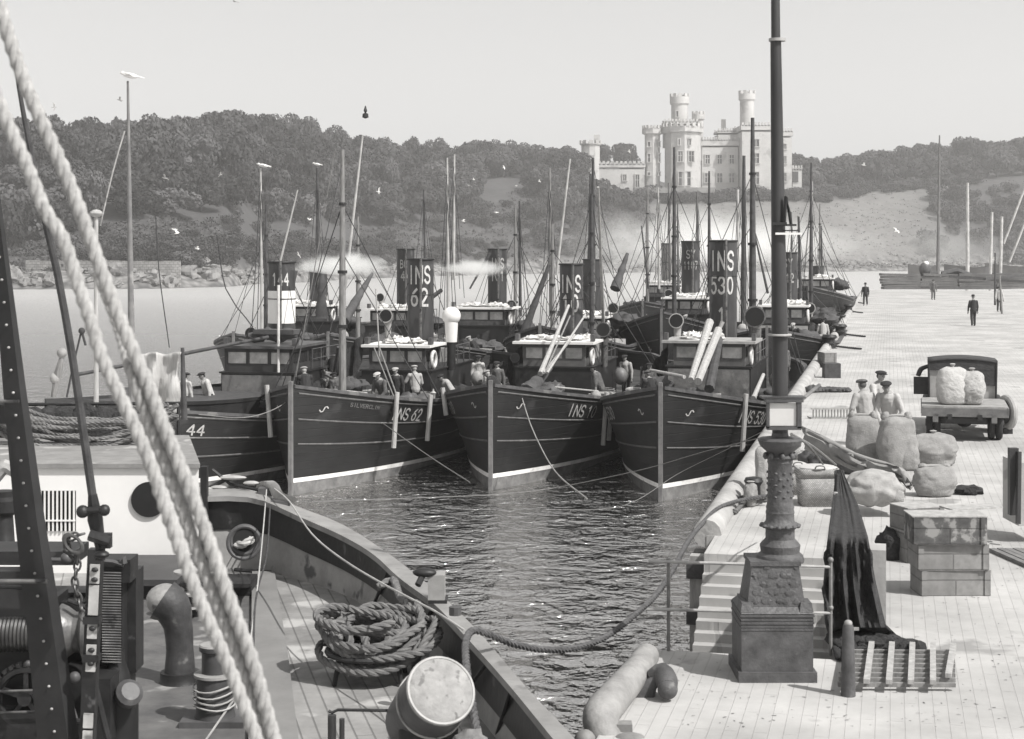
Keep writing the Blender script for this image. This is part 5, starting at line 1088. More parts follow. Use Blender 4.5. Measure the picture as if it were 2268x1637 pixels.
# rack with many rungs, pump below
rc = thing('ratchet_rack', 'dark vertical rack with many fine rungs standing right of the pale post', 'rack')
m = MB()
for k in range(34): v = 1268+k*6; m.tube([P(226, v, 14.2), P(268, v+1, 14.2)], .0075, 5)
m.obj('rungs', steel, rc); m = MB(); m.box(P(247, 1370, 14.5), (.26, .3, .95)); m.box(P(252, 1258, 14.4), (.36, .3, .2)); m.box(P(290, 1370, 14.7), (.16, .3, .9)); m.obj('body', iron, rc, 0)
m = MB(); m.tube([P(268, 1242, 14.2), P(273, 1236, 14.2), P(275, 1248, 14.2)], .03, 6); m.tube([P(222, 1242, 14.2), P(250, 1244, 14.2), P(275, 1252, 14.2)], .02, 6); m.obj('top_plate', mgrey, rc)
pu = thing('hand_pump', 'squat black iron pump at the bottom left beside the deck', 'pump')
b = P(258, 1690, 14.3); m = MB(); m.lathe([(.19, 0), (.19, .62), (.13, .68), (.11, .8), (.07, .9), (.07, 1.0)], b, n=20); m.obj('body', black, pu); m = MB(); m.lathe([(.09, 0), (.12, .05), (.12, .12), (.08, .15)], P(278, 1545, 14.1), (.4, -.6, .5), 16); m.obj('valve', mgrey, pu)
# dark casing box
cb = thing('machinery_casing', 'long dark machinery casing under the white deckhouse wall', 'casing'); m = MB()
a = P(296, 1470, 19); m.box(P(335, 1370, 21.9), (.85, 1.6, 1.25)); m.obj('casing', M('casing_dark', .04, .5, .3, 2.5, .004, 14), cb, 0)
m = MB(); m.box(P(338, 1262, 21.6), (1.0, 1.7, .08)); m.obj('top', M('casing_top', .05, .5, .3, 3), cb, 0)
m = MB(); m.tube([P(302, 1300, 20.1), P(300, 1480, 20.1)], .05, 8); m.obj('pipe', steel, cb)
bl = thing('bollard', 'dark twin mooring bollard with pale rims left of the crossing ropes on the ship', 'bollard')
for (u, v) in ((432, 1300), (408, 1348)): b = P(u, v+60, 20.0); m = MB(); m.lathe([(.13, 0), (.13, .32), (.18, .36), (.18, .4), (.1, .44)], b, n=20); m.obj('post', iron, bl)
m = MB()
for (u, v) in ((437, 1262), (415, 1268), (437, 1316), (415, 1345)): m.lathe([(.17, 0), (.17, .02)], P(u, v, 19.8), n=16)
m.obj('rim', lgrey, bl)
# ventilator cowl
vc = thing('ventilator', 'dark ventilator cowl with sunlit pale hood in the middle of the ship deck', 'ventilator', (0, 0, 0))
b = G(398, 1512, DZ); m = MB(); stube(m, [b, b+V3(0, 0, .35), b+V3(-.02, 0, .6), b+V3(-.08, 0, .78), b+V3(-.18, 0, .86)], [.17, .14, .15, .2, .22], .05, 20); m.obj('pipe', M('vent_paint', .045, .55, .5, 5, .006, 22, spots=(5, .6, .12)), vc)
m = MB(); m.ball(b+V3(-.15, 0, .86), (.2, .2, .17), 20, 12); m.obj('hood', M('vent_hood', .26, .5, .4, 6, .006, 22, spots=(6, .62, .1)), vc); m = MB(); m.lathe([(.225, 0), (.2, .04), (.2, .12)], b, n=20); m.obj('base', iron, vc)  # hood paler than the pipe: its sunlit top is put into the colour
# reel bollard with wire
rb = thing('wire_bollard', 'round drum-topped bollard wound with pale wire on a base plate', 'bollard', (0, 0, 0))
b = G(476, 1602, DZ); m = MB(); m.lathe([(.2, .05), (.18, .12), (.17, .36), (.18, .44), (.2, .46)], b, n=24); m.lathe([(.125, .46), (.125, .68), (.15, .7), (.15, .74)], b, n=24); m.obj('barrel', M('bollard_paint', .06, .5, .3, 5, .003, 20), rb)
m = MB(); m.lathe([(.2, .455), (.2, .48), (.13, .485)], b, n=24); m.lathe([(.15, .74), (.14, .755)], b, n=24); m.obj('cap', M('pale_iron', .27, .5, .3, 6), rb)
m = MB(); m.box(b+V3(0, 0, .035), (.6, .42, .07)); m.obj('base_plate', mgrey, rb, 0)
m = MB(); stube(m, [b+V3(math.cos(k*.62)*.205, math.sin(k*.62)*.205, .14+k*.0058+.02*math.sin(k*1.3)) for k in range(46)], [.009]*46, .05, 5); m.obj('wire', lgrey, rb)
m = MB(); stube(m, [b+V3(.2, -.05, .26), b+V3(.05, -.3, .05), b+V3(.02, -.8, .02)], [.01]*3, .08, 5); m.obj('wire_tail', lgrey, rb)
# coiled hawser on a stand
cst = thing('coil_stand', 'low dark slatted stand carrying the coiled hawser', 'stand', (0, 0, 0)); c0 = G(822, 1446, DZ+.28)
m = MB(); m.torus(c0+V3(0, 0, .03), .46, .03, n=30)
for k in range(-4, 5): x = k*.1; L_ = math.sqrt(.46**2-x*x); m.box(c0+V3(x, 0, .02), (.07, 2*L_, .04))
m.obj('platform', M('stand_dark', .03, .6, .4, 5), cst, 30)
for a in (40, 150, 215, 320): m = MB(); p = c0+V3(math.cos(R(a))*.38, math.sin(R(a))*.38, 0); m.tube([p, p+V3(math.cos(R(a))*.06, math.sin(R(a))*.06, -.28)], .028, 6); m.obj('leg', iron, cst)
t = MB(); rnd = random.Random(11); pts = []
cx_, cy_, sz = 0, 0, .38
for k in range(150):
    a = k*.5
    if k % 13 == 0: cx_, cy_, sz, hang = rnd.uniform(-.16, .2), rnd.uniform(-.12, .1), rnd.uniform(.22, .5), (rnd.uniform(.12, .3) if rnd.random() < .6 else 0)
    rr = sz+rnd.uniform(-.03, .03); z = .08+k*.0021+rnd.uniform(-.025, .025)+.04*math.sin(k*.8); fy_ = max(0, -math.sin(a))
    pts.append(c0+V3(cx_+math.cos(a)*rr*1.1, cy_+math.sin(a)*rr*.85-hang*.25*fy_, z-hang*fy_))
t.rope(pts, .043, seg=.035, n=6); tag(t.obj('coiled_hawser', M('coil_rope', .14, .9, .35, 9, .004, 50), None), 'thick laid hawser heaped in loose coils on the stand by the bulwark', 'rope')
t = MB(); t.rope([G(925, 1330, 3.5)+V3(0, -.1, .0), G(935, 1400, 3.3), G(924, 1450, 2.95), G(918, 1478, 2.87)], .045, seg=.035)
t.rope([G(838, 1300, 3.45), G(870, 1285, 3.5), G(885, 1320, 3.5), G(905, 1345, 3.45), G(930, 1375, 3.3)], .045, seg=.035)
tag(t.obj('hawser_bight', M('coil_rope'  , .15), None), 'bight of hawser leading from the coil to the bulwark', 'rope')
# canvas-topped drum at the lower centre
dr = thing('capped_drum', 'large tilted drum with a stained pale round canvas face at the lower centre', 'drum', (0, 0, 0))
c0 = P(974, 1532, 12.6); ax = Vector((.30, -.78, .55)).normalized(); m = MB(); m.lathe([(.25, -.75), (.27, -.35), (.272, -.02), (.262, .02)], c0, ax, 40); m.obj('barrel', M('drum_grey', .07, .4, .3, 3, .003, 20), dr)
m = MB(); m.lathe([(.272, .0), (.272, .025), (.235, .045), (.1, .06), (.01, .062)], c0, ax, 40); m.obj('canvas_face', M('stained_face', .27, .7, .25, 9, .006, 25, spots=(11, .6, .15)), dr); m = MB(); m.torus(c0+ax*.03, .262, .014, ax, 40, 6); m.torus(c0-ax*.28, .272, .012, ax, 40, 6); m.obj('hoop', lgrey, dr)
m = MB(); m.tube([c0-ax*.35, c0-ax*.4+V3(0, .1, -1.1)], .24, 20); m.obj('pedestal', black, dr)
m = MB(); m.ball(P(1040, 1650, 12), (.13, .12, .12), 16, 10, nz=.3); tag(m.obj('rope_end', roped, None), 'dark rope bundle below the canvas-faced drum', 'rope')
rl = thing('barrier_rail', 'short dark barrier of stub posts and a thin bar at the deck bottom', 'railing')
for u in (735, 757): b = P(u, 1665, 13.2); m = MB(); m.tube([b, b+V3(0, 0, .3 if u == 735 else .27)], .035 if u == 735 else .022, 10); m.obj('post', M('post_dark', .04, .5), rl)
m = MB(); m.tube([P(727, 1574, 13.2), P(735, 1578, 13.2), P(748, 1572, 13.2), P(900, 1574, 13.2)], .013, 6); m.obj('bar', iron, rl)
# fender box hung outboard
fb = thing('fender_box', 'pale box fender hung outboard of the ship rail by a dark bracket', 'fender'); m = MB(); m.box(P(967, 1300, 17.6), (.18, .25, .3)); m.obj('box', M('fender_grey', .28, .7, .2, 6), fb, 0)
m = MB(); m.tube([P(925, 1296, 17.4), P(938, 1270, 17.5), P(952, 1266, 17.6), P(956, 1300, 17.6)], .035, 8); m.ball(P(940, 1268, 17.5), (.13, .08, .05)); m.box(P(970, 1328, 17.6), (.2, .26, .04)); m.obj('bracket', iron, fb)
m = MB(); m.lathe([(.06, 0), (.06, .08)], P(1008, 1362, 15.6), n=10); tag(m.obj('floating_can', mgrey, None), 'small grey can on the water side of the ship rail', 'can')
# hawser to the quay
t = MB(); t.rope([P(1060, 1640, 12.2), P(1045, 1560, 12.8), P(1034, 1490, 13.6), P(1031, 1425, 14.4), P(1046, 1397, 14.9), P(1080, 1404, 15.2), P(1140, 1427, 15.7), P(1210, 1439, 16.3), P(1280, 1434, 17), P(1345, 1408, 17.8), P(1405, 1362, 18.8), P(1452, 1318, 19.8), P(1490, 1262, 21), P(1520, 1205, 22.6), P(1550, 1165, 24.6), P(1590, 1126, 26.2), P(1640, 1108, 27.4), P(1700, 1098, 28)], .036, seg=.05, n=6)
tag(t.obj('mooring_hawser', M('hawser_dark', .085, .9, .4, 9, .003, 50), None), 'thick dark mooring hawser sagging from the ship rail up to the quay edge', 'rope')
def line(lab, pts, Ys, r, mat=ropel, nm='mooring_line', cat='rope'):
    Ys = Ys if hasattr(Ys, '__len__') else [Ys]*len(pts); m = MB(); q = [P(u, v, y) for (u, v), y in zip(pts, Ys)]; stube(m, q, [r]*len(q), .4, 6); return tag(m.obj(nm, mat, None), lab, cat)
line('thin white line running from the fairlead along the bulwark to the lower centre', [(604, 1080), (640, 1110), (690, 1182), (760, 1240), (860, 1300), (960, 1352), (1028, 1396)], [23.2, 22, 20, 18, 16.5, 15.5, 14.8], .011, M('white_line', .4, .8))
line('thin light cord hanging down from the fairlead to the deck', [(590, 1085), (582, 1180), (570, 1300), (554, 1420)], [23.2, 21.5, 19.5, 18], .009, M('white_line'  , .55, .8))
line('dark wire hanging beside the light cord', [(598, 1120), (590, 1230), (566, 1330), (560, 1500)], [22.6, 21, 19, 16.5], .012, ropek)
line('slack line hanging from the left rail of INS 62 toward the steam vessel', [(662, 868), (610, 905), (540, 925), (440, 918)], [50, 48, 46, 44], .015, ropel)
line('bow line crossing the INS 62 hull down to the water', [(830, 925), (950, 1010), (1040, 1068)], [52, 46, 42], .013, ropel)
line('bow line of INS 10 hanging down its right bow to the water', [(1150, 862), (1166, 915), (1185, 965), (1230, 1045), (1300, 1105)], [50.5, 49.5, 48.5, 46, 43], .02, M('bow_rope', .25, .9))
line('long thin mooring line from the lamp column across the INS 530 bow', [(1690, 968), (1560, 1000), (1400, 1045), (1160, 1090), (690, 1112)], [34, 38, 42, 43, 26], .01, ropel)
line('second thin line crossing the INS 530 bow to the quay', [(1690, 955), (1600, 1000), (1500, 1050), (1380, 1120), (1200, 1130)], [36, 42, 44, 42, 38], .009, ropel)
line('fine guy wire above the pole of the steam vessel on the left', [(480, 520), (500, 640), (545, 705), (560, 725)], 52, .02, ropek, 'guy_wire', 'wire')
line('guy wire slanting from the tall grey mast down to the pole', [(276, 290), (250, 380), (222, 500)], 39, .02, lgrey, 'guy_wire', 'wire')
line('fine halyard falling to the dark boom near the hung sail', [(345, 480), (352, 600), (375, 770)], 46, .016, ropek, 'halyard', 'wire')
# the two heavy ropes right in front
def frope(lab, pts, Ys, r, lay):
    q = [P(u, v, y) for (u, v), y in zip(pts, Ys)]; m = MB(); m.rope(q, r, lay=lay, n=9, seg=.02); return tag(m.obj('foreground_rope', ropef, None), lab, 'rope', 'heavy three-strand ropes in the foreground')
A = [(-18, -60), (10, 50), (59, 194), (143, 381), (194, 514), (246, 658), (276, 734), (318, 830), (357, 930), (396, 1025), (440, 1135), (480, 1249), (520, 1360), (560, 1469), (602, 1619), (632, 1730)]
B = [(-60, 90), (5, 245), (59, 365), (100, 466), (138, 526), (174, 632), (200, 709), (225, 790), (257, 860), (294, 935), (332, 1025), (370, 1135), (411, 1249), (455, 1360), (503, 1469), (562, 1619), (600, 1730)]
C = [(215, 600), (262, 720), (294, 830), (327, 930), (364, 1025), (405, 1135), (446, 1249), (490, 1360), (532, 1469), (582, 1619), (615, 1730)]
frope('heavy pale three-strand rope slanting down from the top left corner, rightmost of the three', A, [4.7]*16, .0215, .13)
frope('heavy pale rope crossing from the left edge, leftmost of the three where they run together', B, [4.6]*17, .0205, .125)
frope('heavy pale rope squeezed between the other two in the lower half', C, [4.95, 4.9]+[4.72]*9, .0195, .12)
t = MB(); t.tube(smooth([P(u, v, 4.75) for u, v in ((290, 800), (330, 905), (372, 1010), (412, 1120), (445, 1230), (498, 1360), (545, 1480), (590, 1620), (610, 1700))], .05), .009, 6); tag(t.obj('lashing', ropek, None), 'thin dark lashing line between the two heavy ropes', 'rope')
# ---------------------------------------------------------------- lamp column
YC = 17.5; lc = thing('lamp_column', 'ornate cast iron column on a square pedestal with a tall pole rising from its bowl', 'lamp post', (0, 0, 0))
B0 = G(1722, 1512, QZ); k = B0.y/F      # metres per photo pixel here
def zc_(v): return CZ-(v-V0)*(B0.y+.38)/F
PY = B0.y+.38
m = MB(); m.box((B0.x, PY, QZ+.05), (.80, .78, .11)); m.box((B0.x, PY, (QZ+zc_(1347))/2), (.73, .71, zc_(1347)-QZ)); m.obj('plinth', castp, lc, 0)
m = MB()
for w_, z in ((.755, 0), (.74, -.04), (.75, -.075), (.738, -.11), (.742, -.14)): m.box((B0.x, PY, zc_(1347)+z), (w_, w_-.02, .022))
m.box((B0.x, PY, zc_(1343)+.03), (.74, .72, .06), taper=.84)
for sx in (-1, 1): m.box((B0.x+sx*.30, PY-.2, zc_(1343)+.06), (.14, .3, .09), taper=.8)
m.obj('moulding', cast, lc, 20)
m = MB(); z0, z1 = zc_(1334), zc_(1243); m.box((B0.x, PY, (z0+z1)/2), (.60, .58, z1-z0), taper=.8); m.box((B0.x, PY, z1+.02), (.52, .5, .045)); m.box((B0.x, PY, z0+.01), (.64, .6, .04))
for q in range(26): m.ball((B0.x+((q*7) % 11-5)*.042, PY-.285+.045*((q//6)/4), z0+.07+(q//6)*.085), (.035, .006, .03), 7, 5, nz=.7, sd=q, fr=3)
m.box((B0.x, PY-.30, z0-.03), (.34, .05, .03)); m.obj('pedestal', cast, lc, 20)
CX, CY = (1727-U0)/F*PY, PY
prof = [(.245, 1243), (.25, 1238), (.235, 1228), (.2, 1222), (.205, 1214), (.21, 1206), (.18, 1198), (.152, 1192), (.15, 1172), (.165, 1168), (.20, 1163), (.165, 1158), (.148, 1152), (.145, 1138), (.15, 1134), (.142, 1128), (.146, 1122), (.136, 1116), (.132, 1108), (.128, 1060), (.124, 1028), (.134, 1024), (.13, 1018), (.16, 1012), (.125, 1006), (.14, 1000), (.205, 988), (.225, 978), (.232, 974), (.21, 970), (.09, 966), (.082, 958)]
m = MB(); m.lathe([(r_, zc_(v)-QZ) for r_, v in prof], (CX, CY, QZ), n=36); m.obj('column', cast, lc, 30)
m = MB()   # raised leaf bands on the shaft
for r0 in range(5):
    for q in range(9): a = q*2*math.pi/9+r0*.35; m.ball((CX+math.cos(a)*.126, CY+math.sin(a)*.126, zc_(1098-r0*13)), (.02, .02, .014), 8, 6, nz=.5, sd=q+r0, fr=3)
for q in range(14): a = q*2*math.pi/14; m.ball((CX+math.cos(a)*.19, CY+math.sin(a)*.19, zc_(1163)), (.03, .03, .02), 6, 5)
for q in range(8): a = q*2*math.pi/8; m.ball((CX+math.cos(a)*.15, CY+math.sin(a)*.15, zc_(1009)), (.03, .03, .04), 6, 5)
m.obj('leaf_ornament', cast, lc, 60)
m = MB(); m.lathe([(.230, 0), (.21, .012), (.1, .014)], (CX, CY, zc_(974)), n=30); m.obj('bowl_rim', M('pale_rim', .42, .5, .3, 8), lc)
m = MB(); zt = zc_(-40); z7 = zc_(742); m.tube([(CX, CY, zc_(966)), (CX-.004, CY, z7)], [.083, .083], 20); m.tube([(CX-.004, CY, z7), (CX-.02, CY, zc_(490)), (CX-.045, CY, zc_(90))], [.085, .072, .056], 18); m.tube([(CX-.045, CY, zc_(90)), (CX-.05, CY, zt)], [.048, .046], 16)
m.obj('pole', M('pole_paint', .042, .5, .35, 2, .002, 20, spots=(5, .66, .08), stretch=(1, 1, .3)), lc)
m = MB(); m.lathe([(.12, -.01), (.125, .0), (.12, .012)], (CX-.004, CY, z7), n=20); m.lathe([(.088, 0), (.088, .03)], (CX-.03, CY, zc_(92)), n=18); m.obj('collar', lgrey, lc)
br = thing('halyard_fitting', 'small dark cleats and pale cross bar fixed high on the lamp pole', 'bracket'); m = MB(); m.box((CX+.05, CY-.1, zc_(499)), (.2, .04, .02)); m.box((CX-.02, CY-.1, zc_(496)), (.14, .05, .03)); m.tube([(CX+.03, CY-.09, zc_(500)), (CX+.045, CY-.09, zc_(436)), (CX+.08, CY-.08, zc_(470)), (CX+.1, CY-.08, zc_(498))], .018, 6); m.box((CX+.1, CY-.08, zc_(511)), (.16, .03, .012)); m.obj('cleat', iron, br, 30)
m = MB(); m.box((CX+.07, CY-.1, zc_(518)), (.27, .03, .022)); m.obj('cross_bar', white, br, 0)
sg = thing('notice_frame', 'dark box frame with a blank white panel fixed to the lamp column', 'sign', (0, 0, 0)); f = MB(); x0, x1, zt_, zb_ = CX-.165, CX+.185, zc_(884), zc_(944); y = CY-.16
f.box(((x0+x1)/2, y, zt_), (x1-x0+.04, .12, .03)); f.box(((x0+x1)/2, y, zb_), (x1-x0, .1, .035)); f.box((x0+.01, y, (zt_+zb_)/2), (.02, .1, zt_-zb_)); f.box((x1-.02, y, (zt_+zb_)/2), (.045, .1, zt_-zb_)); f.box(((x0+x1)/2, y+.08, zt_+.03), (x1-x0+.1, .2, .02)); f.obj('frame', mgrey, sg, 0)
f = MB(); f.box(((x0+x1)/2-.01, y-.015, (zt_+zb_)/2), (x1-x0-.075, .02, zt_-zb_-.05)); f.obj('panel', M('notice_panel', .55, .6, .06, 6), sg, 0)
f = MB(); f.tube([(x1, y, zt_-.0), (x1+.42, y+1.2, zt_+.06)], .02, 6); f.obj('arm', grey, sg)
# ---------------------------------------------------------------- railings by the steps
rl = thing('handrail', 'pale iron handrail of two bars crossing behind the lamp column pedestal', 'railing')
m = MB(); m.tube([P(1436, 1243, 17.7), P(1640, 1249, 17.75), P(1840, 1256, 17.85)], .017, 8); m.tube([P(1432, 1349, 17.7), P(1640, 1354, 17.75), P(1842, 1358, 17.85)], .017, 8); m.obj('bar', M('rail_grey', .34, .45, .25, 8), rl)
for (u, vt, vb) in ((1480, 1243, 1447), (1839, 1240, 1452)): m = MB(); a = P(u, vb, 17.85); m.tube([a, P(u, vt, 17.85)], .02, 8); m.ball(P(u, vt, 17.85), .032); m.ball(P(u, vt+106, 17.85), .032); m.obj('post', M('rail_post', .2, .45, .3, 8), rl)
t = thing('stair_post', 'slim pale and black banded post on the far side of the steps', 'post'); b = G(1840, 1240, QZ)
m = MB(); m.tube([P(1839, 1235, 22.5), P(1852, 1050, 22.5)], .022, 8); m.obj('post', iron, t); m = MB()
for v in (1090, 1128, 1160, 1190): m = MB(); m.tube([P(1853-(v-1050)*.07, v, 22.4), P(1853-(v-1038)*.07, v+14, 22.4)], .028, 8); m.obj('pale_band', letter, t)
# ---------------------------------------------------------------- parapet with net and sacks
pw = MB(); sbox(pw, 19.1, 19.55, -.40, -.04, QZ-.02, 3.86); tag(pw.obj('concrete_block', M('pale_concrete', .38, .8, .15, 2, .006, 14, spots=(2.5, .66, .28)), None, 0), 'squat pale concrete block beside the steps half covered by the net', 'block')
rows = []
rnd = random.Random(3)
def lerpt(tab, v):
    for a, b in zip(tab, tab[1:]):
        if v <= b[1]: t_ = max(0, (v-a[1])/(b[1]-a[1])); return a[0]+(b[0]-a[0])*t_
    return tab[-1][0]
NL = [(1852, 1040), (1849, 1060), (1840, 1130), (1830, 1207), (1822, 1297), (1826, 1380), (1846, 1445), (1850, 1460)]
NR = [(1864, 1040), (1874, 1060), (1900, 1118), (1922, 1190), (1938, 1284), (1956, 1363), (1964, 1394), (2017, 1422), (2046, 1445), (2044, 1460)]
for i in range(34):
    f_ = i/33; v = 1040+f_*412; row = []; ul, ur = lerpt(NL, v), lerpt(NR, v)
    for j in range(22):
        g = j/21; u = ul+(ur-ul)*g; Yb = 24.6-6.45*min(1, f_/.37)-.35*max(0, f_-.37); q = P(u, v, Yb+.04*math.sin(j*1.1+f_*4)+.20*noise.noise(Vector((i*.12, j*.55, 0)))+.08*noise.noise(Vector((i*.5, j*1.3, 4))))
        if q.z < QZ+.04 or f_ > .86: q = G(u, v+3*math.sin(j*.9), QZ+.04+.05*abs(noise.noise(Vector((i*.5, j*.5, 2)))))
        row.append(q)
    rows.append(row)
m = MB(); m.grid(rows); nm3 = M('hung_net', .036, .95, .5, 8); nn = nm3.node_tree.nodes; ll = nm3.node_tree.links; tcn = nn.new('ShaderNodeTexCoord'); nzz = nn.new('ShaderNodeTexNoise'); nzz.inputs['Scale'].default_value = 75; nzz.inputs['Detail'].default_value = 2; ll.new(tcn.outputs['Object'], nzz.inputs[0]); crr = nn.new('ShaderNodeMapRange'); crr.inputs[1].default_value = .27; crr.inputs[2].default_value = .42; ll.new(nzz.outputs[0], crr.inputs[0]); ll.new(crr.outputs[0], nn['Principled BSDF'].inputs['Alpha'])
o = m.obj('herring_net', nm3, None, 80); md = o.modifiers.new('t', 'SOLIDIFY'); md.thickness = .04; tag(o, 'dark tarred herring net hung beside the steps and trailing over the concrete block', 'net')
m = MB(); 
for i in range(9): m.ball(G(1870+i*19, 1437+i*1.5, QZ)+V3(0, .25-.02*i, .05), (.16, .34-.02*i, .09), 10, 6, nz=.6, sd=i)
tag(m.obj('net_end', net, None, 60), 'loose trailing end of the dark net on the setts behind the pallet', 'net')
def sack(lab, u, v, w, h, dp=None, mat=sacking, z=QZ, sd=0, ears=True, tie=False, lean=0, grp=None, Y=None, fat=.16):
    b = G(u, v, z) if Y is None else P(u, v, Y); kk = b.y/F; w *= kk; h *= kk; dp = dp or w*.75; m = MB(); rows = []
    n, mm = 44, 30
    for i in range(mm+1):
        t_ = i/mm; z_ = h*t_; s_ = (min(1, t_/.10+.55)**.5)*(min(1, (1-t_)/.12+.35)**.5)*(1+fat*math.sin(math.pi*t_)); row = []
        for q in range(n):
            a = 2*math.pi*q/n; ca, sa = math.cos(a), math.sin(a); ca = math.copysign(abs(ca)**.75, ca); sa = math.copysign(abs(sa)**.8, sa)
            r_ = 1+.14*noise.noise(Vector((ca*1.3, sa*1.3, t_*2.5+sd*3)))+.05*noise.noise(Vector((ca*5, sa*5, t_*8+sd)))-.10*abs(noise.noise(Vector((ca*2.6, sa*2.6+sd, t_*4))))-.05*abs(noise.noise(Vector((ca*6, sa*6+sd, t_*7))))
            row.append(Vector((ca*w/2*s_*r_+lean*z_, sa*dp/2*s_*r_*(1-.45*t_**3), z_+.03*noise.noise(Vector((ca, sa, sd)))*t_)))
        rows.append(row)
    rows.append([Vector((lean*h, 0, h*1.0))]*n); rows.insert(0, [Vector((0, 0, 0))]*n); m.grid(rows, cu=True)
    if ears:
        for sx in (-1, 1): m.ball((sx*w*.34+lean*h, 0, h*.99), (w*.13, dp*.16, h*.10), 12, 8, nz=.4, sd=sd)
    t = m.obj('sack', mat, None, 70, loc=b); t.rotation_euler = (0, 0, rnd.uniform(-.3, .3))
    sm = MB()
    if ears: stube(sm, [(-w*.42+lean*h, -.02, h*1.0), (-w*.1+lean*h, -.03, h*1.02), (w*.2+lean*h, .0, h*1.015), (w*.42+lean*h, -.02, h*1.0)], [.02, .028, .024, .02], .04, 6, nz=.5, sd=sd); sm.obj('stitched_seam', gcanvas, t)
    else: sm.lathe([(.03, h*.93), (.05, h*.97), (.035, h*1.0), (.035, h*1.02), (.075, h*1.08), (.05, h*1.1)], (lean*h, 0, 0), n=12); sm.obj('tied_neck', gcanvas, t)
    t = t; return tag(t, lab, 'sack', grp)
sack('tall upright sack at the left of the group standing on the quay', 1912, 1030, 68, 110, sd=1, lean=-.02)
sack('broad upright sack in the middle of the group on the quay', 1985, 1040, 74, 118, sd=2)
sack('shorter sack leaning against the right side of the broad one', 2006, 1041, 56, 84, sd=3, lean=-.1)
sack('plump bulging sack lying atop the small one at the right of the group', 2066, 1030, 84, 70, sd=4, fat=.3, ears=False)
sack('small round tied sack in front of the plump one', 2068, 1098, 76, 66, sd=5, fat=.28)
sb_ = MB(); sb_.ball(P(1934, 1080, 27.0), (.50, .4, .30), 48, 30, nz=.18, sd=3, fr=3); sb_.ball(P(1986, 1102, 26.8), (.13, .16, .14), 12, 8, nz=.5); tag(sb_.obj('sack', sackp, None, 70), 'fat filled sack lying on its side behind the dark net', 'sack')
# folded sail heap and net spar diag
rows = []; SA = smooth([V3(1780, 968, 0), V3(1830, 990, 0), V3(1880, 1016, 0), V3(1930, 1034, 0), V3(1990, 1048, 0), V3(2010, 1070, 0)], 8)
for i, c_ in enumerate(SA):
    f_ = i/(len(SA)-1); row = []
    for j in range(14):
        g = j/13-.5; row.append(P(c_.x+g*12, c_.y+g*2*(19-12*f_)+1.5*math.sin(j*2.1+i*.15), 30-3*f_)+V3(0, -.3*math.cos(g*3.1)+.06*noise.noise(Vector((i*.2, j*.9, 0))), 0))
    rows.append(row)
m = MB(); m.grid(rows); o = m.obj('rolled_sail', M('rolled_sail', .24, .9, .22, 3, .02, 7), None, 80); s_ = o.modifiers.new('t', 'SOLIDIFY'); s_.thickness = .08; tag(o, 'long grey rolled sail sagging from the lamp column down over the lying sack', 'sail')
m = MB()
for i in range(7): m.ball(G(1790+i*16, 1030+i*3, QZ)+V3(0, 0, .12), (.22, .3, .2), 10, 8, nz=.5, sd=i)
tag(m.obj('net_heap', dcanvas, None, 60), 'dark heap lying in the shadow under the rolled sail', 'net')
m = MB(); stube(m, [P(1752, 966, 19), P(1788, 985, 21), P(1822, 1028, 23.8)], [.014]*3, .2, 6); stube(m, [P(1752, 962, 19), P(1800, 990, 22), P(1850, 1030, 23)], [.02]*3, .2, 6); tag(m.obj('lashing', ropel, None), 'pale lines leading from the column bowl down to the basket', 'rope')
# baskets
wick = M('wicker', .44, .9, .2, 8); nn = wick.node_tree.nodes; ll = wick.node_tree.links; b_ = nn['Principled BSDF']; wv = nn.new('ShaderNodeTexBrick'); tcc = nn.new('ShaderNodeTexCoord'); mpp = nn.new('ShaderNodeMapping'); mpp.inputs['Rotation'].default_value = (R(90), 0, 0); ll.new(tcc.outputs['Object'], mpp.inputs[0]); ll.new(mpp.outputs[0], wv.inputs[0])
wv.inputs['Scale'].default_value = 1; wv.inputs['Brick Width'].default_value = .035; wv.inputs['Row Height'].default_value = .022; wv.inputs['Mortar Size'].default_value = .004; wv.inputs['Color1'].default_value = (1, 1, 1, 1); wv.inputs['Color2'].default_value = (.7, .7, .7, 1); wv.inputs['Mortar'].default_value = (.4, .4, .4, 1)
src = b_.inputs['Base Color'].links[0].from_socket; mx = nn.new('ShaderNodeMix'); mx.data_type = 'RGBA'; mx.blend_type = 'MULTIPLY'; mx.inputs[0].default_value = 1; ll.new(src, mx.inputs[6]); ll.new(wv.outputs[0], mx.inputs[7]); ll.new(mx.outputs[2], b_.inputs['Base Color'])
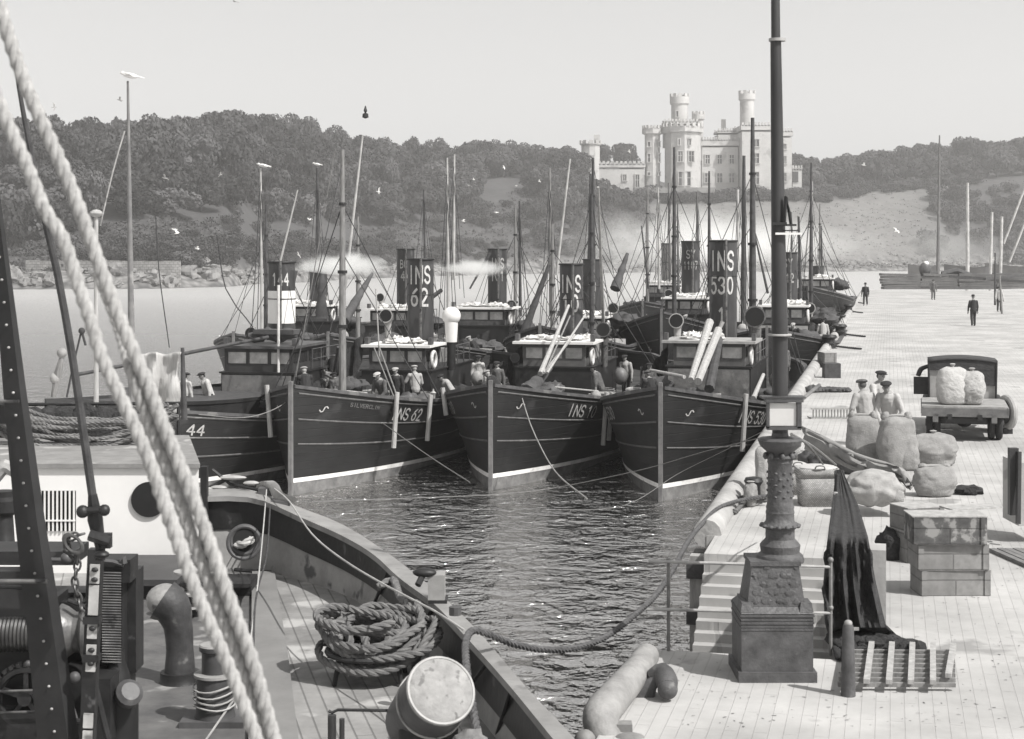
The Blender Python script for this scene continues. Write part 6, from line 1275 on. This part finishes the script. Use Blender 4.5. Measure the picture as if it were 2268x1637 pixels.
def hamper(lab, u, v, w, h, lid=True, dp=.5, tp=1.14, rz_=0):
    b = G(u, v, QZ); kk = b.y/F; w *= kk; h *= kk; t = thing('wicker_basket', lab, 'basket', b+V3(0, dp/2, 0), rz_); m = MB()
    for z0, z1, s0, s1 in ((0, h*.78, 1/tp, 1), (h*.78, h, 1.03, 1.05)):
        rows = []
        for z_, s_ in ((z0, s0), (z1, s1)):
            row = []
            for q in range(32): a = 2*math.pi*q/32; ca, sa = math.cos(a), math.sin(a); row.append(Vector((math.copysign(abs(ca)**.35, ca)*w/2*s_, math.copysign(abs(sa)**.35, sa)*dp/2*s_, z_)))
            rows.append(row)
        m.grid(rows, cu=True)
    m.add([(-w/2/tp, -dp/2/tp, .004), (w/2/tp, -dp/2/tp, .004), (w/2/tp, dp/2/tp, .004), (-w/2/tp, dp/2/tp, .004)], [(0, 1, 2, 3)]); o = m.obj('body', wick, t, 50); s_ = o.modifiers.new('t', 'SOLIDIFY'); s_.thickness = .03
    if lid: m = MB(); m.ball((0, 0, h), (w/2*1.06, dp/2*1.06, .05), 20, 8); m.obj('lid', M('wicker_lid', .45, .9, .15, 20, .004, 60), t, 60)
    m = MB(); m.torus((0, 0, h), w/2*1.0, .014, n=28, m=6, sq=dp/w); m.obj('rim', wood, t); m = MB(); stube(m, [(-.09, -dp/2-.0, h-.02), (-.06, -dp/2-.04, h+.06), (.06, -dp/2-.04, h+.06), (.09, -dp/2, h-.02)], [.012]*4, .03, 6); m.obj('handle', wood, t)
    return t
hamper('large square wicker hamper with pale lid right of the lamp column', 1815, 1124, 88, 84, dp=.6)
hamper('wicker basket half hidden directly behind the lamp column', 1766, 1098, 50, 66, dp=.5)
hamper('pale basket standing behind the lamp column beyond the hamper', 1752, 1020, 46, 40, dp=.5)
for (u, v, w_, h_, lab) in ((1662, 1120, 26, 50, 'leftmost of two pale bundles leaning by the quay edge left of the lamp column'), (1690, 1100, 32, 110, 'tall pale canvas bundle standing just left of the lamp column')):
    sack(lab, u, v, w_, h_, sd=u, mat=sackp if u > 1670 else sacking, ears=False, dp=.4)
bt = thing('bollard', 'dark mooring bollard on the quay left of the lamp column holding the hawser', 'bollard', G(1672, 1118, QZ)+V3(0, .2, 0)); m = MB(); m.lathe([(.16, 0), (.13, .05), (.12, .3), (.17, .38), (.14, .44), (.03, .46)], (0, 0, 0), n=16); m.obj('post', iron, bt)
t = MB(); t.rope([P(1545, 1190, 25.6), P(1580, 1140, 27), P(1602, 1118, 27.6), P(1650, 1100, 28.3), P(1680, 1092, 28.6)], .04); t.rope([P(1600, 1122, 27.4), P(1628, 1132, 27), P(1650, 1112, 27.9), P(1700, 1108, 28)], .04); t.torus(P(1606, 1124, 27.3), .09, .04, (.5, -1, .3), 14, 8); tag(t.obj('knotted_rope', M('knot_rope', .12, .9, .4, 10, .004, 40), None), 'knotted rope lying over the edge beam left of the lamp column', 'rope')
# ---------------------------------------------------------------- crates
cw_m = lined('crate_wood', .24, .7, 0, .2, 0, .4, .25, 4, .8, .05, axis='XZ', bump=.004, spots=(3, .6, .2)); cd_m = lined('crate_stencilled', .11, .7, 0, .2, 0, .4, .5, 6, .8, .05, axis='XZ', bump=.004, spots=(6, .54, .3))
def crate(lab, u0, u1, vt, vb, zb, mat, dp=.5, rz_=.02, grp='wooden crates stacked on the quay', lidm=None):
    b = G((u0+u1)/2, vb, zb); kk = b.y/F; w = (u1-u0)*kk; h = (vb-vt)*kk; t = thing('crate', lab, 'crate', b+V3(0, dp/2, 0), rz_, grp); m = MB(); m.box((0, 0, h/2), (w, dp, h)); m.obj('box', mat, t, 0)
    for sx in (-1, 1): m = MB(); m.box((sx*(w/2-.045), -dp/2-.009, h/2), (.07, .016, h*.98)); m.obj('batten', lidm or mat, t, 0)
    m = MB(); m.box((0, 0, h+.008), (w+.015, dp+.015, .014)); m.obj('lid', lidm or pwood, t, 0); return t, b, w, h
t, b, w_, h_ = crate('pale bottom crate of the three-high stack', 2037, 2193, 1264, 1320, QZ, cw_m); zq = QZ+h_+.016
t, b, w_, h_ = crate('pale middle crate of the three-high stack', 2031, 2190, 1207, 1262, zq, cw_m, rz_=.0); zq += h_+.016
crate('dark stencilled top crate of the three-high stack', 2022, 2186, 1146, 1206, zq, cd_m, rz_=-.02)
t, b, w_, h_ = crate('lower of the two pale crates behind the left of the stack', 1994, 2080, 1180, 1246, QZ, cw_m, .5, .25); crate('upper open crate with loose lid behind the left of the stack', 1994, 2085, 1126, 1176, QZ+h_+.016, cw_m, .5, .3)
m = MB(); m.box(P(2150, 1123, 22.8), (.8, .35, .02), Matrix.Rotation(.3, 3, 'Z')); tag(m.obj('board', pwood, None, 0), 'loose board lying on top of the crates', 'board')
m = MB(); m.ball(G(1972, 1236, QZ)+V3(0, 0, .16), (.2, .24, .26), 18, 12, nz=.5, sd=4); tag(m.obj('bundle', net, None, 60), 'black bundle of gear on the setts left of the crates', 'bundle')
m = MB(); m.ball(G(2145, 1096, QZ)+V3(0, .1, .06), (.27, .2, .1), 16, 8, nz=.6, sd=8); tag(m.obj('net_heap', net, None, 60), 'small dark heap of net on the quay right of the round sack', 'net')
# pallet, bollard post, hatch boards at the right
pl = thing('wooden_pallet', 'pale slatted wooden pallet lying on the setts at lower right', 'pallet'); b0 = G(1868, 1522, QZ); cross = pwood
def pq(a, b): return G(1870, 1536, QZ)+V3(a*1.06, b*1.0+a*.0, 0)
for k in range(6): m = MB(); sh = (0.0, .0, -.02, -.02, -.03, .22)[k]; a = pq(.0+k*.205, sh); m.beam(a+V3(.0, 0, .12), a+V3(.40, 1.6-sh-.02*k, .12), .06, .045); m.obj('plank', pwood, pl, 0)
for k in range(8): m = MB(); m.beam(pq(-.04+k*.047, .12+k*.19)+V3(0, 0, .06), pq(1.06+k*.047, .10+k*.19)+V3(0, 0, .06), .05, .04); m.obj('slat', wood, pl, 0)
sp_ = thing('stub_post', 'short round iron post with knob top in front of the pallet', 'bollard', G(1881, 1545, QZ)+V3(0, .07, 0)); m = MB(); m.lathe([(.073, 0), (.066, .3), (.056, .66), (.048, .7)], (0, 0, 0), n=20); m.obj('post', castp, sp_); m = MB(); m.ball((0, 0, .715), (.042, .042, .035), 12, 8); m.box((.07, 0, .66), (.07, .02, .03)); m.obj('knob', M('pale_iron'  , .27), sp_)
hb = thing('hatch_boards', 'grey ribbed hatch boards lying on the quay at the right edge', 'boards'); 
for k in range(9): m = MB(); a = G(2196, 1222, QZ)+V3(k*.115, 0, .03+.004*(k % 2)); m.beam(a, a+V3(.19, -1.5, 0), .095, .05); m.obj('board', M('board_grey', .17, .8, .3, 4, .004, 20), hb, 0)
gp = thing('gate_post', 'dark upright post beside a pale stone slab at the right edge', 'post'); m = MB(); m.beam(P(2243, 1140, 24.3), P(2243, 992, 24.3), .13, .12, (0, 1, 0)); m.beam(P(2254, 1160, 24.1), P(2256, 1000, 24.2), .05, .1, (0, 1, 0)); m.obj('post', M('post_dark'  , .04), gp, 0)
m = MB(); m.box(P(2285, 1110, 24.4)+V3(0, .4, .1), (.4, .8, .95)); m.obj('slab', M('pale_concrete'  , .38), gp, 0)
# ---------------------------------------------------------------- near-left bollards of the quay
horn = thing('mooring_horn', 'massive pale curved iron mooring horn at the corner of the quay', 'bollard', (0, 0, 0)); hm = M('horn_paint', .27, .6, .3, 4, .008, 22, spots=(3, .66, .14))
m = MB(); stube(m, [P(1432, 1452, 16.9), P(1405, 1492, 16.2), P(1360, 1545, 15.5), P(1330, 1585, 15.1), P(1338, 1625, 14.9), P(1360, 1680, 14.8)], [.13, .145, .16, .17, .16, .15], .05, 20); m.ball(P(1432, 1450, 16.95), (.11, .11, .09), 16, 10); m.obj('horn', hm, horn, 60)
m = MB(); m.box(P(1382, 1612, 14.9), (.14, .14, .1)); m.ball(P(1395, 1640, 14.7), (.16, .12, .07), 14, 8); m.ball(P(1295, 1640, 14.7), (.1, .1, .1), 14, 8); m.obj('foot', M('horn_foot', .2, .6, .3, 6), horn, 30)
hk = thing('hooked_bollard', 'grey hooked iron bollard with a ball head beside the pale horn', 'bollard', (0, 0, 0)); b = G(1420, 1578, QZ)
prf = [(1404, 1580), (1398, 1552), (1404, 1530), (1420, 1508), (1444, 1492), (1464, 1486), (1466, 1500), (1452, 1520), (1446, 1545), (1444, 1578)]
m = MB(); f1 = [P(u-28 if False else u, v, 16.1) for u, v in prf]; n_ = len(f1); rows = [[p+V3(0, dy, 0) for p in f1] for dy in (-.11, -.04, .04, .13)]
rows = [[f1[0].lerp(p, 1)+V3(0, dy, 0) for p in f1] for dy in (-.12, .12)]; m.add(rows[0]+rows[1], [tuple(range(n_)), tuple(range(n_, 2*n_))]+[(i, (i+1) % n_, n_+(i+1) % n_, n_+i) for i in range(n_)]); o = m.obj('web', castp, hk, 30); bv = o.modifiers.new('b', 'BEVEL'); bv.width = .03; bv.segments = 3
m = MB(); stube(m, [P(1446, 1500, 16.1), P(1466, 1490, 16.05), P(1476, 1508, 15.95), P(1478, 1524, 15.85)], [.085, .1, .11, .095], .03, 18); m.ball(P(1478, 1526, 15.85), (.1, .1, .1), 18, 12); m.obj('head', castp, hk, 60)
m = MB(); m.box(P(1428, 1581, 16.1), (.36, .5, .05)); m.box(P(1466, 1574, 16.2), (.2, .3, .05)); m.obj('base', M('pole_paint'  , .042), hk, 0)
# ---------------------------------------------------------------- quay edge gear, far bollards and mooring ropes
EB = [(1890, 672), (1880, 693), (1866, 712), (1862, 745), (1838, 772)]
for i, (u, v) in enumerate(EB):
    b = G(u, v, QZ); t = thing('bollard', ('farthest dark bollard by the quay edge near the man in the bowler hat', 'second farthest dark bollard by the quay edge', 'small middle dark bollard by the quay edge', 'dark bollard with rope by the quay edge below the middle one', 'nearest of the rope-wrapped bollards by the quay edge')[i], 'bollard', b+V3(0, .2, 0)); sc_ = .8 if i == 2 else 1.2
    m = MB(); m.lathe([(.3*sc_, 0), (.22*sc_, .06), (.2*sc_, .32*sc_), (.3*sc_, .42*sc_), (.24*sc_, .5*sc_), (.02, .52*sc_)], (0, 0, 0), n=14); m.obj('post', iron, t)
    if i != 2:
        q = MB(); q.rope([b+V3(-.9, .3, .05), b+V3(-.4, .2, .2), b+V3(0, -.15, .25), b+V3(.3, .1, .1), b+V3(.6+.15*i, -.9, .04)], .05, n=5); tag(q.obj('mooring_rope', ropek, None), ('rope lying at the farthest quay bollard', 'rope lying at the second farthest quay bollard', '', 'rope lying at the bollard below the middle one', 'rope curling from the nearest wrapped bollard')[i], 'rope')
t, b, w_, h_ = crate('weathered fish box standing by the quay edge near the wrapped bollard', 1822, 1850, 782, 815, QZ, cw_m, .9, .1, None); m = MB(); m.box(G(1838, 838, QZ)+V3(.1, .3, .25), (.55, .5, .5)); tag(m.obj('tub', dwood, None, 0), 'small dark tub beside the fish box at the quay edge', 'tub')
ft = thing('slatted_crate', 'pale open slatted crate lying behind the workmen', 'crate'); b = G(1836, 928, QZ)
for k in range(12): m = MB(); m.box(b+V3(-.42+k*.08, 0, .13), (.03, .03, .26)); m.obj('slat', wood, ft, 0)
m = MB(); m.box(b+V3(.02, 0, .27), (1.0, .05, .05)); m.box(b+V3(.02, .25, .02), (1.0, .55, .03)); m.obj('frame', pwood, ft, 0)
m = MB()
for i in range(10): m.ball(G(1792+i*9, 868, QZ)+V3(0, 0, .05), (.17, .3, .1+.06*(i < 3)), 8, 6, nz=.5, sd=i)
tag(m.obj('rope_heap', dwood, None, 60), 'low dark heap of rope on the quay behind the slatted crate', 'rope')
# far boats tied to the quay: mooring lines
def mline(a, b, r=.035): m = MB(); stube(m, sag(a, b, .25, 6), [r]*7, .6, 5); tag(m.obj('mooring_line', ropek, None), 'dark mooring line from a moored drifter to the quay bollards', 'rope', 'mooring lines of the far drifters')
for (u, v, Y), (u2, v2) in (((1770, 738, 84), (1838, 772)), ((1740, 760, 80), (1838, 774)), ((1790, 640, 112), (1880, 690)), ((1800, 650, 110), (1866, 710)), ((1775, 665, 105), (1862, 744)), ((1820, 655, 118), (1890, 672))): mline(P(u, v, Y), G(u2, v2, QZ)+V3(0, 0, .2))
# timber stack / jetty at the far end, two poles
tj = thing('timber_stack', 'long dark stack of timber at the far end of the quay', 'timber'); YJ = 186
m = MB(); rnd = random.Random(9)
for r_ in range(6):
    for k in range(4): a = P(1955+k*82+rnd.uniform(-6, 4), 638-r_*6, YJ); b = P(1955+(k+1)*82-3, 638-r_*5.6-(2 if k > 2 else 0), YJ); m.beam(a+V3(0, rnd.uniform(-.1, .1), 0), b, 1.6, .27)
m.obj('timbers', M('old_timber', .11, .85, .4, .5), tj, 0)
m = MB(); m.tube([P(2010, 616, YJ), P(2075, 605, YJ), P(2060, 612, YJ)], .25, 6); m.beam(P(2100, 612, YJ-2), P(2268, 624, YJ-4), .6, .3); m.beam(P(2268, 610, YJ-2), P(2180, 618, YJ-4), .4, .3); m.tube([P(2085, 608, YJ), P(2118, 600, YJ), P(2150, 612, YJ)], .4, 6); m.obj('loose_spars', dwood, tj, 40)
m = MB(); m.ball(P(2048, 596, YJ), (.7, .5, .8), 10, 8); m.obj('dark_float', mgrey, tj); m = MB(); m.ball(P(2050, 585, YJ), .35, 10, 8); m.obj('pale_float', white, tj)
polething('pole', 'thin dark pole on the quay left of the distant figure', 2203, 560, 2203, 676, 124, 3, 5, dwood, 'pole'); polething('pole', 'leaning pale and dark pole on the quay beside the distant figure', 2213, 610, 2219, 704, 112, 4, 5, wood, 'pole')
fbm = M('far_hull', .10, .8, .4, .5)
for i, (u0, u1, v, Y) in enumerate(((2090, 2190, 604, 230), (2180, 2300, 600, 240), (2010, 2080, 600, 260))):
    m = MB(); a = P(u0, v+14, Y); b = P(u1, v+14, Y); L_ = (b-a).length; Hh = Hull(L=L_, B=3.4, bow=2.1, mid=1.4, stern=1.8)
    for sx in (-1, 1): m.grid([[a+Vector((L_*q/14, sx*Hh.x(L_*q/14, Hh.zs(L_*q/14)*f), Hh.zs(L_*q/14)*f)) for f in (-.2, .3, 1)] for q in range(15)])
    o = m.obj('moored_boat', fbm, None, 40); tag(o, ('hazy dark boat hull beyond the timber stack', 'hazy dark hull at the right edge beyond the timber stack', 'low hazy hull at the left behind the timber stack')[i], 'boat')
# ---------------------------------------------------------------- lorry
lo = thing('lorry', 'old flatbed lorry seen from behind with canvas cab and a pale load', 'lorry', G(2152, 984, QZ)+V3(0, .6, 0), -R(13.07)-R(1)); lo.scale = (.95, 1, .77)
kx = lo.location.y/F; dkg = M('lorry_dark', .025, .5, .4, 5, .003, 20)
bz = 1.02; m = MB(); m.box((0, .95, bz), (2.02, 2.2, .07)); m.obj('bed', M('bed_wood', .28, .8, .3, 5, .004, 20), lo, 0)
m = MB(); m.box((0, -.12, bz-.15), (2.04, .06, .26)); 
for sx in (-1, 1): m.box((sx*1.0, .95, bz-.1), (.06, 2.2, .2)); m.prism([(sx*.62, -.15), (sx*.75, -.15), (sx*.7, -.05)], bz-.45, bz-.2)
m.obj('tail_board', M('tail_grey', .15, .7, .35, 5), lo, 0)
m = MB(); 
for sx in (-1, 1): m.box((sx*.35, 1.5, bz-.28), (.1, 3.6, .16))
m.box((0, .75, .62), (1.55, .9, .3)); m.box((0, .5, .6), (1.5, .12, .12)); m.ball((0, .5, .55), (.2, .2, .2), 14, 10); m.box((0, .9, .75), (1.2, .5, .3)); m.box((0, -.05, .62), (1.0, .04, .16)); m.obj('chassis', dkg, lo, 0)  # wide dark box among these parts imitates the shadow under the bed
for sx in (-1, 1):
    for y in (.6, 3.0):
        w_ = thing('wheel', None, None); w_.parent = lo; w_.scale = (1, .86, 1.12); xx = sx*(.82 if y < 1 else .72); m = MB(); m.torus((xx, y, .42), .34, .085, (1, 0, 0), 28, 10); m.obj('tyre', M('tyre', .03, .8, .3, 6), w_)
        if y < 1: m = MB(); m.torus((xx-sx*.18, y, .42), .34, .085, (1, 0, 0), 28, 10); m.obj('tyre', M('tyre'  , .03, .8), w_)
        m = MB(); m.lathe([(.26, -.05), (.27, 0), (.26, .05)], (xx, y, .42), (1, 0, 0), 20); m.lathe([(.1, -.1), (.1, .12)], (xx, y, .42), (1, 0, 0), 12); m.obj('rim', mgrey, w_)
    m = MB(); stube(m, [(sx*.86, 2.3, .55), (sx*.88, 2.5, .9), (sx*.88, 3.0, 1.0), (sx*.88, 3.5, .8)], [.07, .1, .1, .06], .08, 8); m.obj('mudguard', dkg, lo)
m = MB(); m.box((0, 2.15, 1.45), (1.65, .05, .9)); m.box((0, 3.0, 1.2), (1.5, 1.6, .9)); m.obj('cab', M('cab_grey', .33, .6, .2, 4), lo, 0)
m = MB(); m.box((0, 4.3, 1.05), (.95, 1.2, .75)); m.obj('bonnet', dkg, lo, 0)
m = MB(); rows = [[Vector((x*.86, y, 2.22+.09*(1-x*x)+.02*math.sin(y*3))) for x in [q/5-1 for q in range(11)]] for y in (2.05, 2.4, 3.0, 3.6)]; m.grid(rows); o = m.obj('canvas_roof', M('hood_canvas', .05, .9, .3, 5, .01, 12), lo, 60); md = o.modifiers.new('t', 'SOLIDIFY'); md.thickness = .06
m = MB(); m.box((0, 2.09, 2.08), (1.66, .03, .34)); m.box((.5, 2.09, 1.7), (.64, .03, .5)); m.obj('back_curtain', M('hood_canvas'  , .05), lo, 0)
m = MB()
for sx in (-1, 1): m.tube([(sx*.82, 2.08, 1.0), (sx*.84, 2.08, 2.25)], .03, 6)
m.obj('hood_frame', iron, lo)
m = MB(); m.box((-1.0, 2.3, 1.4), (.42, .08, .55)); stube(m, [(-1.1, 2.3, 1.7), (-1.02, 2.3, 1.92), (-.84, 2.3, 2.02)], [.06, .07, .06], .05, 8); m.obj('side_screen', dkg, lo, 30)
ld = sack('tall smooth pale sack filling the left of the lorry bed', 2128, 884, 70, 104, sd=21, mat=M('flour_sack', .42, .9, .15, 4, .02, 14), z=QZ+1.06, dp=.55, ears=False); ld.location = lo.location+Vector((-.17, .4, .815)); ld.rotation_euler.z = 0; ld.scale = (.92, 1, .82); 
ld2 = sack('lumpy mottled pale sack beside the smooth one on the lorry bed', 2170, 884, 44, 98, sd=23, mat=M('mottled_sack', .36, .9, .25, 9, .02, 14, spots=(9, .6, .2)), z=QZ+1.06, dp=.5, fat=.3, ears=False); ld2.rotation_euler.z = 0; ld2.location = lo.location+Vector((.27, .36, .815)); ld2.scale = (1.05, 1, .78)
fs = thing('spare_wheel', 'pale wheel standing by the right side of the lorry', 'wheel', G(2243, 965, QZ)+V3(0, .5, 0)); m = MB(); m.torus((0, 0, .5), .34, .09, (1, .25, 0), 26, 10); m.obj('tyre', lgrey, fs); m = MB(); m.lathe([(.28, -.03), (.28, .03)], (0, 0, .5), (1, .25, 0), 20); m.obj('disc', mgrey, fs); m = MB(); m.box((0, 0, .06), (.2, .3, .12)); m.obj('chock', dkg, fs, 0)
# ---------------------------------------------------------------- gulls
gm = M('gull_white', .75, .7, .05, 5); gd = M('gull_grey', .3, .7, .1, 5)
def gull(u, v, px, roll=0, flap=.3, hd=0, perched=False, lab=None, dark=False, Y=None):
    Y = Y or F*1.15/px; p = P(u, v, Y); t = thing('gull', lab, 'gull', p, 0, 'gulls over the harbour'); mt = gd if dark else gm; m = MB(); m.ball((0, 0, 0), (.07, .2, .07), 12, 8); m.ball((0, .2, .03), (.045, .06, .045), 10, 6); m.ball((0, .27, .02), (.012, .03, .012), 6, 5); m.ball((0, -.24, 0), (.05, .1, .015), 8, 6); m.obj('body', mt, t)
    for sx in (-1, 1):
        m = MB()
        if perched: m.grid([[Vector((sx*.07, y, .03+.02*q)) for y in (.1, -.05, -.25)] for q in (0, 1)])
        else:
            P1 = [(0, 0), (.28, flap*.35), (.55, flap*.22)]; top = [Vector((sx*x, .07-(.03 if i == 1 else .0)-(.1 if i == 2 else 0)+(.05 if i == 1 else 0), z+.02)) for i, (x, z) in enumerate(P1)]; bot = [Vector((sx*x, -.09+(0 if i < 2 else -.06), z+.02)) for i, (x, z) in enumerate(P1)]; m.grid([top, [a+V3(0, 0, -.012) for a in bot]])
        o = m.obj('wing', mt, t, 0); s_ = o.modifiers.new('t', 'SOLIDIFY'); s_.thickness = .02
    t.rotation_euler = (R(10), R(roll), R(hd)); return t
GG = [(365, 395, 30, 25, 'gull gliding left of the tall pole over the dark wood'), (488, 387, 20, -35, 'gull banking steeply over the dark wood'), (838, 425, 22, 40, 'bright gull banking right of the slanting spar'), (685, 487, 20, 5, 'gull just left of the tall INS 62 mast'), (386, 509, 28, 0, 'upper gull of the pair over the grass mound'), (392, 517, 24, 12, 'lower gull of the pair over the grass mound'), (437, 551, 22, 20, 'gull low over the shore bushes left of the funnels'), (661, 565, 18, 50, 'small gull above the white steam'), (1048, 398, 13, 20, 'small gull over the wood left of the crossbar mast'), (1116, 372, 12, 50, 'faint gull high over the wood'), (1143, 412, 12, 10, 'gull over the clearing'), (1037, 412, 12, 5, 'grey gull by the crossbar mast'), (1194, 402, 14, 25, 'gull left of the paired spars'), (1100, 471, 18, 5, 'gull above the lone round tree'), (1026, 490, 18, 5, 'gull low over the clearing bushes'), (1353, 417, 14, 30, 'gull before the dark tree clump'), (1393, 336, 16, 30, 'gull left of the castle octagon'), (120, 238, 22, 60, 'dark gull in the sky at left'), (265, 222, 26, 20, 'dark gull beside the tall mast top'), (520, 4, 24, 10, 'dark gull at the top edge'), (1912, 366, 20, 10, 'gull over the pale field right of the castle'), (1985, 512, 22, 35, 'gull flying over the pale hillside'), (600, 590, 20, 40, 'gull near the banded funnel top'), (1650, 478, 18, 50, 'gull by the tall dark mast'), (2200, 575, 20, 30, 'gull above the far right poles'), (300, 725, 16, 15, 'gull low over the water left')]
for i, (u, v, px, rl_, lab) in enumerate(GG): gull(u, v, px, rl_, [.5, .2, .7][i % 3], [80, -60, 100, 60][i % 4], lab=lab, dark='dark' in lab or 'grey gull' in lab)
for (u, v, Y, lab) in ((583, 367, 64, 'gull perched on the pole by the white-banded funnel'), (702, 364, 92, 'gull perched on the dark mast before the wood'), (288, 168, 40, 'gull perched on the tall grey mast')): gull(u, v, 20, 0, .1, 80, lab=lab, Y=Y)
m = MB(); q = P(809, 250, 70); m.lathe([(.02, -.25), (.14, -.2), (.12, -.05), (.03, .0), (.08, .08), (.02, .3)], q, n=10); tag(m.obj('masthead_vane', iron, None), 'small dark vane hanging above the long slanting spar', 'vane')
# ---------------------------------------------------------------- steam and haze
def smoke(name, lab, pts, rs, dens, nsc=.6, col=.9):
    m = MB(); stube(m, pts, rs, .5, 14); o = m.obj(name, None, None, 60); mt = bpy.data.materials.new(name); mt.use_nodes = True; n = mt.node_tree.nodes; l = mt.node_tree.links; n.remove(n['Principled BSDF'])
    pv = n.new('ShaderNodeVolumePrincipled'); pv.inputs['Color'].default_value = (col, col, col*.99, 1); l.new(pv.outputs[0], n['Material Output'].inputs['Volume']); nz = n.new('ShaderNodeTexNoise'); nz.inputs['Scale'].default_value = nsc; nz.inputs['Detail'].default_value = 5; tc = n.new('ShaderNodeTexCoord'); l.new(tc.outputs['Object'], nz.inputs[0])
    mr = n.new('ShaderNodeMapRange'); mr.inputs[1].default_value = .46; mr.inputs[2].default_value = .58; mr.inputs[3].default_value = 0; mr.inputs[4].default_value = dens; l.new(nz.outputs[0], mr.inputs[0]); vm = n.new('ShaderNodeVectorMath'); vm.operation = 'SUBTRACT'; vm.inputs[1].default_value = (.5, .5, .5); l.new(tc.outputs['Generated'], vm.inputs[0]); v2 = n.new('ShaderNodeVectorMath'); v2.operation = 'MULTIPLY'; v2.inputs[1].default_value = (1.5, .9, 2.4); l.new(vm.outputs[0], v2.inputs[0])
    ln = n.new('ShaderNodeVectorMath'); ln.operation = 'LENGTH'; l.new(v2.outputs[0], ln.inputs[0]); m3 = n.new('ShaderNodeMapRange'); m3.inputs[1].default_value = 1.0; m3.inputs[2].default_value = .1; m3.inputs[3].default_value = 0; m3.inputs[4].default_value = 1; l.new(ln.outputs['Value'], m3.inputs[0])
    m4 = n.new('ShaderNodeMath'); m4.operation = 'MULTIPLY_ADD'; m4.inputs[1].default_value = .42; l.new(m3.outputs[0], m4.inputs[0]); l.new(nz.outputs[0], m4.inputs[2]); nz.inputs['Roughness'].default_value = .7; nz.inputs['Distortion'].default_value = .8; mr.inputs[1].default_value = .66; mr.inputs[2].default_value = 1.0; l.new(m4.outputs[0], mr.inputs[0]); l.new(mr.outputs[0], pv.inputs['Density']); o.data.materials.clear(); o.data.materials.append(mt); return tag(o, lab, 'steam', kind='stuff')
smoke('steam', 'white steam drifting right from the banded funnel', [P(600, 590, 58), P(650, 577, 60), P(720, 574, 64), P(790, 582, 68), P(860, 610, 72)], [.12, .4, .6, .7, .5], 1.3, .9, .97)
smoke('steam', 'white steam drifting right from the INS 62 funnel', [P(935, 588, 61), P(990, 583, 64), P(1050, 588, 68), P(1120, 604, 74)], [.12, .35, .5, .4], 1.3, .9, .97)
smoke('smoke', 'pale smoke drifting over the shore behind the INS 10 funnel', [P(1110, 580, 130), P(1280, 560, 150), P(1420, 540, 190), P(1580, 530, 240), P(1760, 545, 290), P(1960, 560, 330)], [1, 3.5, 6, 7, 7, 5], .045, .10)
smoke('smoke', 'thin smoke over the water beyond the end of the quay', [P(1980, 560, 225), P(2080, 545, 235), P(2180, 560, 245)], [3, 5, 4], .06, .12, .5)
hz_ = MB(); hz_.box((0, 520, 58), (900, 1160, 128)); o = hz_.obj('haze', None, None, 0); mt = bpy.data.materials.new('haze'); mt.use_nodes = True; n = mt.node_tree.nodes; n.remove(n['Principled BSDF']); pv = n.new('ShaderNodeVolumePrincipled'); pv.inputs['Color'].default_value = (.95, .94, .93, 1); pv.inputs['Density'].default_value = .00034; pv.inputs['Anisotropy'].default_value = .2
mt.node_tree.links.new(pv.outputs[0], n['Material Output'].inputs['Volume']); o.data.materials.clear(); o.data.materials.append(mt); o['kind'] = 'stuff'

# litter and stains of a working quay
lt = MB(); rnd = random.Random(31)
for i in range(700):
    v = 650+rnd.random()**.55*960; u = rnd.uniform(1500, 2290); p = G(u, v, QZ+.004); s_, t_ = (p.dot(QD), p.dot(QR))
    if t_ < -2.3 or (17.5 < s_ < 25 and t_ < 0): continue
    a = rnd.uniform(0, 6.28); L_ = rnd.uniform(.006, .022)*(1+p.y*.01); d = V3(math.cos(a), math.sin(a), 0)*L_; e = V3(-math.sin(a), math.cos(a), 0)*L_*rnd.uniform(.12, .5)
    lt.add([p-d-e, p+d-e*.6, p+d*.8+e+V3(0, 0, .004), p-d*.7+e], [(0, 1, 2, 3)])
tag(lt.obj('litter', M('litter_mat', .2, .9, .6, 3), None, 0), None, None, kind='stuff')
